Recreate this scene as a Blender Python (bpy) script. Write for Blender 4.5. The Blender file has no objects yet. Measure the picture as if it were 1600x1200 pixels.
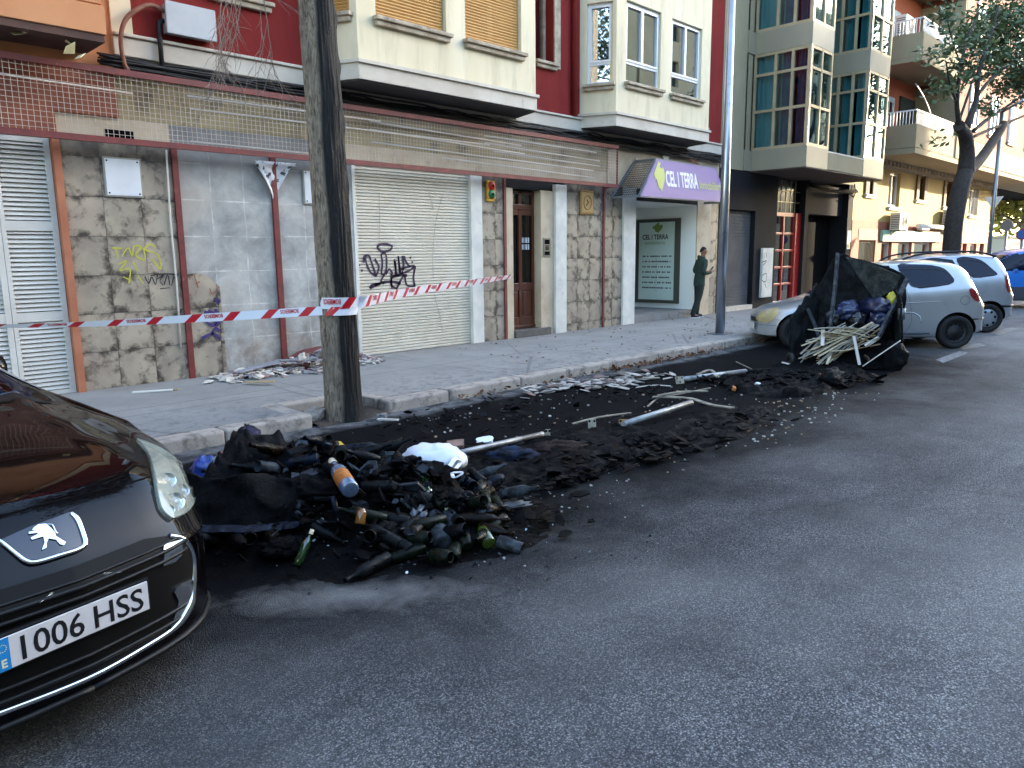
import bpy, bmesh, math, random
from math import sin, cos, pi, radians, sqrt, atan2
from mathutils import Vector, Matrix, noise
from mathutils.bvhtree import BVHTree
from mathutils.geometry import tessellate_polygon

# ------------------------------------------------------------------ camera
SC = bpy.context.scene
COL = SC.collection
EYE = Vector((0, 0, 1.72))
FPX = 1179.03
CX = Vector((0.70057811, -0.71348264, -0.01152516))     # image right
CD = Vector((-0.12916351, -0.1109098, -0.98540134))     # image down
CF = Vector((0.7017885, 0.69183924, -0.1698569))        # forward
cam = bpy.data.objects.new('Camera', bpy.data.cameras.new('Camera'))
COL.objects.link(cam)
cam.matrix_world = Matrix(((CX.x, -CD.x, -CF.x, EYE.x), (CX.y, -CD.y, -CF.y, EYE.y),
                           (CX.z, -CD.z, -CF.z, EYE.z), (0, 0, 0, 1)))
cam.data.sensor_width = 36
cam.data.lens = 36 * FPX / 1600
cam.data.clip_start = 0.05
cam.data.clip_end = 2000
SC.camera = cam
# ------------------------------------------------------------------ light
SUN_EL = radians(14.0)
SUN_H = Vector((2.0, -1.0, 0)).normalized()
sdir = Vector((SUN_H.x * cos(SUN_EL), SUN_H.y * cos(SUN_EL), sin(SUN_EL)))
W = bpy.data.worlds.new('World')
SC.world = W
W.use_nodes = True
nt = W.node_tree
sky = nt.nodes.new('ShaderNodeTexSky')
sky.sky_type = 'NISHITA'
sky.sun_disc = False
sky.sun_elevation = SUN_EL
sky.sun_rotation = atan2(SUN_H.x, SUN_H.y)
sky.air_density = 1.0
sky.dust_density = 1.0
sky.ozone_density = 1.0
bg = nt.nodes['Background']
bg.inputs['Strength'].default_value = 0.15
nt.links.new(sky.outputs[0], bg.inputs[0])
sl = bpy.data.lights.new('Sun', 'SUN')
sl.energy = 2.0
sl.angle = radians(0.5)
sl.color = (.84, 0.69, 0.50)
so = bpy.data.objects.new('Sun', sl)
COL.objects.link(so)
so.rotation_euler = sdir.to_track_quat('Z', 'Y').to_euler()
SC.view_settings.view_transform = 'Standard'
SC.view_settings.look = 'None'
SC.view_settings.gamma = 1
SC.view_settings.exposure = 3.5
SC.view_settings.use_curve_mapping = False
SC.cycles.max_bounces = 7
SC.cycles.diffuse_bounces = 3
SC.cycles.glossy_bounces = 3
SC.cycles.transparent_max_bounces = 12
SC.cycles.caustics_reflective = False
SC.cycles.caustics_refractive = False

# ------------------------------------------------------------------ measuring helpers (photo pixel -> real point on a known plane)
def ray(px, py):
    return (CX * (px - 800) + CD * (py - 600) + CF * FPX).normalized()
def onplane(px, py, ax, v):
    d = ray(px, py)
    return EYE + d * ((v - EYE[ax]) / d[ax])
def G(px, py, z=0.0): return onplane(px, py, 2, z)
def F(px, py, y=10.07): return onplane(px, py, 1, y)

# ------------------------------------------------------------------ materials
def C(h):
    h = h.lstrip('#')
    out = []
    for i in (0, 2, 4):
        c = int(h[i:i + 2], 16) / 255
        out.append(c / 12.92 if c <= 0.04045 else ((c + 0.055) / 1.055) ** 2.4)
    return tuple(out) + (1,)
class NT:
    def __init__(s, name):
        s.m = bpy.data.materials.new(name); s.m.use_nodes = True
        s.t = s.m.node_tree; s.b = s.t.nodes['Principled BSDF']
        s.out = s.t.nodes['Material Output']
    def n(s, typ, **kw):
        x = s.t.nodes.new('ShaderNode' + typ)
        for k, v in kw.items():
            if isinstance(k, str) and hasattr(x, k): setattr(x, k, v)
        return x
    def l(s, a, b): s.t.links.new(a, b)
    def val(s, x, sock):
        if isinstance(x, (int, float)): sock.default_value = x
        elif isinstance(x, tuple): sock.default_value = x
        else: s.l(x, sock)
    def math(s, op, a, b=0.0, c=0.0, clamp=False):
        x = s.n('Math'); x.operation = op; x.use_clamp = clamp
        s.val(a, x.inputs[0]); s.val(b, x.inputs[1]); s.val(c, x.inputs[2])
        return x.outputs[0]
    def pos(s): return s.n('NewGeometry').outputs['Position']
    def obj(s): return s.n('TexCoord').outputs['Object']
    def noise(s, vec, scale, detail=4, rough=.55, dist=0):
        x = s.n('TexNoise'); s.l(vec, x.inputs['Vector'])
        x.inputs['Scale'].default_value = scale; x.inputs['Detail'].default_value = detail
        x.inputs['Roughness'].default_value = rough; x.inputs['Distortion'].default_value = dist
        return x.outputs['Fac']
    def vor(s, vec, scale, feat='F1', out='Distance'):
        x = s.n('TexVoronoi'); x.feature = feat; s.l(vec, x.inputs['Vector'])
        x.inputs['Scale'].default_value = scale
        return x.outputs[out]
    def mr(s, v, a, b, c=0.0, d=1.0):
        x = s.n('MapRange'); x.clamp = True; s.val(v, x.inputs[0])
        for i, q in enumerate((a, b, c, d)): x.inputs[i + 1].default_value = q
        return x.outputs[0]
    def mix(s, f, a, b, mode='MIX'):
        x = s.n('Mix'); x.data_type = 'RGBA'; x.blend_type = mode
        s.val(f, x.inputs[0]); s.val(a, x.inputs[6]); s.val(b, x.inputs[7])
        return x.outputs[2]
    def sep(s, v):
        x = s.n('SeparateXYZ'); s.l(v, x.inputs[0]); return x.outputs
    def comb(s, a, b, c):
        x = s.n('CombineXYZ'); s.val(a, x.inputs[0]); s.val(b, x.inputs[1]); s.val(c, x.inputs[2]); return x.outputs[0]
    def bump(s, h, strength=.4, dist=.01):
        x = s.n('Bump'); x.inputs['Strength'].default_value = strength
        x.inputs['Distance'].default_value = dist; s.l(h, x.inputs['Height'])
        s.l(x.outputs[0], s.b.inputs['Normal'])
    def fin(s, col, rough=.7, metal=0.0, spec=.5):
        s.val(col, s.b.inputs['Base Color']); s.val(rough, s.b.inputs['Roughness'])
        s.b.inputs['Metallic'].default_value = metal
        s.b.inputs['Specular IOR Level'].default_value = spec
        return s.m
MATS = {}
def M(name, col, rough=.7, metal=0.0, col2=None, scale=4.0, lo=.35, hi=.65, dirt=None, dscale=1.2, dlo=.5, dhi=.75,
      bump=0.0, bscale=60.0, bdist=.004, coat=0.0, spec=.5, obj=False, stretch=None):
    """general surface: two tones mixed by noise, larger stains, fine bump"""
    if name in MATS: return MATS[name]
    t = NT(name)
    v = t.obj() if obj else t.pos()
    if stretch:
        mp = t.n('VectorMath'); mp.operation = 'MULTIPLY'; t.l(v, mp.inputs[0]); mp.inputs[1].default_value = stretch; v = mp.outputs[0]
    c = C(col)
    if col2: c = t.mix(t.mr(t.noise(v, scale, 6), lo, hi), C(col), C(col2))
    if dirt: c = t.mix(t.mr(t.noise(v, dscale, 8, .65), dlo, dhi), c, C(dirt))
    t.fin(c, rough, metal, spec)
    if coat:
        t.b.inputs['Coat Weight'].default_value = coat; t.b.inputs['Coat Roughness'].default_value = .04
    if bump: t.bump(t.noise(v, bscale, 5, .6), bump, bdist)
    MATS[name] = t.m
    return t.m

def mat_asphalt():
    t = NT('asphalt'); p = t.pos(); x, y, z = t.sep(p)
    grain = t.vor(p, 150); stone = t.sep(t.vor(p, 150, 'F1', 'Color'))[0]; fine = t.noise(p, 260, 3, .7); mid = t.noise(p, 1.7, 6, .6); big = t.noise(p, .35, 4)
    c = t.mix(t.mr(fine, .35, .75), C('#3e4147'), C('#94979d'))
    c = t.mix(t.mr(stone, .6, 1.0, 0, .9), c, C('#bdbcb9')); c = t.mix(t.mr(stone, .35, .0, 0, .6), c, C('#1f2125'))
    c = t.mix(t.mr(grain, .45, .75, 0, .8), c, C('#1d1f23'))
    c = t.mix(t.mr(mid, .42, .68, 0, .5), c, C('#3a3b3f'))
    wh = t.noise(t.comb(t.math('MULTIPLY', x, .25), t.math('MULTIPLY', y, 2.0), 0), 1.0, 5, .6)
    c = t.mix(t.mr(wh, .45, .68, 0, .45), c, C('#34363b'))
    pat = t.noise(p, 4.5, 7, .7, .8)
    c = t.mix(t.mr(pat, .58, .68, 0, .4), c, C('#1f2125'))
    ck = t.vor(t.comb(t.math('ADD', x, t.math('MULTIPLY', mid, .5)), t.math('ADD', y, t.math('MULTIPLY', pat, .4)), 0), .28, 'DISTANCE_TO_EDGE')
    c = t.mix(t.mr(ck, .0, .004, .35, 0), c, C('#17181a'))
    c = t.mix(t.mr(big, .42, .68, 0, .5), c, C('#8b8a87'))
    # soot round the burnt bins: distance to the line they stood on, broken up by noise
    n1 = t.noise(p, 1.1, 6, .62, .5); n2 = t.noise(p, 5.0, 5, .6)
    sx = t.math('MINIMUM', t.math('MAXIMUM', x, 2.2), 11.6)
    dx = t.math('SUBTRACT', x, sx); dy = t.math('MULTIPLY', t.math('SUBTRACT', y, 5.0), 1.0)
    d = t.math('SQRT', t.math('ADD', t.math('MULTIPLY', dx, dx), t.math('MULTIPLY', dy, dy)))
    d = t.math('ADD', d, t.math('MULTIPLY', t.math('SUBTRACT', n1, .5), 2.2))
    d = t.math('ADD', d, t.math('MULTIPLY', t.math('SUBTRACT', n2, .5), .5))
    soot = t.mr(d, 1.1, 2.5, 1, 0)
    c = t.mix(t.math('MULTIPLY', soot, .97), c, C('#020304'))
    halo = t.mr(d, 1.3, 4.6, .93, 0)
    c = t.mix(halo, c, C('#090a0e'))
    # pale ash washed out beside the black car
    ax = t.math('SUBTRACT', x, 1.98); ay = t.math('SUBTRACT', y, 3.17)
    ar = t.math('SUBTRACT', t.math('MULTIPLY', ax, .76), t.math('MULTIPLY', ay, .65)); at = t.math('ADD', t.math('MULTIPLY', ax, .65), t.math('MULTIPLY', ay, .76))
    ad = t.math('SQRT', t.math('ADD', t.math('POWER', t.math('ABSOLUTE', t.math('MULTIPLY', ar, 1.5)), 2), t.math('POWER', t.math('ABSOLUTE', t.math('MULTIPLY', at, 5.0)), 2)))
    ad = t.math('ADD', ad, t.math('MULTIPLY', t.math('SUBTRACT', n2, .5), 1.1))
    c = t.mix(t.mr(t.math('ADD', ad, t.math('MULTIPLY', t.math('SUBTRACT', pat, .5), 1.6)), -.1, 1.15, .5, 0), c, t.mix(t.mr(fine, .35, .6), C('#6f7073'), C('#b5b4b0')))
    # worn gutter strip
    g = t.math('ADD', y, t.math('MULTIPLY', n1, .25))
    gm = t.math('MULTIPLY', t.mr(g, 6.45, 6.6, 0, 1), t.mr(n2, .4, .6, .15, .6))
    c = t.mix(gm, c, C('#8a8b8c'))
    t.fin(c, .85, 0, .3); t.l(t.mr(halo, 0, .9, .3, .06), t.b.inputs['Specular IOR Level'])
    h = t.math('ADD', t.math('MULTIPLY', grain, -1.0), t.math('MULTIPLY', fine, .6))
    t.bump(h, .9, .012)
    return t.m
def mat_pavement():
    t = NT('pavement'); p = t.pos(); x, y, z = t.sep(p)
    c = t.mix(t.mr(t.noise(p, 1.3, 8, .65), .35, .65), C('#777572'), C('#878480'))
    c = t.mix(t.mr(t.noise(p, 9, 6, .7), .55, .75, 0, .3), c, C('#62605f'))
    c = t.mix(t.mr(t.noise(p, 70, 3), .5, .75, 0, .4), c, C('#b5b2ac'))
    # sooty specks and smears towards the kerb
    near = t.mr(y, 9.0, 6.9, 0, 1)
    sp = t.math('MULTIPLY', t.mr(t.noise(p, 7, 8, .75, .6), .5, .63), near)
    c = t.mix(t.math('MULTIPLY', sp, .62), c, C('#37373a'))
    jx = t.math('ABSOLUTE', t.math('SUBTRACT', t.math('FRACT', t.math('DIVIDE', x, 2.35)), .5)); jy = t.math('ABSOLUTE', t.math('SUBTRACT', y, 8.45))
    c = t.mix(t.math('MULTIPLY', t.math('MAXIMUM', t.mr(jx, .4965, .498), t.mr(jy, .012, .006)), .7), c, C('#3a3938'))
    c = t.mix(t.math('MULTIPLY', t.mr(y, 9.5, 10.05, 0, .55), t.mr(t.noise(p, 2.5, 5), .35, .7)), c, C('#71675c'))
    # a few crack lines
    cr = t.vor(p, .45, 'DISTANCE_TO_EDGE')
    c = t.mix(t.mr(cr, .0, .008, .5, 0), c, C('#3c3b3b'))
    t.fin(c, .85, 0, .3); t.bump(t.noise(p, 90, 4, .7), .5, .004)
    return t.m
def mat_kerb():
    t = NT('kerb_stone'); p = t.pos()
    c = t.mix(t.mr(t.noise(p, 2.4, 8, .7), .35, .65), C('#8c857d'), C('#a59b90'))
    c = t.mix(t.mr(t.noise(p, 6, 8, .7), .50, .66, 0, .7), c, C('#45403c'))
    c = t.mix(t.mr(t.noise(p, 14, 5, .7), .6, .75, 0, .6), c, C('#8a5b45'))
    t.fin(c, .9, 0, .25); t.bump(t.noise(p, 30, 6, .7), .6, .01)
    return t.m
def mat_tiles(name, x0, pw, z0, ph):
    t = NT(name); p = t.pos(); x, y, z = t.sep(p)
    u = t.math('DIVIDE', t.math('SUBTRACT', x, x0), pw); v = t.math('DIVIDE', t.math('SUBTRACT', z, z0), ph)
    fu = t.math('FRACT', u); fv = t.math('FRACT', v)
    eu = t.math('ABSOLUTE', t.math('SUBTRACT', fu, .5)); ev = t.math('ABSOLUTE', t.math('SUBTRACT', fv, .5))
    e = t.math('MAXIMUM', eu, ev)
    cell = t.comb(t.math('FLOOR', u), t.math('FLOOR', v), 0)
    wn = t.n('TexWhiteNoise'); t.l(cell, wn.inputs['Vector']); rnd = wn.outputs['Value']; rc = wn.outputs['Color']
    off = t.n('VectorMath'); off.operation = 'ADD'; t.l(p, off.inputs[0])
    sc = t.n('VectorMath'); sc.operation = 'SCALE'; t.l(rc, sc.inputs[0]); sc.inputs['Scale'].default_value = 30; t.l(sc.outputs[0], off.inputs[1])
    q = off.outputs[0]
    c = t.mix(t.mr(t.noise(q, 3.2, 5), .35, .65), C('#9f9480'), C('#82776a'))
    c = t.mix(t.math('MULTIPLY', rnd, .35), c, C('#b09d8a'))
    blot = t.math('ADD', t.noise(q, 5.0, 7, .68, .3), t.math('MULTIPLY', t.mr(e, .3, .5), .13))
    c = t.mix(t.mr(blot, .53, .70, 0, .92), c, C('#2c251f'))
    c = t.mix(t.mr(t.noise(q, 90, 2), .6, .8, 0, .4), c, C('#2f2a24'))
    line = t.mr(e, .488, .496)
    c = t.mix(t.math('MULTIPLY', line, .6), c, C('#241f1b'))
    soot = t.mr(z, 2.55, 3.05)  # tiles get darker towards their top
    c = t.mix(t.math('MULTIPLY', soot, t.mr(t.noise(p, 3, 5), .3, .6, .4, .9)), c, C('#2a2725'))
    t.fin(c, .42, 0, .4)
    t.bump(t.math('SUBTRACT', t.math('MULTIPLY', t.noise(q, 25, 4), .25), line), .35, .006)
    return t.m
def mat_cement():
    t = NT('bare_cement'); p = t.pos(); x, y, z = t.sep(p)
    u = t.math('FRACT', t.math('ADD', t.math('DIVIDE', t.math('SUBTRACT', x, 4.10), .46), t.math('MULTIPLY', t.math('SUBTRACT', t.noise(p, 1.5, 3), .5), .18)))
    v = t.math('FRACT', t.math('ADD', t.math('DIVIDE', t.math('SUBTRACT', z, .14), .465), t.math('MULTIPLY', t.math('SUBTRACT', t.noise(p, 1.2, 3), .5), .10)))
    e = t.math('MAXIMUM', t.math('ABSOLUTE', t.math('SUBTRACT', u, .5)), t.math('ABSOLUTE', t.math('SUBTRACT', v, .5)))
    n = t.noise(p, 2.2, 8, .65, .3)
    c = t.mix(t.mr(n, .35, .65), C('#84837f'), C('#b2b0aa'))
    c = t.mix(t.mr(t.noise(p, 1.1, 5), .5, .7, 0, .7), c, C('#a3978a'))
    wob = t.math('ADD', e, t.math('MULTIPLY', t.math('SUBTRACT', t.noise(p, 10, 6), .5), .05))
    c = t.mix(t.math('MULTIPLY', t.mr(wob, .475, .492), t.mr(t.noise(p, 4, 4), .40, .62, .05, .75)), c, C('#cbc7bf'))
    c = t.mix(t.math('MULTIPLY', t.mr(z, 1.1, .2, 0, 1), t.mr(t.noise(p, 3.4, 7, .7), .42, .62, 0, .9)), c, C('#6f6052'))
    c = t.mix(t.mr(t.noise(p, 12, 6, .7), .63, .75, 0, .6), c, C('#d6d4cf'))
    c = t.mix(t.math('MULTIPLY', t.mr(z, 2.5, 3.0), .6), c, C('#6b6b6c'))
    t.fin(c, .85, 0, .3); t.bump(t.noise(p, 30, 6, .7), .5, .008)
    return t.m
def mat_bark():
    t = NT('bark'); p = t.obj(); x, y, z = t.sep(p)
    st = t.comb(t.math('MULTIPLY', x, 26), t.math('MULTIPLY', y, 26), t.math('MULTIPLY', z, 6.5))
    n = t.noise(st, 1.0, 9, .72, 1.2)
    pale = t.mix(t.mr(n, .38, .6), C('#43392f'), C('#968774'))
    pale = t.mix(t.mr(t.noise(p, 3, 4), .45, .7, 0, .5), pale, C('#6d645a'))
    char = t.mix(t.mr(t.noise(st, 1.6, 6, .75), .55, .75), C('#060708'), C('#24272c'))
    side = t.math('ADD', t.math('MULTIPLY', x, .62), t.math('MULTIPLY', y, -.78))
    side = t.math('ADD', side, t.math('MULTIPLY', t.math('SUBTRACT', t.noise(p, 1.3, 4), .5), .11))
    side = t.math('ADD', side, t.math('MULTIPLY', t.math('SUBTRACT', n, .5), .06))
    lift = t.mr(z, .0, 2.5, -.045, .035)
    m = t.mr(t.math('ADD', side, lift), .0, .035)
    t.fin(t.mix(m, pale, char), t.mr(m, 0, 1, .9, .6), 0, .3)
    t.bump(n, 1.0, .035)
    return t.m
def mat_glass(name, tint, refl=.06, rough=.02, k=1.6):
    t = NT(name); t.t.nodes.remove(t.b)
    tr = t.n('BsdfTransparent'); tr.inputs[0].default_value = C(tint)
    gl = t.n('BsdfGlossy'); gl.inputs['Roughness'].default_value = rough; gl.inputs[0].default_value = (.95, .97, 1, 1)
    lw = t.n('Fresnel'); lw.inputs[0].default_value = 1.5
    f = t.math('ADD', t.math('MULTIPLY', lw.outputs[0], k), refl, clamp=True)
    mx = t.n('MixShader'); t.l(f, mx.inputs[0]); t.l(tr.outputs[0], mx.inputs[1]); t.l(gl.outputs[0], mx.inputs[2])
    t.l(mx.outputs[0], t.out.inputs[0])
    return t.m
def mat_char(name, a='#040506', b='#15171a', rough=.55, scale=9, bump=.8, c3=None):
    t = NT(name); p = t.pos()
    n = t.noise(p, scale, 8, .7, .4)
    c = t.mix(t.mr(n, .42, .7), C(a), C(b))
    c = t.mix(t.mr(t.noise(p, scale * 8, 3, .6), .70, .76, 0, .2), c, C('#2a2d32'))
    if c3: c = t.mix(t.mr(t.noise(p, scale * .6, 5), .55, .68, 0, .7), c, C(c3))
    t.fin(c, t.mr(t.noise(p, scale * 2, 4), .35, .65, rough - .15, min(1, rough + .25)), 0, .10)
    t.bump(t.noise(p, scale * 3, 8, .75), bump, .03)
    return t.m

# ------------------------------------------------------------------ object helpers
WORLD = {}
def tag(o, label=None, cat=None, group=None, kind=None):
    if label: o['label'] = label
    if cat: o['category'] = cat
    if group: o['group'] = group
    if kind: o['kind'] = kind
    return o
def thing(name, label, cat, loc=(0, 0, 0), rotz=0.0, group=None):
    o = bpy.data.objects.new(name, None)
    o.empty_display_size = .2
    COL.objects.link(o); o.location = loc; o.rotation_euler = (0, 0, rotz)
    WORLD[o] = Matrix.Translation(Vector(loc)) @ Matrix.Rotation(rotz, 4, 'Z')
    return tag(o, label, cat, group)
def pchip(xs, ys, x):
    n = len(xs)
    if x <= xs[0]: return ys[0]
    if x >= xs[-1]: return ys[-1]
    h = [xs[i + 1] - xs[i] for i in range(n - 1)]; d = [(ys[i + 1] - ys[i]) / h[i] for i in range(n - 1)]
    def sl_(i):
        if i == 0: return d[0]
        if i == n - 1: return d[-1]
        if d[i - 1] * d[i] <= 0: return 0
        w1 = 2 * h[i] + h[i - 1]; w2 = h[i] + 2 * h[i - 1]
        return (w1 + w2) / (w1 / d[i - 1] + w2 / d[i])
    for i in range(n - 1):
        if x <= xs[i + 1]:
            t = (x - xs[i]) / h[i]; a, b = sl_(i), sl_(i + 1)
            return (ys[i] * (1 + 2 * t) * (1 - t) ** 2 + a * h[i] * t * (1 - t) ** 2 + ys[i + 1] * t * t * (3 - 2 * t) + b * h[i] * t * t * (t - 1))
def spline(pts, k=6, closed=False):
    pts = [Vector(p) for p in pts]; n = len(pts); out = []
    rng = range(n if closed else n - 1)
    for i in rng:
        p1, p2 = pts[i], pts[(i + 1) % n]
        p0 = pts[i - 1] if (i > 0 or closed) else p1 * 2 - p2
        p3 = pts[(i + 2) % n] if (i + 2 < n or closed) else p2 * 2 - p1
        for j in range(k):
            t = j / k
            out.append(.5 * ((2 * p1) + (p2 - p0) * t + (2 * p0 - 5 * p1 + 4 * p2 - p3) * t * t + (3 * p1 - p0 - 3 * p2 + p3) * t ** 3))
    if not closed: out.append(pts[-1])
    return out
class MB:
    def __init__(s): s.v = []; s.f = []; s.m = []; s.s = []
    def add(s, vs, fs, m=0, smooth=False):
        o = len(s.v); s.v += [Vector(p) for p in vs]
        for f in fs: s.f.append([o + i for i in f]); s.m.append(m); s.s.append(smooth)
        return s
    def box(s, x0, x1, y0, y1, z0, z1, m=0):
        return s.add([(x0, y0, z0), (x1, y0, z0), (x1, y1, z0), (x0, y1, z0), (x0, y0, z1), (x1, y0, z1), (x1, y1, z1), (x0, y1, z1)],
                     [(0, 3, 2, 1), (4, 5, 6, 7), (0, 1, 5, 4), (1, 2, 6, 5), (2, 3, 7, 6), (3, 0, 4, 7)], m)
    def obox(s, mat, sx, sy, sz, m=0):
        vs = [mat @ Vector((a * sx / 2, b * sy / 2, c * sz / 2)) for c in (-1, 1) for a, b in ((-1, -1), (1, -1), (1, 1), (-1, 1))]
        return s.add(vs, [(0, 3, 2, 1), (4, 5, 6, 7), (0, 1, 5, 4), (1, 2, 6, 5), (2, 3, 7, 6), (3, 0, 4, 7)], m)
    def bar(s, a, b, w, h, m=0, up=Vector((0, 0, 1))):
        a, b = Vector(a), Vector(b); d = b - a; L = d.length; d.normalize()
        r = d.cross(up)
        if r.length < 1e-4: r = d.cross(Vector((1, 0, 0)))
        r.normalize(); u = r.cross(d)
        mt = Matrix((d, r, u)).transposed().to_4x4(); mt.translation = (a + b) / 2
        return s.obox(mt, L, w, h, m)
    def tube(s, pts, r, n=8, m=0, cap=True, smooth=True):
        pts = [Vector(p) for p in pts]; N = len(pts); rs = r if isinstance(r, (list, tuple)) else [r] * N
        u = None; vs = []; fs = []
        for i, p in enumerate(pts):
            d = (pts[min(i + 1, N - 1)] - pts[max(i - 1, 0)]).normalized()
            if u is None:
                u = d.orthogonal().normalized()
            else:
                u = (u - d * u.dot(d));
                if u.length < 1e-6: u = d.orthogonal()
                u.normalize()
            w = d.cross(u)
            vs += [p + (u * cos(2 * pi * k / n) + w * sin(2 * pi * k / n)) * rs[i] for k in range(n)]
        for i in range(N - 1):
            for k in range(n):
                k2 = (k + 1) % n; fs.append((i * n + k, i * n + k2, (i + 1) * n + k2, (i + 1) * n + k))
        s.add(vs, fs, m, smooth)
        if cap:
            o = len(s.v) - len(vs)
            s.f += [[o + k for k in reversed(range(n))], [o + (N - 1) * n + k for k in range(n)]]; s.m += [m, m]; s.s += [False, False]
        return s
    def lathe(s, prof, n=20, mat=None, m=0, smooth=True):
        mat = mat or Matrix.Identity(4); vs = []; fs = []
        for r, z in prof: vs += [mat @ Vector((r * cos(2 * pi * k / n), r * sin(2 * pi * k / n), z)) for k in range(n)]
        for i in range(len(prof) - 1):
            for k in range(n):
                k2 = (k + 1) % n; fs.append((i * n + k, i * n + k2, (i + 1) * n + k2, (i + 1) * n + k))
        return s.add(vs, fs, m, smooth)
    def prism(s, poly, vec, m=0, smooth=False):
        n = len(poly); p = [Vector(q) for q in poly]; v = Vector(vec)
        tri = [tuple(t) for t in tessellate_polygon([p])]
        s.add(p, tri, m); s.add([q + v for q in p], tri, m)
        return s.add(p + [q + v for q in p], [(i, (i + 1) % n, n + (i + 1) % n, n + i) for i in range(n)], m, smooth)
    def grid(s, fn, nu, nv, m=0, smooth=True, closed_u=False):
        vs = [fn(i / nu, j / nv) for j in range(nv + 1) for i in range(nu + 1)]
        w = nu + 1
        return s.add(vs, [(j * w + i, j * w + i + 1, (j + 1) * w + i + 1, (j + 1) * w + i) for j in range(nv) for i in range(nu)], m, smooth)
    def chunk(s, c, sx, sy, sz, rnd, m=0, rot=None):
        bm = bmesh.new(); bmesh.ops.create_cube(bm, size=1)
        bmesh.ops.subdivide_edges(bm, edges=bm.edges[:], cuts=1, use_grid_fill=True)
        R = rot or (Matrix.Rotation(rnd.uniform(0, 6.3), 4, 'Z') @ Matrix.Rotation(rnd.uniform(-.4, .4), 4, 'X'))
        for v in bm.verts:
            v.co = Vector((v.co.x * rnd.uniform(.6, 1.15), v.co.y * rnd.uniform(.6, 1.15), v.co.z * rnd.uniform(.7, 1.1)))
        vs = [R @ Vector((v.co.x * sx, v.co.y * sy, v.co.z * sz)) + Vector(c) for v in bm.verts]
        fs = [[v.index for v in f.verts] for f in bm.faces]; bm.free()
        return s.add(vs, fs, m)
    def shard(s, c, r, th, rnd, m=0, tilt=.3):
        n = rnd.randint(4, 6); R = Matrix.Rotation(rnd.uniform(-tilt, tilt), 4, 'X') @ Matrix.Rotation(rnd.uniform(-tilt, tilt), 4, 'Y')
        a0 = rnd.uniform(0, 6.3); e = rnd.uniform(.4, 1); an = rnd.uniform(0, pi)
        ps = []
        for k in range(n):
            a = a0 + 2 * pi * (k + rnd.uniform(-.25, .25)) / n; q = r * rnd.uniform(.7, 1.2)
            x, y = q * cos(a), q * sin(a) * e
            ps.append(R @ Vector((x * cos(an) - y * sin(an), x * sin(an) + y * cos(an), 0)) + Vector(c))
        return s.prism(ps, R @ Vector((0, 0, th)), m)
    def text(s, body, mat, size=1.0, m=0, sx=1.0, bold=0.0, depth=0.0, align='LEFT', font=None):
        vs, fs, w = text_geo(body, size, bold)
        ox = 0 if align == 'LEFT' else -w * sx / 2
        P = [mat @ Vector((x * sx + ox, y, 0)) for x, y in vs]
        s.add(P, fs, m)
        return w * sx
    def build(s, name, mats, parent=None, bevel=0.0, local=False, seg=2, recalc=True, split=None):
        me = bpy.data.meshes.new(name)
        vs = s.v; org = Vector((0, 0, 0))
        if parent is not None and not local:
            inv = WORLD[parent].inverted(); vs = [inv @ v for v in vs]
        elif parent is None:
            lo = Vector([min(v[i] for v in vs) for i in range(3)]); hi = Vector([max(v[i] for v in vs) for i in range(3)])
            org = Vector(((lo.x + hi.x) / 2, (lo.y + hi.y) / 2, lo.z)); vs = [v - org for v in vs]
        me.from_pydata([tuple(v) for v in vs], [], s.f)
        if not isinstance(mats, (list, tuple)): mats = [mats]
        for q in mats: me.materials.append(q)
        me.polygons.foreach_set('material_index', s.m)
        me.polygons.foreach_set('use_smooth', s.s)
        me.update()
        if recalc:
            bm = bmesh.new(); bm.from_mesh(me); bmesh.ops.recalc_face_normals(bm, faces=bm.faces[:]); bm.to_mesh(me); bm.free()
        o = bpy.data.objects.new(name, me); COL.objects.link(o)
        if parent is not None:
            o.parent = parent; WORLD[o] = WORLD[parent]
        else:
            o.location = org; WORLD[o] = Matrix.Translation(org)
        if bevel:
            b = o.modifiers.new('Bevel', 'BEVEL'); b.width = bevel; b.segments = seg; b.limit_method = 'ANGLE'; b.angle_limit = radians(40)
        if split:
            me.set_sharp_from_angle(angle=radians(split))
        return o
TXT = {}
def text_geo(body, size, bold):
    key = (body, size, bold)
    if key in TXT: return TXT[key]
    cu = bpy.data.curves.new('txt', 'FONT'); cu.body = body; cu.size = size; cu.offset = bold; cu.resolution_u = 3
    cu.fill_mode = 'FRONT'
    ob = bpy.data.objects.new('txt', cu); COL.objects.link(ob)
    dg = bpy.context.evaluated_depsgraph_get()
    me = bpy.data.meshes.new_from_object(ob.evaluated_get(dg))
    vs = [(v.co.x, v.co.y) for v in me.vertices]; fs = [tuple(p.vertices) for p in me.polygons]
    bpy.data.objects.remove(ob); bpy.data.curves.remove(cu); bpy.data.meshes.remove(me)
    w = max(v[0] for v in vs)
    TXT[key] = (vs, fs, w)
    return TXT[key]
def single(mb, name, mats, label, cat, group=None, kind=None, **kw):
    return tag(mb.build(name, mats, **kw), label, cat, group, kind)
def copy_tree(o, parent=None):
    c = o.copy(); COL.objects.link(c)
    if parent is not None: c.parent = parent
    for ch in list(o.children): copy_tree(ch, c)
    return c
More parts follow.
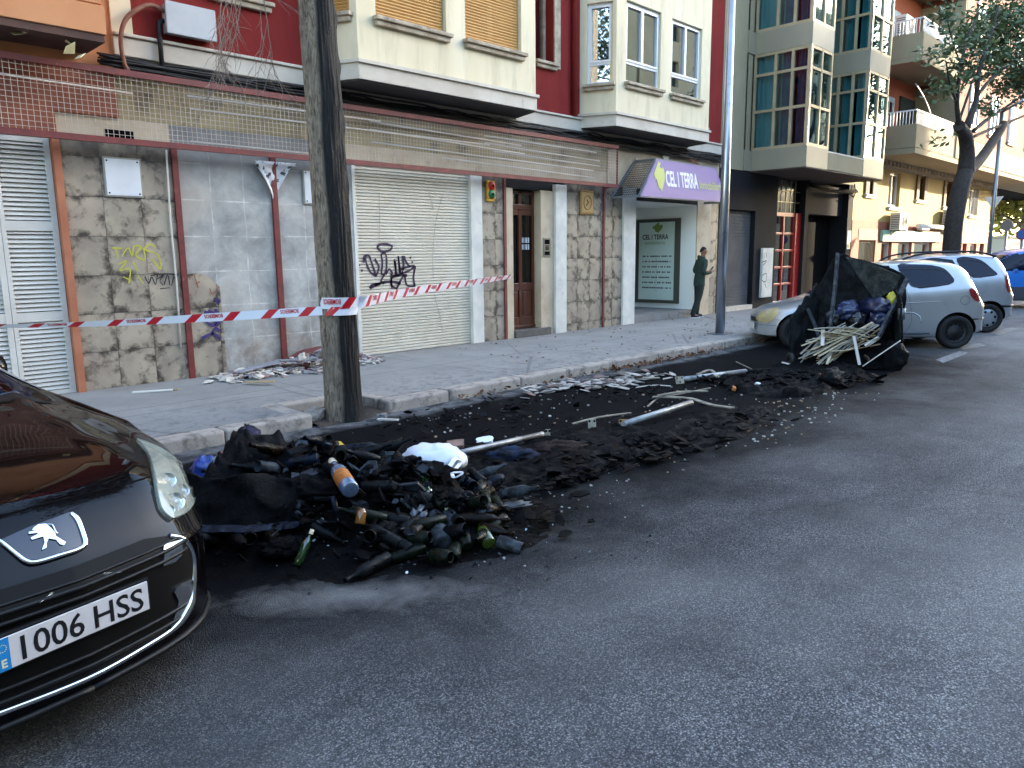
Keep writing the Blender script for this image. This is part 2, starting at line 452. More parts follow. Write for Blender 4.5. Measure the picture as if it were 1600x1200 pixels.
def ribbon(mb, pts, w, nrm, m=0, k=5):
    """flat painted stroke along pts on a plane with normal nrm"""
    p = spline(pts, k) if len(pts) > 2 else [Vector(q) for q in pts]
    nrm = Vector(nrm); L = []; R = []
    for i, q in enumerate(p):
        d = (p[min(i + 1, len(p) - 1)] - p[max(i - 1, 0)])
        if d.length < 1e-6: d = Vector((1, 0, 0))
        d.normalize(); sd = d.cross(nrm).normalized() * w / 2 * (0.75 + .35 * noise.noise(q * 9))
        L.append(q + sd); R.append(q - sd)
    n = len(p)
    mb.add(L + R, [(i, i + 1, n + i + 1, n + i) for i in range(n - 1)], m)
YF = 10.07
RND = random.Random(7)
# ------------------------------------------------------------------ frames: u along the wall, z up, d outward
class FR:
    def __init__(s, O, U):
        s.O = Vector(O); s.U = Vector(U).normalized(); s.N = s.U.cross(Vector((0, 0, 1)))
    def P(s, u, z, d=0.0): return s.O + s.U * u + s.N * d + Vector((0, 0, z))
    def M(s, u, z, d=0.0):
        m = Matrix((s.U, Vector((0, 0, 1)), s.N)).transposed().to_4x4(); m.translation = s.P(u, z, d); return m
    def hit(s, px, py, d=0.0):
        r = ray(px, py); q = EYE + r * (((s.O + s.N * d) - EYE).dot(s.N) / r.dot(s.N)) - s.O
        return q.dot(s.U), q.z
    def box(s, mb, u0, u1, z0, z1, d0, d1, m=0):
        vs = [s.P(u, z, d) for z in (z0, z1) for u, d in ((u0, d0), (u1, d0), (u1, d1), (u0, d1))]
        return mb.add(vs, [(0, 3, 2, 1), (4, 5, 6, 7), (0, 1, 5, 4), (1, 2, 6, 5), (2, 3, 7, 6), (3, 0, 4, 7)], m)
    def holes(s, mb, u0, u1, z0, z1, hs, d0, d1, m=0):
        us = sorted({u0, u1} | {q for h in hs for q in h[:2] if u0 < q < u1})
        for a, b in zip(us, us[1:]):
            cut = sorted([(h[2], h[3]) for h in hs if h[0] <= a + 1e-6 and h[1] >= b - 1e-6])
            z = z0
            for c0, c1 in cut:
                if c0 > z + 1e-6: s.box(mb, a, b, z, c0, d0, d1, m)
                z = max(z, c1)
            if z < z1 - 1e-6: s.box(mb, a, b, z, z1, d0, d1, m)
FA = FR((0, YF, 0), (1, 0, 0))

# ------------------------------------------------------------------ ground
asph = mat_asphalt(); pav = mat_pavement(); kst = mat_kerb()
mb = MB(); mb.add([(-300, -300, 0), (400, -300, 0), (400, 300, 0), (-300, 300, 0)], [(0, 1, 2, 3)])
tag(mb.build('road', asph), kind='structure')
mb = MB()
for x0, x1, y0, y1 in ((-40, 3.95, 6.95, 16), (3.95, 4.85, 7.42, 16), (4.85, 130, 6.95, 16)):
    mb.box(x0, x1, y0, y1, -.1, .13)
tag(mb.build('pavement', pav), kind='structure')
mb = MB(); mb.box(-60, 130, -12, -8.6, -.1, .13); tag(mb.build('pavement', pav), kind='structure')
mb = MB(); mb.box(-60, 130, -8.596, -8.4, -.1, .135); tag(mb.build('kerb', kst), kind='structure')
mb = MB(); rk = random.Random(3)
x = -8.0
while x < 60:
    L = rk.uniform(.85, 1.25); x1 = x + L
    if x < 3.93 < x1: x1 = 3.93
    if not (3.9 < x < 4.86):
        a, b = rk.uniform(-.005, .005), rk.uniform(-.004, .004)
        if x1 - x > .15: mb.box(x + .005, x1 - .005, 6.72 + a, 6.946, -.1, .135 + b)
        x = x1
    else: x = 4.87
mb.box(3.75, 3.946, 6.96, 7.6, -.1, .137); mb.box(4.855, 5.02, 6.96, 7.6, -.1, .138); mb.box(3.95, 4.85, 7.40, 7.56, -.1, .139)
tag(mb.build('kerb', kst, bevel=.03, seg=3), kind='structure')
mb = MB(); mb.grid(lambda u, v: Vector((3.95 + .9 * u, 6.5 + .9 * v, .03 + .03 * noise.noise(Vector((u * 6, v * 6, 3))) - (.05 if v < .2 else 0))), 14, 14)
soil = M('pit_soil', '#2a2420', .95, col2='#453a30', scale=14, bump=.9, bscale=40, bdist=.02)
tag(mb.build('tree_pit_soil', soil), kind='structure')
# worn dashes that mark the parking bays
paint = M('worn_road_paint', '#77787a', .8, col2='#3c3e42', scale=16, lo=.35, hi=.6)
for pts in ([(1462, 562), (1500, 548), (1514, 551), (1474, 567)], [(1494, 542), (1530, 536), (1544, 540), (1506, 546)], [(1546, 521), (1575, 512), (1592, 513), (1562, 524)]):
    mb = MB(); mb.add([G(*p, z=.004) for p in pts], [(0, 1, 2, 3)]); tag(mb.build('road_marking', paint), kind='structure')

# ------------------------------------------------------------------ materials of the buildings
m_cream = M('cream_render', '#ddcfb2', .9, col2='#d4c5a5', spec=.2, scale=.8, dirt='#ab9f84', dscale=1.1, dlo=.5, dhi=.85, bump=.25, bscale=40, stretch=(3.2, 3.2, .55))
m_band = M('stone_band', '#c9bfb0', .8, col2='#b7ab9b', scale=2, dirt='#857a6d', dscale=3, dlo=.6, dhi=.8, bump=.3)
m_red = M('red_render', '#742220', .85, col2='#842a25', scale=1.2, dirt='#561a19', dscale=1.2, dlo=.48, dhi=.8, bump=.3, bscale=50, stretch=(2.6, 2.6, .6), spec=.2)
m_orange = M('orange_render', '#b87e58', .85, col2='#c48a62', scale=1.0, spec=.2, dirt='#94603f', dscale=2.5, dlo=.6, dhi=.85, bump=.25)
m_brown = M('peeling_soffit', '#5b4036', .9, col2='#3d2c28', scale=2.5, dirt='#cdbd98', dscale=3.5, dlo=.68, dhi=.70)
m_soffit = M('grey_soffit', '#3a3836', .9, col2='#454240', scale=1)
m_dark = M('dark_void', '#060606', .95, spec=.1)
m_darkband = M('dark_band', '#0d0c0c', .95, col2='#1a1716', scale=6)  # near-black tone shared by the cable recess and both lintels
m_beige = M('beige_stone', '#ad9a80', .75, col2='#bfae95', scale=2.2, dirt='#8a7660', dscale=3, dlo=.55, dhi=.8, bump=.3)
m_white = M('white_plaster', '#d4cec2', .75, col2='#bdbab2', scale=3, dirt='#9c968a', dscale=4, dlo=.62, dhi=.8)
m_signback = M('faded_sign_board', '#a5946f', .75, col2='#8d7c5b', scale=1.3, dirt='#5b5348', dscale=2.6, dlo=.55, dhi=.75, bump=.3)
m_orangetile = M('orange_tile', '#86452b', .6, col2='#733a24', scale=3, dirt='#5c2c1c', dscale=4, dlo=.6, dhi=.8)
m_maroon = M('maroon_steel', '#6f2a26', .55, col2='#5a211f', scale=7, dirt='#9a6a5f', dscale=9, dlo=.62, dhi=.75)
m_louvre = M('white_louvre', '#c6c1b8', .5, col2='#bab4aa', scale=3, dirt='#9a968c', dscale=2, dlo=.62, dhi=.85)
m_roll = M('ivory_shutter', '#cfc6b5', .5, col2='#c5bba8', scale=1.5, dirt='#a29a86', dscale=1.8, dlo=.6, dhi=.85)
m_cement = mat_cement(); m_tile1 = mat_tiles('marbled_tile', 2.78, .44, .125, .465); m_tile2 = mat_tiles('marbled_tile_entrance', 11.77, .395, .29, .44)
m_sill = M('weathered_sill', '#b5a690', .8, col2='#8c7c68', scale=5, dirt='#6e5f50', dscale=6, dlo=.55, dhi=.75, bump=.4)
m_blind = M('tan_blind', '#b98a4a', .55, col2='#b08143', scale=2)
m_pvc = M('white_window_frame', '#d5d6d6', .35)
m_glass = mat_glass('window_glass', '#cfd6d8', .32)
m_glass2 = mat_glass('teal_glass', '#c4e0e4', .05, .02, .7)
m_curt = M('grey_curtain', '#a3a3aa', .9, col2='#8b8b95', scale=3)
m_curtw = M('white_curtain', '#cfcfcb', .9)
m_curtb = M('blue_curtain', '#3f6585', .9, col2='#2c4a66', scale=3)
m_curtg = M('pale_blue_curtain', '#a6c6c9', .9)
m_bronze = M('bronze_aluminium', '#a8987a', .45, .3, col2='#9a8a6c', scale=3)
m_panel = M('grey_cladding', '#827a6a', .55, .1, col2='#8c8470', scale=1)
m_alu = M('bright_trim', '#d8dade', .2, .9)
m_cream2 = M('pale_cream_render', '#91876f', .85, col2='#887d66', spec=.2, scale=1.2)
m_yellow = M('yellow_render', '#ab935a', .8, col2='#a0884f', scale=1.0, dirt='#8f7a4c', dscale=2, dlo=.65, dhi=.85)
m_salmon = M('salmon_render', '#965843', .8, col2='#8b503c', scale=2)
m_coral = M('coral_render', '#c2694a', .8, col2='#b75f42', scale=1)
m_pink = M('pink_render', '#83544b', .85, col2='#784b42', spec=.2, scale=1)
m_char_gf = M('charcoal_cladding', '#15161a', .85, col2='#1d1e22', scale=1.5, spec=.15)
m_wood = M('varnished_wood', '#5a2a14', .35, col2='#3f1c0d', scale=1.0, stretch=(14, 14, 1.2), lo=.35, hi=.65, coat=.3)
m_shut = M('wood_shutter', '#7a5c3c', .7, col2='#6b4f33', scale=6)

def window(parent, fr, u0, u1, z0, z1, depth=.10, leaves=2, fm=None, transom=None, curtain=None, sill=True, fw=.05, glass=None, blind=None, sillm=None):
    """recessed window: frame, pane, curtain or blind, sill"""
    fm = fm or m_pvc
    a = MB(); D = -depth
    def bx(q0, q1, w0, w1, e=0.0, m=0): fr.box(a, q0, q1, w0, w1, D - .05 + e, D + e, m)
    bx(u0, u0 + fw, z0, z1); bx(u1 - fw, u1, z0, z1); bx(u0 + fw, u1 - fw, z0, z0 + fw); bx(u0 + fw, u1 - fw, z1 - fw, z1)
    zt = z0 + fw
    if transom:
        zt = z0 + transom; bx(u0 + fw, u1 - fw, zt, zt + fw); zt += fw
    sw = (u1 - u0 - 2 * fw) / leaves; k = fw * .75
    for i in range(leaves):
        p0 = u0 + fw + i * sw; p1 = p0 + sw; e = .018
        bx(p0, p0 + k, zt, z1 - fw, e); bx(p1 - k, p1, zt, z1 - fw, e); bx(p0 + k, p1 - k, zt, zt + k, e); bx(p0 + k, p1 - k, z1 - fw - k, z1 - fw, e)
    w = a.build('window', fm, parent)
    if blind:
        b = MB(); n = int((z1 - z0) / .045)
        for i in range(n):
            zz = z0 + (z1 - z0) * i / n
            b.add([fr.P(u0 + fw * .6, zz + .003, D + .03), fr.P(u1 - fw * .6, zz + .003, D + .03), fr.P(u1 - fw * .6, zz + .024, D + .042), fr.P(u0 + fw * .6, zz + .024, D + .042),
                   fr.P(u1 - fw * .6, zz + .045, D + .03), fr.P(u0 + fw * .6, zz + .045, D + .03)], [(0, 1, 2, 3), (3, 2, 4, 5)], 0, False)
        b.build('roller_blind', blind, w)
    else:
        g = MB(); fr.box(g, u0 + fw, u1 - fw, z0 + fw, z1 - fw, D - .034, D - .03); g.build('pane', glass or m_glass, w)
        if curtain:
            c = MB(); n = max(10, int((u1 - u0) * 34))
            c.grid(lambda p, q: fr.P(u0 + (u1 - u0) * p, z0 + (z1 - z0) * q, D - .16 + .03 * sin(p * (u1 - u0) * 42 + 2 * noise.noise(Vector((p * 3, u0, 0)))) ), n, 1)
            c.build('curtain', curtain, w)
    if sill:
        s = MB(); fr.box(s, u0 - .06, u1 + .06, z0 - .06, z0 - .002, -depth, .11); fr.box(s, u0 - .03, u1 + .03, z0 - .13, z0 - .06, 0.003, .07)
        s.build('sill', sillm or m_sill, w, bevel=.012)
    return w

# ================================================================== orange building, far left
b1 = thing('apartment_building', 'orange rendered building at the left edge with an overhanging bay and white louvred shop front', 'building', (-4, 10.2, 0))
mb = MB(); FA.holes(mb, -14, 2.72, .0, 4.6, [(.3, 2.72, .1, 3.1)], -.55, -.02, 0); FA.box(mb, -14, 3.5, 4.6, 12, -.55, -.02); FA.box(mb, 2.72, 2.805, 3.1, 3.4, -.55, -.02); FA.box(mb, 2.72, 3.5, 3.4, 4.6, -.55, -.02)
FA.box(mb, -14, 3.5, 0, 12, -5, -.56); mb.build('wall', m_orange, b1)
mb = MB(); FA.box(mb, -14, 2.80, 3.125, 3.4045, -.0195, -.008); FA.box(mb, -14, 3.498, 3.405, 3.96, -.0195, -.008); mb.build('tiled_band', m_orangetile, b1)
mb = MB(); FA.box(mb, 2.722, 2.80, .10, 3.1, -.3, .06); mb.build('pilaster', M('brown_pilaster', '#96583c', .8, col2='#a5674a', scale=3), b1)
mb = MB(); FA.box(mb, -8, 3.22, 4.16, 4.46, -.02, .66); FA.box(mb, -8, 3.20, 4.475, 9.5, -.02, .64); FA.box(mb, -8, 3.19, 4.455, 4.48, -.02, .62)
mb.build('bay', m_orange, b1, bevel=.008)
mb = MB(); FA.box(mb, -8, 3.2, 4.08, 4.157, -.02, .64); mb.build('soffit', m_brown, b1)
for i, (px, py) in enumerate(((25, 47), (104, 60), (112, 76), (126, 88))):
    a = F(px, py, 9.62 if i < 2 else 9.5); r = random.Random(i); mb = MB(); mb.shard((a.x, a.y, min(a.z, 4.07)), .09, .006, r, tilt=.9); mb.build('peeling_flake', M('flake', '#d6cba0', .8), b1)
mb = MB(); FA.box(mb, 3.5, 3.742, 4.37, 12, -.5, .015); mb.build('corner_strip', m_cream, b1)
# louvred shutter of four leaves
mb = MB(); zr = [.125, 1.06, 2.10, 3.09]; rails = .055
for u0, u1 in ((.3, 1.1), (1.105, 1.62), (1.625, 2.14), (2.145, 2.715)):
    FA.box(mb, u0, u0 + .045, .125, 3.09, -.10, -.03); FA.box(mb, u1 - .06, u1, .125, 3.09, -.10, -.03)
    for z in zr: FA.box(mb, u0 + .045, u1 - .06, max(.125, z - rails), min(3.09, z + rails), -.095, -.035)
    z = .19
    while z < 3.03:
        if all(abs(z + .02 - q) > rails + .012 for q in zr):
            mb.add([FA.P(u0 + .045, z, -.045), FA.P(u1 - .06, z, -.045), FA.P(u1 - .06, z + .052, -.082), FA.P(u0 + .045, z + .052, -.082)], [(0, 1, 2, 3)])
        z += .052
mb.build('louvred_shutter', m_louvre, b1)
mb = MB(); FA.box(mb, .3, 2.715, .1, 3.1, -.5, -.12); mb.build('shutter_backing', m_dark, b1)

# ================================================================== red and cream building
b2 = thing('apartment_building', 'red and cream apartment building with two bays above tiled and shuttered shop fronts', 'building', (10, 10.3, 0))
mb = MB(); FA.box(mb, 3.5, 13.94, 0, 12, -5, -.57); FA.box(mb, 13.94, 16.96, 2.87, 12, -5, -.57); FA.box(mb, 16.96, 17.8, 0, 12, -5, -.57); mb.build('core_wall', m_dark, b2)
def seg(name, mat, u0, u1, z0=.10, z1=3.12, d0=-.55, d1=0.0, **k):
    q = MB(); FA.box(q, u0, u1, z0, z1, d0, d1); return q.build(name, mat, b2, **k)
seg('tiled_panel', m_tile1, 2.81, 4.07)
seg('steel_post', m_maroon, 4.071, 4.145, d0=-.1, d1=.035)
seg('cement_panel', m_cement, 4.146, 5.43, d1=-.012)
seg('steel_post', m_maroon, 5.431, 5.51, d0=-.1, d1=.035)
seg('cement_panel', m_cement, 5.511, 6.78, d1=-.012)
mb = MB(); tp = [(4.146, .131), (4.146, 1.50), (4.27, 1.52), (4.40, 1.49), (4.50, 1.40), (4.58, 1.33), (4.585, 1.05), (4.59, .8), (4.60, .131)]
mb.prism([FA.P(u, z, -.011) for u, z in tp], (0, -.016, 0)); mb.build('tile_remnant', m_tile1, b2)
seg('jamb', m_white, 6.781, 6.84); seg('jamb', m_white, 9.21, 9.478, d1=.03)
seg('tiled_pilaster', m_tile1, 9.479, 10.03); seg('steel_post', m_maroon, 10.031, 10.09, d0=-.1, d1=.03)
seg('stone_jamb', m_beige, 10.091, 10.27, z1=2.92, d1=.02); seg('stone_jamb', m_beige, 11.065, 11.44, z1=2.92); seg('stone_jamb', m_white, 11.441, 11.765, z1=3.05, d1=.06)
seg('lintel', m_darkband, 10.091, 11.44, 2.921, 3.12, d1=-.03)
seg('tiled_panel', m_tile2, 11.766, 13.0); seg('steel_post', m_maroon, 13.001, 13.06, d0=-.1, d1=.03); seg('tiled_panel', m_tile2, 13.061, 13.70)
seg('white_pilaster', m_white, 13.701, 14.14, d1=.05)
seg('stone_pilaster', m_beige, 16.775, 17.42, z1=3.12, d1=.02); seg('tiled_pilaster', m_tile1, 17.421, 17.80)
seg('shop_lintel', m_darkband, 14.141, 16.774, 2.86, 3.12)
# band behind the wire mesh
seg('fascia_board', m_orangetile, 2.0, 3.50, 3.4, 3.95, -.5, -.06); seg('fascia_board', m_beige, 2.81, 4.1, 3.121, 3.399, -.5, -.06)
mb = MB(); FA.box(mb, 3.34, 3.66, 3.15, 3.26, -.059, -.045); mb.build('vent_hole', m_dark, b2)
seg('fascia_board', m_signback, 3.501, 13.2, 3.4, 3.95, -.5, -.055); seg('fascia_board', m_cement, 4.101, 6.5, 3.121, 3.399, -.5, -.07); seg('fascia_board', m_beige, 6.501, 13.2, 3.121, 3.399, -.5, -.05)
seg('fascia_board', m_beige, 13.201, 17.8, 3.121, 3.95, -.5, -.02)
seg('cable_recess', m_darkband, 3.5, 17.8, 3.951, 4.12, -.55, -.12)  # near-black colour stands for the shadow inside the recess
seg('cornice', m_band, 3.5, 17.8, 4.121, 4.34, -.55, .03, bevel=.012); seg('cornice_lip', m_band, 3.5, 17.8, 4.341, 4.38, -.55, .07, bevel=.01)
# red upper wall with two windows between the bays
mb = MB(); FA.holes(mb, 3.743, 17.8, 4.381, 12, [(4.75, 5.55, 5.12, 6.9), (10.95, 11.45, 5.28, 6.9), (16.75, 17.05, 4.7, 6.6)], -.55, 0)
mb.build('red_wall', m_red, b2)
seg('window_surround', m_sill, 11.451, 11.62, 5.2, 7.0, -.3, .03); seg('window_surround', m_sill, 10.8, 11.62, 7.001, 7.15, -.3, .05)
window(b2, FA, 4.75, 5.55, 5.12, 6.9, curtain=m_curtw); window(b2, FA, 10.95, 11.45, 5.28, 6.9, leaves=1, curtain=m_curt, fm=m_sill, depth=.2)
seg('window_surround', m_sill, 16.70, 17.10, 4.58, 4.699, -.3, .08); mb = MB(); FA.box(mb, 16.75, 17.05, 4.7, 6.6, -.3, -.2); mb.build('blind_window', m_white, b2)
mb = MB(); mb.tube([FA.P(11.98, 4.39, .06), FA.P(11.98, 12, .06)], .045, 10); mb.build('drainpipe', m_red, b2)
def bay(u0, u1, holes, side_hole=None):
    q = MB(); yb = .67; s0, s1 = u0 - .30, u1 + .22
    fr = FR((0, YF - yb, 0), (1, 0, 0)); fr.holes(q, u0, u1, 4.43, 11, holes, -.16, 0)
    fl = FR((s0, YF, 0), (u0 - s0, -yb, 0)); Ls = sqrt((u0 - s0) ** 2 + yb * yb)
    fl.holes(q, 0, Ls, 4.43, 11, [side_hole] if side_hole else [], -.14, 0)
    frr = FR((u1, YF - yb, 0), (s1 - u1, yb, 0)); Lr = sqrt((s1 - u1) ** 2 + yb * yb); frr.box(q, 0, Lr, 4.43, 11, -.14, 0)
    w = q.build('bay', m_cream, b2)
    pl = lambda e, z: [(s0 - e, YF + .01, z), (u0 - e * .6, YF - yb - e, z), (u1 + e * .6, YF - yb - e, z), (s1 + e, YF + .01, z)]
    c = MB(); c.prism(pl(.02, 4.19), (0, 0, .215)); c.prism(pl(.06, 4.405), (0, 0, .045)); c.build('bay_cornice', m_band, b2, bevel=.01)
    c = MB(); c.prism(pl(-.015, 4.17), (0, 0, .019)); c.build('bay_soffit', m_soffit, b2)
    return fr, fl
fr1, fl1 = bay(6.53, 10.21, [(6.86, 8.18, 5.08, 6.7), (8.58, 9.86, 5.08, 6.7)], (.15, .62, 5.08, 6.7))
for a, b in ((6.86, 8.18), (8.58, 9.86)): window(b2, fr1, a, b, 5.08, 6.7, blind=m_blind, fw=.045)
window(b2, fl1, .15, .62, 5.08, 6.7, blind=m_blind, fw=.045, leaves=1)
fr2, fl2 = bay(12.53, 16.04, [(12.85, 14.05, 5.06, 6.58), (14.46, 15.66, 5.06, 6.56)], (.14, .66, 5.0, 6.5))
for a, b in ((12.85, 14.05), (14.46, 15.66)): window(b2, fr2, a, b, 5.06, 6.57, transom=.36, curtain=m_curtw, depth=.06)
window(b2, fl2, .14, .66, 5.0, 6.5, transom=.36, leaves=1, curtain=m_curt, depth=.06)
# ivory roller shutter
mb = MB(); z = .13
while z < 3.1:
    mb.add([FA.P(6.84, z, -.06), FA.P(9.21, z, -.06), FA.P(9.21, z + .012, -.035), FA.P(6.84, z + .012, -.035), FA.P(9.21, z + .040, -.035), FA.P(6.84, z + .040, -.035), FA.P(9.21, z + .05, -.06), FA.P(6.84, z + .05, -.06)],
           [(0, 1, 2, 3), (3, 2, 4, 5), (5, 4, 6, 7)]); z += .05
ROLL = mb.build('roller_shutter', m_roll, b2)
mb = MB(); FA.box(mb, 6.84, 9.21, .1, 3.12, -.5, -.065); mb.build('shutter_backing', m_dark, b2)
m_tagp = M('purple_spray', '#2b1230', .7); m_tagy = M('yellow_spray', '#b3ab2c', .7); m_tagk = M('black_spray', '#15131a', .7); m_tagv = M('violet_spray', '#34215c', .7); m_tago = M('orange_spray', '#8d5030', .7)
def stroke(mb, pts, ox, oy, sc, w, d, k=5):
    ribbon(mb, [Vector(FA.P(*FA.hit(ox + x / sc, oy + y / sc, d), d)) for x, y in pts], w, (0, -1, 0), 0, k)
mb = MB()
import itertools
for pts in ([(757, 350), (770, 330), (805, 326), (845, 334), (848, 352), (825, 368), (785, 370), (757, 350)], [(672, 440), (678, 405), (705, 398), (722, 440), (742, 500), (750, 522), (768, 470), (742, 418)],
            [(682, 412), (695, 460), (715, 500), (742, 520)], [(783, 520), (790, 440), (784, 395), (800, 380), (814, 400), (816, 470), (802, 518), (790, 512)], [(812, 515), (832, 482), (850, 505), (845, 520), (872, 515), (866, 420)],
            [(868, 430), (880, 515), (898, 505), (888, 400)], [(890, 400), (905, 510), (922, 470), (916, 398)], [(905, 482), (950, 468), (990, 462), (960, 490), (902, 515), (945, 522)], [(925, 400), (940, 440), (965, 470)],
            [(996, 462), (985, 530), (992, 592)], [(712, 602), (728, 580), (778, 572), (714, 600)], [(742, 582), (790, 566), (850, 560), (905, 572)], [(900, 520), (852, 535), (846, 580), (880, 606)], [(878, 606), (925, 520), (942, 580), (992, 592)],
            [(800, 520), (782, 556), (800, 572)], [(845, 530), (850, 600)], [(640, 455), (652, 458)], [(656, 490), (668, 492)], [(960, 408), (970, 412)], [(972, 438), (982, 440)]):
    stroke(mb, pts, 400, 300, 4, .050, -.030)
mb.build('graffiti_tag', m_tagp, b2)
mb = MB()
for pts in ([(770, 0), (772, 150), (770, 330)], [(1170, 10), (1135, 130), (1115, 260), (1105, 400), (1108, 540)], [(1080, 0), (1110, 110)], [(1115, 640), (1145, 760), (1165, 870)]): stroke(mb, pts, 400, 300, 4, .014, -.031)
mb.build('drip_mark', M('dried_drip', '#9c9789', .8), b2)
mb = MB()
for pts in ([(700, 350), (765, 352)], [(722, 352), (738, 415)], [(762, 402), (800, 350), (826, 400), (838, 340), (882, 345), (848, 392), (905, 425), (898, 350)], [(975, 345), (935, 328), (908, 360), (985, 392), (1006, 482), (948, 420)],
            [(740, 452), (792, 432), (748, 492), (812, 482), (806, 572)], [(832, 432), (862, 500)], [(768, 530), (822, 552)], [(862, 522), (896, 572)]): stroke(mb, pts, 0, 300, 4, .02, .004)
mb.build('graffiti_tag', m_tagy, b2)
mb = MB()
for pts in ([(905, 528), (930, 572), (948, 530), (972, 578), (985, 508)], [(985, 545), (1020, 520), (1000, 555), (1018, 582)], [(1025, 580), (1048, 520), (1062, 585)], [(1072, 585), (1090, 530), (1112, 592)], [(940, 522), (1020, 512), (1115, 518)], [(1000, 605), (1060, 598)]): stroke(mb, pts, 0, 300, 4, .016, .004)
mb.build('graffiti_tag', m_tagk, b2)
mb = MB()
for pts in ([(1345, 660), (1362, 690), (1372, 670)], [(1290, 742), (1280, 800), (1335, 832), (1350, 770), (1300, 745)], [(1345, 730), (1372, 800), (1350, 835)], [(1262, 915), (1330, 885), (1378, 920)], [(1325, 890), (1345, 852), (1376, 870)]): stroke(mb, pts, 0, 300, 4, .052, .020)
mb.build('graffiti_tag', m_tagv, b2)
mb = MB()
for pts in ([(1210, 510), (1240, 600)], [(1250, 560), (1225, 575)], [(1310, 600), (1330, 640), (1370, 590)]): stroke(mb, pts, 0, 300, 4, .018, .020)
mb.build('graffiti_tag', m_tago, b2)
# wooden street door
mb = MB(); D = -.17
FA.box(mb, 10.27, 11.06, .28, .34, D - .05, D + .02)
for a, b in ((10.275, 10.33), (11.0, 11.055), (10.62, 10.71)): FA.box(mb, a, b, .34, 2.9, D - .05, D)
FA.box(mb, 10.33, 11.0, 2.55, 2.65, D - .05, D + .005); FA.box(mb, 10.33, 11.0, 2.84, 2.9, D - .05, D)
for a, b in ((10.33, 10.62), (10.71, 11.0)):
    FA.box(mb, a, b, .34, .50, D - .05, D - .005); FA.box(mb, a, b, 1.02, 1.16, D - .05, D - .005); FA.box(mb, a + .03, b - .03, .53, .99, D - .05, D - .018); FA.box(mb, a, b, .5, 1.02, D - .05, D - .03)
    FA.box(mb, a, b, 2.45, 2.55, D - .05, D - .005)
DOOR = mb.build('street_door', m_wood, b2, bevel=.006)
mb = MB(); FA.box(mb, 10.33, 11.0, 1.16, 2.84, D - .045, D - .04); mb.build('pane', mat_glass('dark_glass', '#1d2422', .05), DOOR)
mb = MB()
for a, b in ((10.33, 10.62), (10.71, 11.0)):
    for k in range(1, 5): mb.tube([FA.P(a + (b - a) * k / 5, 1.16, D - .025), FA.P(a + (b - a) * k / 5, 2.45, D - .025)], .006, 6)
mb.build('grille', m_dark, DOOR)
mb = MB()
for u in (10.74, 10.82, 10.90):
    for z in (1.80, 1.93): FA.box(mb, u, u + .06, z, z + .1, D - .038, D - .034)
mb.build('sticker', M('paper_white', '#d8d8d8', .6), DOOR)
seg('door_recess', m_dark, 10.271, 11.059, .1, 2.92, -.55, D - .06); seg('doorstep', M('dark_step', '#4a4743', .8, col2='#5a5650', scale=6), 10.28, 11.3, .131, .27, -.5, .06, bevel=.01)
mb = MB(); FA.box(mb, 11.12, 11.32, 1.66, 2.02, .001, .02, 0); FA.box(mb, 11.15, 11.29, 1.9, 1.99, .02, .026, 1); FA.box(mb, 11.15, 11.29, 1.69, 1.76, .02, .026, 1)
for k in range(4): FA.box(mb, 11.17, 11.27, 1.785 + k * .025, 1.80 + k * .025, .02, .027, 1)
single(mb, 'intercom', [M('brushed_plate', '#8f8778', .4, .6), m_dark], 'small metal intercom panel beside the wooden street door', 'intercom')
mb = MB(); FA.box(mb, 12.22, 12.66, 2.5, 2.98, .001, .035, 0); FA.box(mb, 12.26, 12.62, 2.54, 2.94, .035, .045, 1)
mb.tube([FA.P(12.44 + .12 * cos(t * .4), 2.74 + .14 * sin(t * .4), .05) for t in range(17)], .012, 6, 0); mb.tube([FA.P(12.40, 2.68, .05), FA.P(12.47, 2.74, .05), FA.P(12.42, 2.80, .05)], .016, 6, 0)
single(mb, 'brass_plaque', [M('old_brass', '#8b6f44', .45, .6), M('old_brass_field', '#a5895c', .5, .5)], 'square brass plaque with a round emblem on the tiled wall', 'plaque', bevel=.006)
# shop recess
shop_w = M('shop_white', '#eceee8', .6); mb = MB()
mb.box(14.141, 16.774, 10.05, 12.6, .131, .29, 1); mb.box(16.775, 16.95, 10.63, 12.6, .29, 2.86, 0); mb.box(13.95, 14.139, 10.63, 12.6, .29, 2.86, 0); mb.box(14.141, 16.774, 12.45, 12.6, .29, 2.86, 0); mb.box(14.141, 16.774, 10.1, 12.6, 2.84, 2.859, 0)
mb.build('shop_recess', [shop_w, pav], b2)
mb = MB(); mb.box(16.752, 16.776, 10.085, 10.62, .292, 2.838); mb.build('reveal', shop_w, b2)
FP = FR((16.774, 12.0, 0), (0, -1, 0))
pd = M('poster_frame', '#4a4b40', .5); mb = MB()
for a, b, c, d in ((.12, 1.50, .42, .50), (.12, 1.50, 2.48, 2.56), (.12, .24, .50, 2.48), (1.34, 1.50, .50, 2.48)): FP.box(mb, a, b, c, d, 0, .05)
PO = thing('window_poster', 'tall framed estate agency poster in black and green on white inside the shop entrance', 'poster', (16.774, 11.2, .4))
mb.build('frame', pd, PO); mb = MB(); FP.box(mb, .24, 1.34, .5, 2.48, 0, .02); mb.build('sheet', M('poster_sheet', '#d3e6db', .5), PO)
mb = MB(); mb.text('CEL I TERRA', FP.M(.34, 2.05, .023), .17, sx=.85, bold=.004); mb.build('lettering', m_tagk, PO)
rr = random.Random(5)
for k in range(7):
    mb = MB(); z = 1.60 - k * .135; u = .36
    while u < 1.22: w = rr.uniform(.02, .05); FP.box(mb, u, min(u + w, 1.24), z, z + .035, .0215, .0225); u += w + (.012 if rr.random() < .8 else .045)
    FP.box(mb, .78, .80, z - .06, z - .045, .0215, .0225); mb.build('text_line', m_tagk, PO)
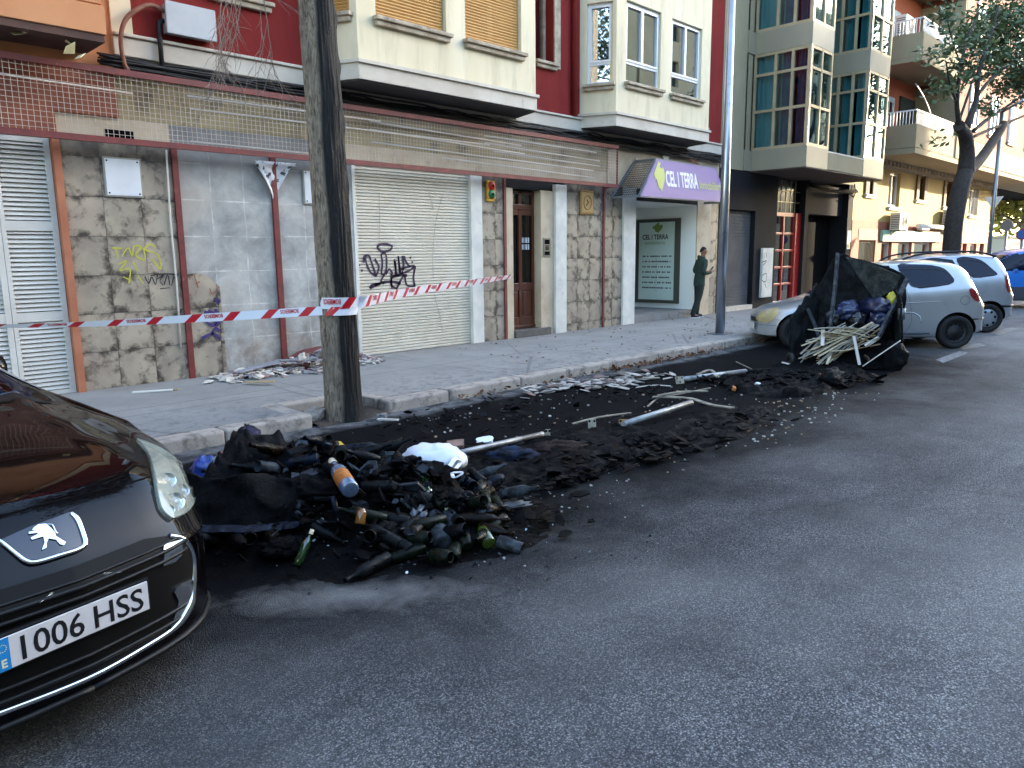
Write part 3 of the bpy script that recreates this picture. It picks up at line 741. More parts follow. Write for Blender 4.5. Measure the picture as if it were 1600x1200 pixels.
mb = MB(); mb.text('Inmobiliaria', FP.M(.42, 1.92, .023), .12, sx=1.1); logo = [(-.5, .1), (-.2, .35), (.05, .55), (.25, .5), (.1, .38), (.3, .3), (.45, .38), (.55, .15), (.45, -.1), (.2, -.35), (.1, -.5), (-.02, -.4), (-.2, -.35), (-.3, -.05), (-.42, -.1)]
mb.prism([FP.P(.8 + x * .3, 2.33 + y * .25, .021) for x, y in logo], FP.N * .002); mb.build('logo', M('logo_green', '#7c9a3d', .5), PO)
# projecting sign
SG = thing('shop_sign', 'purple estate agency awning sign reading CEL I TERRA with a green island emblem', 'sign', (15, 9.9, 2.8))
A = [Vector((13.40, 9.38, 2.88)), Vector((16.95, 9.38, 2.90)), Vector((16.62, 9.50, 3.66)), Vector((14.13, 9.50, 3.68))]
Bk = [Vector((13.32, 10.045, 2.88)), Vector((17.05, 10.045, 2.90)), Vector((16.68, 10.045, 3.66)), Vector((14.10, 10.045, 3.68))]
mb = MB(); th = Vector((0, .03, 0)); mb.prism(A, th); mb.build('sign_face', M('purple_sign', '#65528f', .45), SG)
gr = M('grey_sign_frame', '#6d7076', .5, .3); mb = MB()
for a, b in ((A[0], A[1]), (A[3], A[2]), (A[0], A[3]), (A[1], A[2]), (A[0], Bk[0]), (Bk[0], Bk[3]), (A[3], Bk[3]), (A[1], Bk[1]), (A[2], Bk[2])): mb.bar(a + Vector((0, .035, 0)), b + Vector((0, .035 if b in A else -.01, 0)), .05, .05)
mb.build('frame', gr, SG)
mb = MB()
for i in range(1, 16):
    t = i / 16; mb.bar(A[0].lerp(A[3], t) + th, Bk[0].lerp(Bk[3], t), .008, .008)
for i in range(1, 14):
    t = i / 14; mb.bar(A[0].lerp(Bk[0], t) + th, A[3].lerp(Bk[3], t) + th, .008, .008)
mb.build('side_mesh', M('dark_mesh', '#24262c', .5, .3), SG)
n_ = (A[1] - A[0]).cross(A[3] - A[0]).normalized(); n_ = n_ if n_.y < 0 else -n_
ux = (A[1] - A[0]).normalized(); uy = n_.cross(ux)
def SM(u, v, d=.004):
    m = Matrix((ux, uy, n_)).transposed().to_4x4(); m.translation = A[0] + ux * u + uy * v + n_ * d; return m
def fitx(s_, sz, bd, w_): return w_ / text_geo(s_, sz, bd)[2]
mb = MB(); mb.text('CEL I TERRA', SM(1.0, .26), .46, sx=fitx('CEL I TERRA', .46, .012, 1.32), bold=.012); mb.build('lettering', M('sign_white', '#dcdce0', .5), SG)
mb = MB(); mb.text('Inmobiliaria', SM(2.37, .26), .26, sx=fitx('Inmobiliaria', .26, .004, 1.04), bold=.004); mb.build('lettering', M('sign_yellowgreen', '#a9b05e', .5), SG)
mb = MB(); mb.prism([SM(.76 + .40 * x, .42 + .62 * y) @ Vector((0, 0, 0)) for x, y in logo], n_ * .004); mb.build('emblem', M('sign_emblem', '#a9b05a', .5), SG)
# ================================================================== glazed building with charcoal ground floor
b3 = thing('apartment_building', 'modern building with stacked bronze glazed bays over a charcoal ground floor', 'building', (22, 10.3, 0))
mb = MB(); FA.box(mb, 17.81, 26.7, 0, 13, -6, -.62); mb.build('core_wall', m_dark, b3)
def seg3(name, mat, u0, u1, z0, z1, d0=-.6, d1=0.0, **k):
    q = MB(); FA.box(q, u0, u1, z0, z1, d0, d1); return q.build(name, mat, b3, **k)
seg3('cladding', m_char_gf, 17.81, 18.2, .1, 3.80); seg3('cladding', m_char_gf, 18.201, 19.8, 2.80, 3.80); seg3('cladding', m_char_gf, 19.801, 21.1, .1, 3.8)
seg3('cladding', m_char_gf, 22.96, 23.2, .1, 3.8); seg3('cladding', m_char_gf, 23.201, 26.3, 2.84, 3.78, d1=-.2); seg3('cladding', m_char_gf, 26.301, 26.7, .1, 3.85)
seg3('upper_wall', m_cream2, 17.81, 19.4, 3.82, 13); seg3('upper_wall', m_cream2, 24.9, 26.7, 3.86, 13); seg3('upper_wall', m_cream2, 19.401, 24.899, 3.9, 13, d1=-.3)
mb = MB(); z = .25
while z < 2.75: FA.box(mb, 18.201, 19.8, z, z + .07, -.18, -.14); FA.box(mb, 18.201, 19.8, z + .07, z + .085, -.18, -.165); z += .085
R3 = mb.build('roller_shutter', M('grey_shutter', '#5b5a5a', .75, 0, spec=.2, col2='#4e4d4e', scale=3), b3)
seg3('threshold', m_band, 18.2, 19.8, .131, .25, d1=.02)
seg3('utility_cabinet', m_white, 20.2, 20.83, .42, 1.8, d0=0.001, d1=.08, bevel=.01)
mb = MB()
for pts in ([(1560, 380), (1562, 410)], [(1575, 380), (1577, 412)], [(1590, 380), (1592, 410)], [(1560, 440), (1590, 430), (1570, 460)], [(1565, 520), (1590, 510), (1585, 560), (1562, 550), (1565, 520)], [(1580, 570), (1590, 600)]):
    ribbon(mb, [Vector(FA.P(*FA.hit(800 + x / 4, 300 + y / 4, .085), .085)) for x, y in pts], .03, (0, -1, 0))
mb.build('graffiti_tag', m_tagk, b3)
m_rdoor = M('red_lacquer', '#a8201c', .35, col2='#9a1c19', scale=2, coat=.3)
mb = MB(); D = -.15
FA.box(mb, 21.101, 21.19, .13, 2.83, D - .06, D); FA.box(mb, 22.60, 22.955, .13, 2.83, D - .06, D + .04); FA.box(mb, 21.19, 22.60, 2.72, 2.83, D - .06, D); FA.box(mb, 21.19, 22.6, .13, .24, D - .06, D)
FA.box(mb, 21.85, 21.93, .24, 2.72, D - .05, D + .01)
for k in range(1, 5): FA.box(mb, 21.19, 22.60, .24 + k * .496 - .03, .24 + k * .496 + .03, D - .05, D - .005)
RD = mb.build('red_door', m_rdoor, b3, bevel=.006)
mb = MB(); FA.box(mb, 21.19, 22.6, .24, 2.72, D - .05, D - .044); mb.build('pane', mat_glass('door_glass', '#2b2e30', .12, .02, 1.0), RD)
mb = MB(); FA.box(mb, 21.101, 22.955, 2.83, 3.76, D - .06, D - .045); mb.build('glass_block_panel', mat_glass('warm_reflection_glass', '#8a7350', .12, .12, 1.0), b3)  # tint carries the reflection of a warm building
mb = MB()
for k in range(1, 6): FA.box(mb, 21.1 + k * .309 - .012, 21.1 + k * .309 + .012, 2.84, 3.76, D - .045, D - .03)
for k in range(1, 3): FA.box(mb, 21.101, 22.955, 2.83 + k * .31 - .012, 2.83 + k * .31 + .012, D - .046, D - .031)
mb.build('glazing_bar', m_bronze, b3); seg3('door_backing', M('warm_reflection_back', '#7b6140', .9), 21.1, 22.96, .1, 3.8, -.61, D - .3)  # warm backing colour adds to the reflection painted into the glass blocks
seg3('garage_recess', m_dark, 23.201, 26.3, .1, 2.84, -.61, -.58)
mb = MB(); FA.box(mb, 26.36, 26.62, 1.75, 2.35, .001, .02, 0); FA.box(mb, 26.4, 26.58, 2.05, 2.28, .02, .024, 1); FA.box(mb, 26.42, 26.56, 1.8, 1.98, .02, .024, 2)
single(mb, 'parking_sign', [M('sign_plate', '#cfcac0', .5), M('sign_red', '#9a2a22', .5), M('sign_yellow', '#b9a24a', .5)], 'small white sign with red and yellow marks on the dark garage pier', 'sign')
# glazed bays
def glazed(fr, u0, u1, z0, z1, cols, rails, curtain, par=b3):
    q = MB(); fw = .07
    us = [u0 + (u1 - u0) * c for c in cols]
    for i, u in enumerate(us): fr.box(q, u - fw / 2 if 0 < i < len(us) - 1 else (u if i == 0 else u - fw), (u + fw / 2) if 0 < i < len(us) - 1 else (u + fw if i == 0 else u), z0, z1, -.09, 0)
    for z in [z0, z1 - fw] + rails: fr.box(q, u0, u1, z, z + fw, -.085, -.006)
    w = q.build('window', m_bronze, par); g = MB(); fr.box(g, u0 + .01, u1 - .01, z0 + .01, z1 - .01, -.05, -.044); g.build('pane', m_glass2, w)
    for i in range(len(us) - 1):
        c = MB(); a, b = us[i] + .05, us[i + 1] - .05
        c.grid(lambda p, s_: fr.P(a + (b - a) * p, z0 + .03 + (z1 - z0 - .06) * s_, -.22 + .03 * sin((a + (b - a) * p) * 26)), max(12, int((b - a) * 26)), 1); c.build('curtain', curtain[i % len(curtain)], w)
    return w
def glazed_bay(ua, ub, dfront, dback, z_levels, cols_s, side_mats, front_mats):
    yb = YF - dfront
    fs = FR((ua, YF - dback, 0), (0, -1, 0)); Ls = dfront - dback; ff = FR((ua, yb, 0), (1, 0, 0))
    for zs0, zs1, zw1 in z_levels:
        q = MB(); q.box(ua, ub, yb, YF - dback, zs0, zs1); q.build('spandrel', m_panel, b3, bevel=.006)
        glazed(fs, 0, Ls - .03, zs1 + .001, zw1 - .001, cols_s, [zs1 + .94 * (zw1 - zs1) / 2.41, zs1 + 1.85 * (zw1 - zs1) / 2.41], side_mats)
        glazed(ff, .03, ub - ua, zs1 + .001, zw1 - .001, [0, .5, 1], [zs1 + .94 * (zw1 - zs1) / 2.41, zs1 + 1.85 * (zw1 - zs1) / 2.41], front_mats)
        q = MB(); q.box(ua - .005, ua + .03, yb - .005, yb + .03, zs1 + .001, zw1 - .001); q.build('corner_trim', m_alu, b3)
        q = MB(); q.box(ua + .45, ub - .05, yb + .4, YF - dback, zs1 + .01, zw1 - .01); q.build('inner_wall', m_dark, b3)
lv = [(3.83, 4.35, 6.76), (6.761, 7.30, 9.7), (9.701, 10.24, 12.6)]
glazed_bay(19.4, 20.72, 1.52, -.02, lv, [0, .40, .70, 1], [m_curtg, m_curt, m_curtb], [m_curt, m_curtb])
glazed_bay(23.26, 24.88, 1.52, -.02, lv, [0, .45, .72, 1], [m_curtg, m_curtg, m_curtg], [m_curtg, m_curtw])
FS = FR((0, YF, 0), (1, 0, 0)); glazed(FS, 19.0, 19.39, 4.35, 6.75, [0, 1], [5.29, 6.2], [m_curtg]); seg3('spandrel', m_panel, 19.0, 19.399, 3.83, 4.349, .001, .03); seg3('spandrel', m_panel, 19.0, 19.399, 6.76, 7.3, .001, .03); glazed(FS, 19.0, 19.39, 7.31, 9.7, [0, 1], [8.2], [m_curtg])
mb = MB(); mb.box(20.721, 23.259, 8.551, 10.35, 3.84, 4.28); mb.build('ledge', m_cream2, b3, bevel=.008)
mb = MB(); mb.box(20.721, 23.259, 8.54, 10.35, 4.281, 4.31); mb.build('ledge_coping', m_white, b3)
mb = MB(); mb.box(19.41, 24.87, 8.56, 10.4, 3.80, 3.829); mb.build('soffit', M('brown_soffit', '#3f3129', .8), b3)
mb = MB(); rc = random.Random(9)
for k in range(4):
    o = [FA.P(23 + 3.8 * t / 10, 3.72 - .10 * sin(pi * t / 10) - .03 * k, .05 + .02 * k) for t in range(11)]; mb.tube(o, .018, 6)
mb.tube([FA.P(26.6, 3.9, .05), FA.P(26.62, 3.6, .08), FA.P(26.5, 3.45, .08), FA.P(26.3, 3.5, .08)], .02, 6)
single(mb, 'cable_bundle', m_dark, 'sagging black cables under the glazed bays by the garage pier', 'cables')

# ================================================================== yellow and coral building
b4 = thing('apartment_building', 'sunlit yellow and coral building with white railed balconies and shops below', 'building', (36, 10.3, 0))
YB = 8.55
mb = MB(); FA.box(mb, 26.71, 44.6, 0, 4.82, -6, -.42); FA.box(mb, 26.71, 62, 4.83, 14, -6, -.42); mb.build('core_wall', m_dark, b4)
def seg4(name, mat, u0, u1, z0, z1, d0=-.4, d1=0.0, **k):
    q = MB(); FA.box(q, u0, u1, z0, z1, d0, d1); return q.build(name, mat, b4, **k)
wins = [(27.65, 28.55, 3.62, 4.5, 's'), (30.0, 31.2, 3.28, 4.52, 'w'), (33.0, 34.2, 3.65, 4.6, 's'), (36.6, 38.1, 3.5, 4.62, 's'), (40.7, 42.2, 3.25, 4.5, 'w')]
mb = MB(); FA.holes(mb, 26.71, 44.6, 2.72, 4.82, [w[:4] for w in wins], -.4, 0); mb.build('yellow_wall', m_yellow, b4)
for u0, u1, z0, z1, k in wins:
    w = window(b4, FA, u0, u1, z0, z1, depth=.12, sillm=m_white, curtain=m_curtw if k == 'w' else None, fm=m_pvc if k == 'w' else m_shut)
    if k == 's':
        for a, b in ((u0 - .05, u0 + .28), (u1 - .28, u1 + .05)):
            q = MB(); FA.box(q, a, b, z0, z1, .02, .06); zz = z0 + .05
            while zz < z1 - .08: FA.box(q, a + .03, b - .03, zz, zz + .035, .06, .072); zz += .06
            q.build('shutter', m_shut, w)
    else:
        q = MB(); uu = u0 + .1
        while uu < u1: q.tube([FA.P(uu, z0, .03), FA.P(uu, z1, .03)], .012, 5); uu += .16
        if u0 > 40: q.build('window_bars', m_pvc, w)
shops = [(27.4, 29.0, .13, 2.05), (29.6, 30.7, .13, 2.0), (31.4, 33.0, .13, 2.0), (33.3, 35.6, .13, 2.0), (37.2, 38.4, .13, 1.95), (40.2, 40.9, .13, 1.95), (41.5, 42.6, .13, 1.95), (43.2, 44.0, .13, 1.95)]
mb = MB(); FA.holes(mb, 26.71, 44.6, .1, 2.719, shops, -.4, .015); mb.build('ground_floor_wall', m_salmon, b4)
m_greybr = M('taupe_fascia', '#8a7c6a', .8, col2='#7d6f5f', scale=2); seg4('fascia', m_greybr, 36.4, 44.5, 1.96, 2.7, .016, .04); seg4('fascia', m_greybr, 27.3, 29.1, 2.06, 2.45, .016, .03)
for i, (a, b, c, d) in enumerate(shops):
    q = MB(); fwx = .08
    FA.box(q, a, a + fwx, c, d, -.2, -.1); FA.box(q, b - fwx, b, c, d, -.2, -.1); FA.box(q, a + fwx, b - fwx, d - fwx, d, -.2, -.1)
    w = q.build('shop_front', m_white if i in (1, 2, 3, 6) else M('red_brown_door', '#6d3226', .6), b4)
    g = MB(); FA.box(g, a + .02, b - .02, c, d - .02, -.18, -.17); g.build('pane', m_glass, w)
    g = MB(); FA.box(g, a + .02, b - .02, c, d - .02, -.39, -.3); g.build('blind', [m_white, m_curtw, m_curtg][i % 3] if i not in (4, 5, 7) else m_dark, w)
    if i == 0:
        g = MB(); uu = a + .1
        while uu < b: g.tube([FA.P(uu, c, -.05), FA.P(uu, d, -.05)], .015, 5); uu += .13
        g.build('window_bars', m_cream2, w)
SGN = thing('shop_sign', 'pale green shop fascia sign with white marks below the rolled white awning', 'sign', (33, 10, 2))
mb = MB(); FA.box(mb, 29.4, 36.2, 2.02, 2.42, .02, .12); mb.build('board', M('mint_sign', '#8fb5a2', .6, col2='#84ab98', scale=3), SGN)
mb = MB(); r5 = random.Random(2)
for k in range(7): FA.box(mb, 32.3 + k * .34, 32.3 + k * .34 + r5.uniform(.12, .22), 2.12, 2.33, .121, .125)
mb.build('marks', m_white, SGN)
mb = MB(); mb.tube([FA.P(32.9, 2.62, .22), FA.P(37.0, 2.62, .22)], .09, 10)
for u in (33.2, 36.6): FA.box(mb, u, u + .9, 2.47, 2.53, .1, .3)
single(mb, 'rolled_awning', m_curtw, 'rolled white shop awning above the pale green fascia sign', 'awning', bevel=0)
# moulding, slabs, balconies
mb = MB(); uu = 26.75
while uu < 44.5: FA.box(mb, uu, uu + .22, 4.66, 4.82, .001, .26); uu += .40
FA.box(mb, 26.72, 44.5, 4.60, 4.66, .001, .06); mb.build('eaves_bracket', m_sill, b4)
mb = MB(); mb.box(27.65, 64, YB, 10.4, 4.84, 5.02); mb.build('slab', m_cream2, b4)
FB = FR((27.65, YB, 0), (1, 0, 0)); FBS = FR((27.65, YF, 0), (0, -1, 0))
seg4('upper_wall', m_coral, 26.71, 32.1, 5.03, 14)
for z0 in (5.03, 7.86, 10.8):
    q = MB(); top = z0 + .74
    FB.box(q, 0, 4.25, z0, top, -.12, 0); FBS.box(q, 0, 1.40, z0, top, -.12, 0)
    if z0 > 6: q.box(27.65, 32.0, YB, YF - .001, z0 - .14, z0 - .001)
    bal = q.build('balcony', m_cream2, b4, bevel=.008)
    q = MB()
    for frm, L in ((FB, 4.2), (FBS, 1.46)):
        frm.box(q, 0, L, top + .42, top + .46, -.08, -.04); u = .05
        while u < L: frm.box(q, u, u + .02, top, top + .42, -.07, -.05); u += .10
    q.build('railing', M('white_railing', '#c9ccd0', .4), bal)
    q = MB(); q.box(32.001, 32.1, YB + .01, YF, z0, z0 + 2.6); q.build('partition_wall', m_cream2, b4)
for z0 in (5.05, 7.9): window(b4, FA, 28.6, 29.9, z0, z0 + 2.0, depth=-.03, curtain=None, sill=False, fw=.1)
seg4('awning_shade', M('dark_green_screen', '#20281f', .9, col2='#3a3a2a', scale=9), 30.4, 32.0, 5.4, 7.2, .001, .06)
mb = MB(); mb.box(32.101, 62, YB, YF + .3, 5.82, 14); mb.build('pink_bay', m_pink, b4)
mb = MB(); mb.box(32.101, 62, YB - .03, YF + .3, 5.021, 5.82); mb.build('cream_fascia', m_cream2, b4)
FPK = FR((0, YB, 0), (1, 0, 0))
for u in (33.4, 36.4, 39.6, 43.0, 47.0, 51.0):
    for z in (6.3, 9.2): window(b4, FPK, u, u + 1.2, z, z + 1.5, depth=-.05, sillm=m_white, fm=m_pvc, blind=m_curtw if u > 38 else None, curtain=m_curtw)
def ac_unit(u, z, label, w=.85, h=.62, d=.35, y0=.12, fr=FA):
    t = thing('air_conditioner', label, 'air conditioner', fr.P(u + w / 2, z, 0), group='air conditioners on the facade')
    q = MB(); fr.box(q, u, u + w, z, z + h, y0, y0 + d); q.build('casing', M('ac_casing', '#c5c2b8', .5), t, bevel=.015)
    q = MB(); q.tube([fr.P(u + w * .58 + .24 * cos(a * pi / 10), z + h * .5 + .24 * sin(a * pi / 10), y0 + d + .008) for a in range(21)], .012, 6)
    for k in range(4): q.tube([fr.P(u + w * .58 + .05 * (k + 1) * cos(a * pi / 8), z + h * .5 + .05 * (k + 1) * sin(a * pi / 8), y0 + d + .006) for a in range(17)], .006, 4)
    q.add([fr.P(u + w * .58 + .235 * cos(a * pi / 10), z + h * .5 + .235 * sin(a * pi / 10), y0 + d + .003) for a in range(20)], [tuple(range(20))], 1)
    q.build('fan_grille', [M('grille_grey', '#8d8c88', .5), M('fan_dark', '#3b3a39', .7)], t)
    q = MB()
    for k in range(8): q.box(fr.P(u, 0, 0).x - .006, fr.P(u, 0, 0).x - .001, fr.P(u, 0, y0 + d - .04).y, fr.P(u, 0, y0 + .04).y, z + .06 + k * .062, z + .09 + k * .062)
    q.build('side_vent', M('vent_dark', '#55534f', .6), t)
    q = MB()
    for a in (u + .1, u + w - .13): fr.box(q, a, a + .03, z - .04, z - .001, 0.001, y0 + d); fr.box(q, a, a + .03, z - .3, z - .04, .001, .03)
    q.build('bracket', M('bracket_steel', '#5b5853', .5, .5), t)
    return t
ac_unit(30.0, 2.42, 'white air conditioner above the left end of the mint green shop sign'); ac_unit(36.35, 2.75, 'beige air conditioner on the yellow wall right above the rolled awning')
ac_unit(28.0, 8.72, 'white air conditioner standing on the upper coral balcony', y0=.5)
mb = MB(); mb.tube([Vector(p) for p in spline([(29.6, 9.3, 7.4), (30.3, 9.2, 7.0), (30.8, 9.1, 6.5), (30.5, 9.0, 6.1), (30.0, 9.0, 6.2)], 6)], .02, 6)
single(mb, 'bent_pipe', m_pvc, 'bent white hose curling above the lower balcony railing', 'hose')

# ================================================================== opposite side of the street (shades this side, seen in reflections)
b5 = thing('apartment_building', 'low cream terrace on the opposite side of the street', 'building', (10, -12, 0))
def terrace(par, u0, u1, H):
    FO = FR((0, -12.0, 0), (-1, 0, 0)); hs = []; u = u0 + 1
    while u < u1 - 2:
        z = 4.2
        while z < H - 2: hs.append((u, u + 1.5, z, z + 1.7)); z += 3
        u += 3.4
    mb = MB(); FO.holes(mb, u0, u1, 3.4, H, hs, -.25, 0); FO.box(mb, u0, u1, .13, 3.39, -.25, -.1); FO.box(mb, u0, u1, .13, H - .1, -9, -.5); mb.build('wall', m_cream2, par)
    mb = MB(); FO.box(mb, u0 + .1, u1 - .1, 3.5, H - .2, -.3, -.27); mb.build('window_panes', M('dark_pane', '#1c2227', .08), par)
terrace(b5, -44, 40, 11.5)
b6 = thing('apartment_building', 'tall cream block added out of view across the street to shade the near facades', 'building', (57, -12, 0))
terrace(b6, -70, -44.2, 22)  # added block, placed and sized to keep direct sun off the near facades
b7 = thing('apartment_building', 'low far terrace added out of view across the street to hide the bright horizon', 'building', (110, -12, 0))
terrace(b7, -170, -70.2, 8.5)  # added terrace, screens the glow that grazing walls would mirror
# ================================================================== fittings on the near facade
MF = thing('sign_mesh_frame', 'long maroon steel frame with pale wire mesh running above the shop fronts', 'mesh frame', (7, 9.8, 3.1))
FM_ = FR((0, 9.80, 0), (1, 0, 0)); mb = MB()
FM_.box(mb, .6, 13.16, 3.055, 3.125, -.03, .02); FM_.box(mb, .6, 13.16, 3.835, 3.905, -.03, .02)
for z in (3.09, 3.87): mb.box(13.12, 13.16, 9.83, 10.06, z - .02, z + .02)
for u in (.62, 13.13): FM_.box(mb, u, u + .02, 3.126, 3.834, -.02, .01)
mb.build('rail', m_maroon, MF)
wire = M('pale_wire', '#c4b5a8', .5, .0, col2='#a8968a', scale=3); mb = MB()
def wbar(a, b, r=.0032): mb.tube([a, b], r, 4, cap=False)
u = .66
while u < 13.12: wbar(FM_.P(u, 3.12, 0), FM_.P(u, 3.84, 0)); u += .062
z = 3.16
while z < 3.83: wbar(FM_.P(.62, z, .004), FM_.P(13.13, z, .004)); z += .058
yy = 9.84
while yy < 10.05: wbar(Vector((13.14, yy, 3.1)), Vector((13.14, yy, 3.86))); yy += .06
for k in range(12): wbar(Vector((13.14, 9.8, 3.16 + k * .058)), Vector((13.14, 10.05, 3.16 + k * .058)))
mb.build('wire_mesh', wire, MF)
m_tubew = M('white_tube', '#c7bfb6', .4); mb = MB()
for (x0, z0, x1, z1) in ((.7, 3.70, 3.6, 3.66), (4.25, 3.72, 7.2, 3.74), (4.28, 3.57, 9.5, 3.60), (7.0, 3.72, 10.3, 3.66), (7.0, 3.60, 10.4, 3.52), (7.0, 3.42, 12.4, 3.36), (4.25, 3.17, 6.3, 3.16), (8.4, 3.30, 12.4, 3.22), (9.4, 3.74, 12.5, 3.72), (9.4, 3.62, 12.6, 3.56), (9.6, 3.50, 12.6, 3.46)):
    mb.tube([FM_.P(x0, z0, -.05), FM_.P(x1, z1, -.05)], .011, 6)
mb.build('neon_tube', m_tubew, MF)
FRNT = FR((0, YF, 0), (1, 0, 0))
mb = MB(); rc = random.Random(4)
for k in range(16):
    zc = rc.uniform(3.93, 4.08); yc = rc.uniform(.02, .16); ph = rc.uniform(0, 6); pts = []
    for i in range(40):
        x = 3.3 + i * (17.75 - 3.3) / 39; pts.append(FRNT.P(x, zc + .035 * sin(x * rc.uniform(.9, 1.1) + ph) + rc.uniform(-.008, .008), yc))
    mb.tube(spline(pts, 2), rc.uniform(.008, .022), 6)
m_cable = M('black_cable', '#070708', .6, col2='#151414', scale=6)
single(mb, 'cable_bundle', m_cable, 'thick tangle of black cables strung above the wire mesh frame', 'cables')
mb = MB(); FA.box(mb, 4.10, 4.70, 4.46, 4.80, .02, .17, 0); FA.box(mb, 4.085, 4.715, 4.44, 4.82, .171, .19, 0)
EL = thing('junction_box', 'grey electrical box on the red wall with a brown conduit', 'junction box', (4.4, 10.0, 4.46)); mb.build('casing', M('grey_box', '#a8a9ab', .45, col2='#9fa0a2', scale=4), EL, bevel=.01)
mb = MB(); mb.tube(spline([FA.P(4.12, 4.70, .1), FA.P(3.95, 4.74, .12), FA.P(3.78, 4.66, .14), FA.P(3.62, 4.50, .14), FA.P(3.55, 4.28, .14), FA.P(3.56, 4.02, .14), FA.P(3.6, 3.93, .14)], 6), .028, 8); mb.build('conduit', M('rusty_conduit', '#6d4030', .7, col2='#7d5140', scale=8), EL)
mb = MB(); mb.tube([FA.P(4.09, 4.6, .08), FA.P(4.04, 4.58, .08), FA.P(4.03, 4.5, .08), FA.P(4.03, 3.95, .08)], .03, 8); mb.build('cable_duct', m_cable, EL)
def blank(u0, u1, z0, z1, label):
    t = thing('blank_panel', label, 'panel', FA.P((u0 + u1) / 2, z0, 0))
    q = MB(); FA.box(q, u0, u1, z0, z1, .001, .022); q.build('frame', M('panel_edge', '#8f8b80', .5), t, bevel=.004)
    q = MB(); FA.box(q, u0 + .02, u1 - .02, z0 + .02, z1 - .02, .0225, .03); q.build('sheet', M('white_panel', '#cfd0d2', .4, col2='#c3c4c6', scale=3), t)
    q = MB()
    for a, b in ((u0 + .045, z0 + .045), (u1 - .045, z0 + .045), (u0 + .045, z1 - .045), (u1 - .045, z1 - .045)): q.lathe([(.0, .008), (.008, .006), (.011, 0)], 8, FA.M(a, b, .03))
    q.build('screw', m_dark, t)
blank(3.25, 3.69, 2.46, 2.93, 'blank white panel with four screws on the tiles left of the thin white pipe')
blank(5.93, 6.40, 2.47, 2.96, 'blank white panel partly hidden behind the near tree trunk')
mb = MB(); mb.tube([FA.P(4.00, 3.06, .06), FA.P(4.0, 2.95, .05), FA.P(3.99, 2.2, .03), FA.P(4.0, 1.4, .025), FA.P(3.985, .55, .02)], .012, 8)
single(mb, 'thin_pipe', m_tubew, 'thin white pipe hanging down the tiled wall beside the red post', 'pipe')
mb = MB(); r = random.Random(3)
def rag(u, v):
    x = 5.20 + .62 * u; lim = 3.03 - (.05 + .52 * max(0, 1 - abs(u - .42) / .42) ** 1.1) * v
    return FA.P(x, lim, .04 + .05 * sin(u * 9) * v + .03 * noise.noise(Vector((u * 5, v * 4, 1))))
mb.grid(rag, 24, 14); t_ = NT('torn_banner'); pp = t_.pos(); t_.fin(t_.mix(t_.mr(t_.noise(pp, 14, 4), .56, .6), C('#cfcfd1'), C('#3b3f45')), .6); MATS['torn_banner'] = t_.m
o = single(mb, 'torn_banner', t_.m, 'torn white plastic banner remnant hanging under the mesh frame', 'banner'); o.modifiers.new('Solid', 'SOLIDIFY').thickness = .004
TL = thing('novelty_traffic_light', 'small yellow panel with a red and a green light on the pilaster', 'traffic light', FA.P(9.69, 2.66, 0))
mb = MB(); FA.box(mb, 9.60, 9.80, 2.70, 3.02, .001, .05); FA.box(mb, 9.60, 9.78, 2.655, 2.699, .001, .04); mb.build('panel', M('yellow_panel', '#c08c1c', .5), TL, bevel=.008)
for z, c, nm in ((2.93, '#b0141c', 'red_lens'), (2.785, '#0c5c3a', 'green_lens')):
    q = MB(); q.lathe([(.078, 0), (.078, .02), (.06, .035), (.0, .045)], 18, FA.M(9.70, z, .05)); q.build('lamp_lens', M(nm, c, .3), TL)
    q = MB(); q.lathe([(.025, .044), (.02, .05), (0, .051)], 12, FA.M(9.70, z, .05)); q.build('lamp_centre', m_dark, TL)
mb = MB(); mb.tube([FA.P(14.1 + k * .05, 3.75, .02) for k in range(3)], .01, 5); FA.box(mb, 15.2, 15.4, 3.74, 3.98, .001, .05)
single(mb, 'fuse_box', m_white, 'small white box on the wall above the purple sign', 'fuse box')
mb = MB()
for k in range(3): mb.tube(spline([FA.P(16.2 + .1 * k, 3.98, .05), FA.P(16.25 + .1 * k, 3.85, .12), FA.P(16.5 + .1 * k, 3.75, .1), FA.P(16.6 + .08 * k, 3.6, .06)], 6), .012, 5)
single(mb, 'loose_cable', M('orange_cable', '#8a5a45', .6), 'loose looping cables above the right end of the purple sign', 'cables')

# ================================================================== near tree (scorched on one side)
T1 = thing('street_tree', 'near street tree with its trunk charred black on the right side', 'tree', (4.37, 6.83, 0))
bark = mat_bark()
def trunk_fn(u, v):
    z = v * 6.2; a = u * 2 * pi
    r = pchip([0, .12, .5, 1.2, 3, 5, 6.2], [.225, .205, .19, .185, .178, .17, .165], z)
    r *= 1 + .03 * noise.noise(Vector((cos(a) * 1.4, sin(a) * 1.4, z * .6)))
    r += 0.024 * abs(noise.noise(Vector((cos(a) * 8, sin(a) * 8, z * 1.3 + .5 * noise.noise(Vector((a, z, 1))))))) - .007
    for ka, kz, ks, kh in ((-.35, 3.05, .10, .022), (-.5, 2.45, .09, .012), (-.3, 3.6, .08, .022), (-.55, 4.05, .08, .024)):
        da = atan2(sin(a - ka), cos(a - ka)); r += kh * math.exp(-((da * .2 / ks * 1.0) ** 2 + ((z - kz) / ks) ** 2))
    if z < .25: r += .03 * max(0, cos(a * 5 + 1)) * (1 - z / .25)
    cx = 4.37 - .055 * (z / 4.2) ** 1.2 + .004 * sin(z * 1.1)
    return Vector((cx + r * cos(a), 6.83 + .04 * (z / 4) + r * sin(a), z - .02))
mb = MB(); mb.grid(trunk_fn, 150, 300); mb.build('trunk', bark, T1)
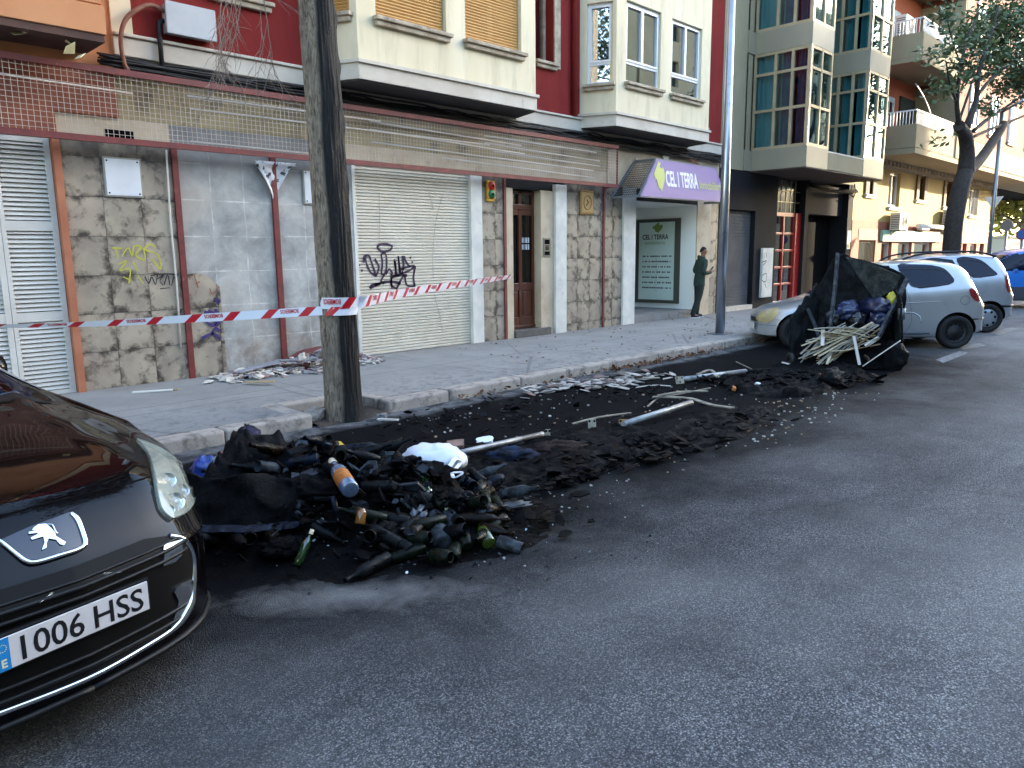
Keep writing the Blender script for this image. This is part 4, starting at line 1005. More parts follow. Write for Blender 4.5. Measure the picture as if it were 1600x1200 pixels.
def branch(mb, p, d, L, r, rnd, depth, sag=0.0, leaves=None):
    pts = [Vector(p)]; d = Vector(d).normalized(); n = 7
    for i in range(n):
        d = (d + Vector((rnd.gauss(0, .16), rnd.gauss(0, .16), rnd.gauss(0, .14) - sag))).normalized(); pts.append(pts[-1] + d * L / n)
    mb.tube(pts, [r * (1 - .7 * i / n) for i in range(n + 1)], 7 if depth > 1 else 5)
    if leaves is not None and depth <= 1: leaves += pts[2:]
    if depth > 0:
        for i in (2, 4, 5, 7):
            if rnd.random() < .85: branch(mb, pts[i], (d + Vector((rnd.gauss(0, .6), rnd.gauss(0, .6), rnd.gauss(0, .4)))).normalized(), L * rnd.uniform(.5, .7), r * .45, rnd, depth - 1, sag, leaves)
bk2 = M('dark_bark', '#332a24', .9, col2='#1d1815', scale=12, bump=.8, bscale=30, bdist=.02, obj=True)
r1 = random.Random(11); mb = MB(); lv1 = []
for d in ((-.6, .3, .8), (.25, -.6, .9), (.1, -.9, .7), (-.3, -.8, .8), (.2, -.8, .75), (-.1, .5, 1.2)): branch(mb, (4.31, 6.87, 6.05), d, 3.3, .11, r1, 2, -.02, lv1)
mb.build('limbs', bk2, T1)
leafm = M('leaf_green', '#33452a', .6, col2='#52613a', scale=1.2, dirt='#7a7340', dscale=.6, dlo=.55, dhi=.8)
def leaves(mb, pts, n, spread, size, rnd):
    for i in range(n):
        c = Vector(rnd.choice(pts)) + Vector((rnd.gauss(0, spread), rnd.gauss(0, spread), rnd.gauss(0, spread * .8)))
        a = Vector((rnd.gauss(0, 1), rnd.gauss(0, 1), rnd.gauss(0, .6))).normalized(); b = a.orthogonal().normalized(); b = (Matrix.Rotation(rnd.uniform(0, 6.3), 3, a) @ b)
        s = size * rnd.uniform(.6, 1.3); t = a * s; w = b * s * .42
        mb.add([c - t, c - t * .2 + w, c + t, c - t * .2 - w], [(0, 1, 2, 3)])
mb = MB(); lv1 = [q_ for q_ in lv1 if q_.z > 6.4 and q_.x < 7]; leaves(mb, lv1, 8000, .38, .10, r1); mb.build('crown', leafm, T1)  # unseen crown, made dense to darken what the black car reflects
# dry twigs hanging over the facade
twm = M('dry_twig', '#8d7b6d', .8, col2='#6f5e52', scale=9); mb = MB(); r2 = random.Random(5)
mb.tube(spline([(4.30, 6.86, 5.6), (3.9, 6.95, 5.75), (3.4, 7.1, 5.7), (3.0, 7.25, 5.45)], 5), [.05 - .0026 * i for i in range(16)], 7)
def twig(p, d, L, r, dep):
    pts = [Vector(p)]; d = Vector(d).normalized()
    for i in range(8):
        d = (d + Vector((r2.gauss(0, .17), r2.gauss(0, .10), r2.gauss(-.10, .14)))).normalized(); pts.append(pts[-1] + d * L / 8)
    mb.tube(pts, [r * (1 - .09 * i) for i in range(9)], 4, cap=False)
    if dep:
        for i in range(2, 9): twig(pts[i], d + Vector((r2.gauss(0, .8), r2.gauss(0, .4), r2.gauss(-.1, .5))), L * r2.uniform(.3, .55), r * .6, dep - 1)
for (px, py), dd, L in (((385, -70), (.05, 0, -1), 1.25), ((372, -60), (-.35, 0, -1), .95), ((405, -60), (.25, 0, -1), 1.05), ((345, -40), (-.4, 0, -.9), .7)):
    s_ = F(px, py, 7.1); twig(s_, dd, L, .007, 2)
    mb.tube([s_, s_.lerp(Vector((3.4, 7.1, 5.7)), .5) + Vector((0, 0, .05)), Vector((3.4, 7.1, 5.7))], .008, 4)
mb.build('dry_twigs', twm, T1)

# ================================================================== far tree
def fx_(px, py, y): return F(px, py, y)
T2 = thing('street_tree', 'leafy forked street tree beyond the parked cars', 'tree', (24.3, 6.3, .1))
mb = MB(); YT = 6.3; r3 = random.Random(21)
def tp_(px, py, dy=0): return F(px, py, YT + dy)
def rad(wpx, p): return wpx / 2 / FPX * (p - EYE).dot(CF)
def limb(pp, ws, n=10, k=5):
    P3 = [tp_(*p) for p in pp]; q = spline(P3, k); rs = []
    for i in range(len(q)):
        t = i / k; a = min(int(t), len(ws) - 2); rs.append(rad(ws[a] + (ws[a + 1] - ws[a]) * (t - a), q[i]))
    for i in range(len(q)): q[i] = q[i] + Vector((0, 0, 0)) ; rs[i] *= 1 + .08 * noise.noise(q[i] * 3)
    mb.tube(q, rs, n); return q
base = Vector((24.1, 6.3, 0.05)); q0 = [base, tp_(1486, 400), tp_(1491, 345), tp_(1502, 290), tp_(1512, 262)]
qs = spline(q0, 5); mb.tube(qs, [rad(30 if i < 4 else 27 - i * .12, qs[i]) for i in range(len(qs))], 12)
limb([(1509, 270), (1511, 240), (1508, 212), (1498, 196)], [26, 22, 20, 17]); limb([(1513, 268), (1534, 246), (1556, 214), (1568, 194)], [18, 15, 14, 13])
tips = []
tips += limb([(1500, 200), (1495, 160), (1500, 110), (1512, 60), (1530, 20)], [9, 7, 5, 4, 3], 7); tips += limb([(1510, 200), (1524, 160), (1530, 110), (1548, 55), (1560, 10)], [12, 9, 7, 5, 4], 8)
tips += limb([(1520, 205), (1545, 185), (1575, 165), (1610, 140, -.4)], [6, 5, 4, 3], 6); tips += limb([(1566, 196), (1590, 185), (1625, 172)], [6, 4, 3], 6); tips += limb([(1526, 150), (1552, 120), (1590, 90), (1620, 60)], [6, 5, 4, 3], 6)
tips += limb([(1518, 215), (1545, 203), (1566, 195)], [5, 5, 5], 6); tips += limb([(1497, 165), (1484, 130), (1478, 95)], [4, 3, 2], 6); tips += limb([(1505, 110), (1490, 70), (1480, 30)], [3, 2, 2], 6); tips += limb([(1500, 185), (1512, 150), (1520, 125)], [4, 4, 3], 6)
mb.build('trunk', bk2, T2)
mb = MB(); pts = []
# leaf clumps: centre px, spread (m), count
for px, py, dy, sp, n in ((1580, 40, 0, .42, 650), (1560, 85, .3, .40, 560), (1600, 90, -.4, .45, 520), (1545, 30, .4, .35, 380), (1598, 130, 0, .34, 360), (1570, 125, .4, .30, 300), (1535, 65, 0, .28, 200), (1620, 40, .5, .6, 500), (1620, 120, .3, .5, 400), (1590, 0, 0, .5, 500), (1640, 0, 0, .8, 600),
                          (1515, 35, .2, .22, 110), (1502, 80, -.2, .20, 90), (1482, 75, 0, .14, 50), (1472, 150, .2, .16, 60), (1490, 110, 0, .18, 70), (1450, 85, 0, .10, 30), (1460, 222, 0, .09, 16), (1522, 110, .2, .25, 110), (1548, 165, 0, .2, 70), (1585, 165, 0, .2, 80), (1475, 20, 0, .14, 40), (1484, 0, .3, .2, 60)):
    c = tp_(px, py, dy); subs = [c + Vector((r3.gauss(0, sp), r3.gauss(0, sp), r3.gauss(0, sp * .8))) for _ in range(max(3, n // 26))]
    leaves(mb, subs, int(n * 1.9), .16, .085, r3)
mb.build('crown', leafm, T2)
# trees of the far square and reflections side
ylw = M('autumn_leaf', '#a8983a', .6, col2='#7f8a35', scale=.6); def_tr = M('plane_bark', '#8d8470', .9, col2='#6f6653', scale=2)
def plane_tree(x, y, h, R, label, seed, lm, n=2600, size=.22, group=None):
    t = thing('plane_tree', label, 'tree', (x, y, 0), group=group); q = MB(); rr_ = random.Random(seed); tip = []
    q.tube([(x, y, 0), (x + .1, y, h * .2), (x - .1, y + .1, h * .42)], [.3, .24, .2], 9)
    for k in range(6): branch(q, (x - .05, y + .05, h * (.3 + .03 * k)), (cos(k * 1.05), sin(k * 1.05), .8), h * .42, .12, rr_, 2, 0, tip)
    q.build('trunk', def_tr, t); q = MB(); leaves(q, tip, n, R * .16, size, rr_); q.build('crown', lm, t)
for i, (x, y, h, lab) in enumerate(((63, 12, 9, 'yellow leaved tree just past the end of the yellow building'), (70, 7, 10, 'tall yellow leaved tree on the far square behind the round road sign'), (74, 18, 11, 'yellow green tree in the distance behind the white kiosk wall'), (84, 11, 12, 'pale yellow tree farthest down the street'))):
    plane_tree(x, y, h, 3.6, lab, 40 + i, ylw, 4200, .26)
grn = M('opposite_leaf', '#3d4d2c', .6, col2='#6b6a35', scale=.8)
for i, x in enumerate((5, 14, 23, 32)): plane_tree(x, -7.6, 9, 3.2, 'street tree along the opposite kerb', 60 + i, grn, 2200, .2, 'trees along the opposite kerb')
# far street furniture
conc = M('pale_wall', '#cfc9ba', .8); mb = MB(); mb.box(50.5, 55.5, 10.4, 11.4, 0, 2.3); mb.box(50.4, 55.6, 10.3, 11.5, 2.3, 2.42)
single(mb, 'kiosk', conc, 'low white kiosk beyond the corner of the yellow building', 'kiosk', bevel=.03)
mb = MB(); mb.box(66, 100, 13, 13.3, 0, 1.0); single(mb, 'low_wall', conc, 'long pale low wall on the far square under the trees', 'wall')
polem = M('galvanised', '#8d9096', .35, .7, col2='#777a80', scale=2)
def sign_post(px, py_top, y, label, r=.035, head=None, cat='sign post', name='sign_post'):
    p = F(px, py_top, y); t = thing(name, label, cat, (p.x, p.y, 0)); q = MB(); q.tube([(p.x, p.y, 0), (p.x, p.y, p.z)], r, 10); q.build('post', polem, t)
    return t, p
t, p = sign_post(1566, 175, 6.4, 'tall grey street light pole to the right of the far tree', .06, cat='street light', name='street_light')
q = MB(); q.tube([(p.x, p.y, p.z), (p.x - .25, p.y - .6, p.z + .25)], .04, 8); q.build('arm', polem, t)
t, p = sign_post(1553, 318, 7.2, 'thin post with the back of a white triangular sign near the far corner')
q = MB(); s_ = .30; bk = M('sign_back', '#c3c5c6', .5); d_ = Vector((.0, 1, 0)); q.prism([p + d_ * -s_ + Vector((-.06, 0, .24)), p + d_ * s_ + Vector((-.06, 0, .24)), p + Vector((-.06, 0, -.24))], (-.02, 0, 0)); q.build('sign_plate', bk, t)
def disc(par, p, R, m, nm, off=-.06):
    q = MB(); q.prism([p + Vector((off, R * cos(a * pi / 14), R * sin(a * pi / 14))) for a in range(28)], (-.02, 0, 0)); q.build(nm, m, par)
t, p = sign_post(1574, 352, 6.9, 'post with a round dark grey sign back beside the street light', .04); disc(t, p, .20, M('grey_sign_back', '#5d5b59', .6), 'sign_plate')
t, p = sign_post(1598, 366, 6.0, 'post with a round blue sign edged in red by the far road', .04); disc(t, p, .19, M('rim_red', '#8d2226', .5), 'sign_rim'); disc(t, p, .15, M('sign_blue', '#27508d', .5), 'sign_plate', -.085)
# lamp post on the pavement
LP = thing('street_light', 'bare metal lamp post standing on the pavement near the person', 'street light', (13.34, 7.42, .13))
mb = MB(); mb.tube([(13.34, 7.42, .13), (13.34, 7.42, 3.0), (13.34, 7.42, 8.5)], [.092, .082, .055], 24); mb.build('pole', M('brushed_steel_pole', '#a3a6ac', .28, .85, col2='#8b8e95', scale=1.5, dirt='#5d5f65', dscale=2.5, dlo=.6, dhi=.8), LP)
mb = MB(); mb.box(13.16, 13.52, 7.24, 7.60, .131, .15); mb.build('base_plate', polem, LP, bevel=.005)

# ================================================================== barrier tape
tw = M('tape_white', '#cfd0d6', .35); trd = M('tape_red', '#b01724', .35)
BT = thing('barrier_tape', 'red and white fire brigade barrier tape tied round the near tree trunk', 'barrier tape', (4.3, 6.7, 1.1))
mb = MB(); TXL = []
def tape(path, wd, tilt, nper=.39, txt=True, sub=60):
    """ribbon along path with skewed red bands; wd(t) width, tilt(t) angle of the ribbon about its run"""
    P = spline(path, 16); L = [0]
    for a, b in zip(P, P[1:]): L.append(L[-1] + (b - a).length)
    def at(s):
        s = max(0, min(L[-1], s)); i = 0
        while i < len(L) - 2 and L[i + 1] < s: i += 1
        f = (s - L[i]) / max(1e-9, L[i + 1] - L[i]); c = P[i].lerp(P[i + 1], f); d = (P[i + 1] - P[i]).normalized(); t = s / L[-1]
        h = d.cross(Vector((0, 0, 1))).normalized(); up = h.cross(d); a = tilt(t)
        return c, (up * cos(a) + h * sin(a)) * wd(t) / 2, d
    def pt(s, v):
        c, u, d = at(s + .05 * v); return c + u * v
    s = 0; k = 0
    while s < L[-1]:
        for a, b, m in ((0, .285, 0), (.285, .39, 1)):
            n = 4
            for j in range(n):
                s0 = s + a + (b - a) * j / n; s1 = s + a + (b - a) * (j + 1) / n
                if s0 > L[-1]: break
                mb.add([pt(s0, -1), pt(s1, -1), pt(s1, 0), pt(s0, 0), pt(s1, 1), pt(s0, 1)], [(0, 1, 2, 3), (3, 2, 4, 5)], m, True)
        if txt and k % 2 == 0 and s + .3 < L[-1]:
            vs, fs, w = text_geo('BOMBEROS', .05, .001); sc = .19 / w
            def tv(x, y):
                c, u, d = at(s + .06 + .19 - x * sc); nrm = u.cross(d).normalized()
                if nrm.y > 0: nrm = -nrm
                return c + u * (.75 - y / .05 * 1.3) * 1.0 + nrm * .003
            tx = MB(); tx.add([tv(x, y) for x, y in vs], fs); TXL.append(tx)
        s += nper; k += 1
TR = Vector((4.37, 6.83, 0))
wrap = [TR + Vector((.205 * cos(a), .205 * sin(a), 1.165 + .00 * a)) for a in [radians(150 + 20 * i) for i in range(11)]]
pL = onplane(-60, 511, 1, 9.3)
tape([pL, pL.lerp(wrap[0], .35) + Vector((0, 0, -.03)), pL.lerp(wrap[0], .7) + Vector((0, 0, -.02))] + wrap[1:9] + [], lambda t: .045 + .045 * min(1, t * 1.6), lambda t: .9 * (1 - min(1, t * 1.35)))
w2 = [TR + Vector((.212 * cos(a), .212 * sin(a), 1.245)) for a in [radians(175 + 20 * i) for i in range(8)]]
pR = onplane(800, 432, 1, 10.03)
tape(w2 + [TR + Vector((.30, -.12, 1.25)), TR.lerp(pR, .25) + Vector((0, 0, .93 + .0)), TR.lerp(pR, .6) + Vector((0, 0, .50)), pR], lambda t: .118 - .03 * t, lambda t: .15 + .35 * max(0, t - .2))
mb.build('tape', [tw, trd], BT); [q_.build('lettering', trd, BT) for q_ in TXL]
# ================================================================== vehicles
glass_car = M('car_glass', '#060f24', .05, col2='#040a18', scale=1.2, spec=.28)
tyre_m = M('tyre_rubber', '#08080a', .8, col2='#101112', scale=14)
arch_m = M('wheel_arch', '#030303', .95, spec=.1)
plastic_m = M('black_plastic', '#07080a', .5, spec=.3)
chrome_m = M('chrome', '#d8dade', .12, 1.0)
lens_m = M('hazed_lens', '#a9ad9c', .15, col2='#8f9587', scale=5, coat=1.0); lens_m.node_tree.nodes['Principled BSDF'].inputs['Alpha'].default_value = .55
red_lens = M('tail_lens', '#5d0c14', .15, col2='#7c1420', scale=9, coat=1.0)
KS = 5
class Car:
    def __init__(s, name, label, cat, O, b, tab, gf, gr, L, paint, wheels, cf=1.1, cr=.8, ridge=None, group=None, nseg=120):
        b = Vector((b[0], b[1], 0)).normalized(); x = Vector((b.y, -b.x, 0))
        s.rot = atan2(x.y, x.x); s.root = thing(name, label, cat, (O[0], O[1], 0), s.rot, group)
        s.inv = WORLD[s.root].inverted(); s.inv3 = s.inv.to_3x3()
        ys = [r[0] for r in tab]; col = lambda k: [r[k] for r in tab]
        G_ = lambda tb, x: pchip([q[0] for q in tb], [q[1] for q in tb], abs(x))
        def half(y):
            zb, zt, w, zs, wr, dr = (pchip(ys, col(k), y) for k in range(1, 7)); cab = zt - dr - zs
            p = [(0, zb), (w * .55, zb), (w * .9, zb + .012), (w * .972, zb + .07), (w * .993, zb + .05 + .22 * (zs - zb)), (w, zb + .62 * (zs - zb)), (w * .985, zs),
                 ((w * .985 + wr) / 2 + min(.02, cab * .1), zs + cab * .52), (wr, zt - dr), (wr * .8, zt - dr * .45), (wr * .45, zt - dr * .12), (0, zt)]
            q = spline([(a, c, 0) for a, c in p], KS); return [(max(0, v.x), v.y) for v in q]
        def warp(x, y, z):
            yy = y + G_(gf, x) * max(0, 1 - y / cf) - G_(gr, x) * max(0, 1 - (L - y) / cr)
            if ridge: z = z + ridge(abs(x), yy, z)
            return (x, yy, z)
        mb = MB(); N = nseg; rows = []
        for i in range(N + 1):
            t = i / N; y = L * t
            h = half(y); ring = [warp(a, y, c) for a, c in h] + [warp(-a, y, c) for a, c in reversed(h[1:-1])]
            rows.append(ring)
        n = len(rows[0]); vs = [p for r in rows for p in r]
        mb.add(vs, [(i * n + k, i * n + (k + 1) % n, (i + 1) * n + (k + 1) % n, (i + 1) * n + k) for i in range(N) for k in range(n)], 0, True)
        for y in (0, L):
            h = half(y); W_ = 16
            cv = [warp(-a + 2 * a * j / W_, y, c) for a, c in h for j in range(W_ + 1)]
            mb.add(cv, [(i * (W_ + 1) + j, i * (W_ + 1) + j + 1, (i + 1) * (W_ + 1) + j + 1, (i + 1) * (W_ + 1) + j) for i in range(len(h) - 1) for j in range(W_)], 0, True)
        me = bpy.data.meshes.new('tmp'); me.from_pydata([tuple(v) for v in mb.v], [], mb.f)
        bm = bmesh.new(); bm.from_mesh(me); bmesh.ops.remove_doubles(bm, verts=bm.verts[:], dist=.0004); bmesh.ops.dissolve_degenerate(bm, dist=.0003, edges=bm.edges[:]); bmesh.ops.recalc_face_normals(bm, faces=bm.faces[:])
        for f in bm.faces: f.smooth = True
        bm.to_mesh(me); bm.free(); me.materials.append(paint); me.materials.append(arch_m)
        s.bvh = BVHTree.FromPolygons([v.co[:] for v in me.vertices], [p.vertices[:] for p in me.polygons])
        # cut the wheel arches
        ob = bpy.data.objects.new('tmpbody', me); COL.objects.link(ob); cuts = []
        for yw, r in wheels:
            for sg in (1, -1):
                c = MB(); mt = Matrix.Translation((sg * .55, yw, r + .01)) @ Matrix.Rotation(pi / 2 * sg, 4, 'Y'); c.lathe([(0, 0), (r * 1.17, 0), (r * 1.17, .6), (0, .6)], 40, mt)
                cm = bpy.data.meshes.new('cut'); cm.from_pydata([tuple(v) for v in c.v], [], c.f)
                bm = bmesh.new(); bm.from_mesh(cm); bmesh.ops.remove_doubles(bm, verts=bm.verts[:], dist=1e-5); bmesh.ops.recalc_face_normals(bm, faces=bm.faces[:]); bm.to_mesh(cm); bm.free()
                co = bpy.data.objects.new('cut', cm); COL.objects.link(co); cuts.append(co)
                md = ob.modifiers.new('b', 'BOOLEAN'); md.operation = 'DIFFERENCE'; md.object = co; md.solver = 'EXACT'
        dg = bpy.context.evaluated_depsgraph_get(); nm = bpy.data.meshes.new_from_object(ob.evaluated_get(dg))
        for o_ in cuts + [ob]: bpy.data.objects.remove(o_)
        for p in nm.polygons:
            c = p.center; p.use_smooth = True
            for yw, r in wheels:
                d = sqrt((c.y - yw) ** 2 + (c.z - r - .01) ** 2)
                if abs(c.x) > .54 and d < r * 1.172 and (abs(p.normal.x) < .35 or abs(abs(c.x) - .55) < .01) and (d < r * 1.1 or d > r * 1.15): p.material_index = 1
        nm.set_sharp_from_angle(angle=radians(38)); nm.name = 'body'
        s.body = bpy.data.objects.new('body', nm); COL.objects.link(s.body); s.body.parent = s.root; WORLD[s.body] = WORLD[s.root]
    def cast(s, o, d):
        h = s.bvh.ray_cast(Vector(o), Vector(d).normalized())
        return (h[0], h[1]) if h[0] is not None else (None, None)
    def px(s, x, y):
        o = s.inv @ EYE; d = s.inv3 @ ray(x, y); h, n = s.cast(o, d)
        if h is None:
            t = -(o.x - .8) / d.x if abs(d.x) > 1e-6 else 3; p = o + d * t; h, n, _, _ = s.bvh.find_nearest(p)
        return h
    def patch(s, poly, mp, name, mat, parent=None, off=.005, rows=12, cols=12, mirror=False, smooth=4, both=True):
        """conforming shell: poly in 2D, mp(a,b) -> (origin, direction) in car space"""
        pl = [(v.x, v.y) for v in spline([(a, b, 0) for a, b in poly], smooth, True)] if smooth else poly
        b0, b1 = min(p[1] for p in pl), max(p[1] for p in pl); e = (b1 - b0) * .003; V = []
        for j in range(rows + 1):
            b = b0 + e + (b1 - b0 - 2 * e) * j / rows; xs = []
            for (a0, c0), (a1, c1) in zip(pl, pl[1:] + pl[:1]):
                if (c0 - b) * (c1 - b) <= 0 and c0 != c1: xs.append(a0 + (a1 - a0) * (b - c0) / (c1 - c0))
            if not xs: xs = [pl[0][0]]
            l, r = min(xs), max(xs)
            for i in range(cols + 1):
                o, d = mp(l + (r - l) * i / cols, b); h, n = s.cast(o, d)
                if h is None:
                    h, n, _, _ = s.bvh.find_nearest(Vector(o) + Vector(d).normalized() * 2)
                if n.dot(Vector(d)) > 0: n = -n
                V.append((h + n * off, h - n * .012))
        w = cols + 1; K = len(V); vs = [v[0] for v in V] + [v[1] for v in V]
        fs = [(j * w + i, j * w + i + 1, (j + 1) * w + i + 1, (j + 1) * w + i) for j in range(rows) for i in range(cols)]
        bd = list(range(cols)) + [j * w + cols for j in range(rows)] + [rows * w + i for i in range(cols, 0, -1)] + [j * w for j in range(rows, 0, -1)]
        out = []
        for sg in ((1, -1) if mirror else (1,)):
            mb = MB(); q = [Vector((v.x * sg, v.y, v.z)) for v in vs]
            mb.add(q, fs, 0, True)
            mb.add(q, [(a, b, b + K, a + K) for a, b in zip(bd, bd[1:] + bd[:1])], 0, False)
            out.append(mb.build(name, mat, parent or s.root, local=True))
        return out
    def side(s, poly, name, mat, parent=None, **k):
        sg = -1 if k.pop('far', False) else 1
        return s.patch(poly, lambda a, b: ((2 * sg, a, b), (-sg, 0, 0)), name, mat, parent, mirror=True, **k)
    def front(s, poly, name, mat, parent=None, **k): return s.patch(poly, lambda a, b: ((a, -1.5, b), (0, 1, 0)), name, mat, parent, **k)
    def rear(s, poly, name, mat, parent=None, **k): return s.patch(poly, lambda a, b: ((a, 7, b), (0, -1, 0)), name, mat, parent, **k)
    def top(s, poly, name, mat, parent=None, **k): return s.patch(poly, lambda a, b: ((a, b, 3), (0, 0, -1)), name, mat, parent, **k)
    def bypx(s, poly, name, mat, parent=None, **k):
        o = s.inv @ EYE
        return s.patch(poly, lambda a, b: (o, s.inv3 @ ray(a, b)), name, mat, parent, **k)
    def line(s, pts, r, name, mat, parent=None, mirror=True, out=.0, k=6, n=6):
        """thin strip lying on the body along local points"""
        q = spline(pts, k); P = []
        for p in q:
            h, nn, _, _ = s.bvh.find_nearest(p); P.append(h + nn * out)
        rs = r if not isinstance(r, (list, tuple)) else [r[min(len(r) - 1, int(i * len(r) / len(P)))] for i in range(len(P))]
        for sg in ((1, -1) if mirror else (1,)):
            mb = MB(); mb.tube([Vector((p.x * sg, p.y, p.z)) for p in P], rs, n); mb.build(name, mat, parent or s.root, local=True)
    def wheel(s, yw, r, xs, style):
        for sg in (1, -1):
            mt = Matrix.Translation((sg * xs, yw, r)) @ Matrix.Rotation(pi / 2 * sg, 4, 'Y'); w2 = .10
            mb = MB(); pr = [(r * .60, -.06), (r * .78, -w2), (r * .93, -w2), (r, -w2 * .7), (r, w2 * .5), (r * .96, w2 * .85), (r * .86, w2), (r * .72, w2 * .9), (r * .64, w2 * .55), (r * .62, .02)]
            mb.lathe(pr, 40, mt); W_ = mb.build('wheel', tyre_m, s.root, local=True)
            mb = MB()
            if style == 'steel':
                mb.lathe([(r * .645, .05), (r * .63, .062), (r * .58, .045), (r * .50, .02), (r * .40, .045), (r * .22, .05), (r * .17, .062), (0, .064)], 36, mt)
                rim = mb.build('rim', M('steel_wheel', '#0d0e11', .6, .2, col2='#141519', scale=9), W_, local=True)
                mb = MB()
                for k in range(12): mb.lathe([(.018, .0365), (0, .0375)], 8, mt @ Matrix.Translation((r * .455 * cos(k * pi / 6), r * .455 * sin(k * pi / 6), .0)))
                mb.build('rim_hole', arch_m, rim, local=True)
            else:
                mb.lathe([(r * .645, .06), (r * .62, .075), (r * .3, .085), (0, .088)], 36, mt)
                rim = mb.build('hubcap', M('hubcap_silver', '#8f9399', .35, .5), W_, local=True)
                mb = MB()
                for k in range(7):
                    a = 2 * pi * k / 7; mb.lathe([(.028, .0835), (0, .0845)], 8, mt @ Matrix.Translation((r * .47 * cos(a), r * .47 * sin(a), 0)))
                mb.build('hubcap_hole', arch_m, rim, local=True)
    def L3(s, p): return s.inv @ Vector(p)

# ---- black car, nose towards the camera
def ridge308(x, y, z):
    if z < .6 or y > 1.7: return 0
    xr = pchip([0, .5, 1.0, 1.6], [.36, .46, .52, .58], y); f = min(1, max(0, (y - .05) / .2))
    return f * (.016 * math.exp(-((x - xr) / .035) ** 2) - .010 * math.exp(-((x - xr - .10) / .06) ** 2))
black = NT('black_car_paint'); pp = black.obj()
black.fin(black.mix(black.mr(black.noise(pp, 60, 3), .62, .72, 0, .35), C('#030102'), C('#080505')), black.mr(black.noise(pp, 3, 5), .4, .7, .35, .5), 0, .02); black.b.inputs['Coat Weight'].default_value = .6; black.b.inputs['Coat IOR'].default_value = 1.38; black.b.inputs['Coat Roughness'].default_value = .03
tab = [  # y, zb, zt, w, zs, wr, dr
    (0, .20, .60, .90, .53, .86, .03), (.05, .19, .655, .905, .56, .86, .035), (.12, .18, .745, .905, .62, .85, .045), (.20, .18, .83, .905, .68, .83, .055), (.30, .18, .882, .905, .73, .82, .06), (.5, .18, .925, .905, .79, .80, .06),
    (.9, .17, .975, .905, .85, .78, .065), (1.3, .17, 1.022, .905, .90, .76, .07), (1.52, .17, 1.055, .905, .93, .74, .075), (1.8, .17, 1.19, .905, .95, .68, .10), (2.3, .17, 1.42, .905, .96, .58, .11), (2.8, .17, 1.495, .905, .97, .56, .09), (3.5, .17, 1.47, .90, .99, .55, .08), (3.9, .2, 1.36, .89, 1.0, .58, .09), (4.15, .24, 1.05, .88, .93, .72, .07), (4.28, .28, .80, .85, .70, .76, .04)]
gfx = [(0, 0), (.3, .03), (.45, .07), (.55, .13), (.65, .235), (.75, .40), (.82, .56), (.88, .78), (.91, .95)]
grx = [(0, 0), (.4, .04), (.6, .10), (.75, .2), (.85, .34), (.91, .5)]
PC = Car('parked_car', 'black hatchback nosing out at the left edge with a white number plate and chrome badge', 'car', (.70, 2.80), (-.2215, .9752), tab, gfx, grx, 4.28, black.m, ((.87, .315), (3.48, .315)), ridge=ridge308, nseg=170)
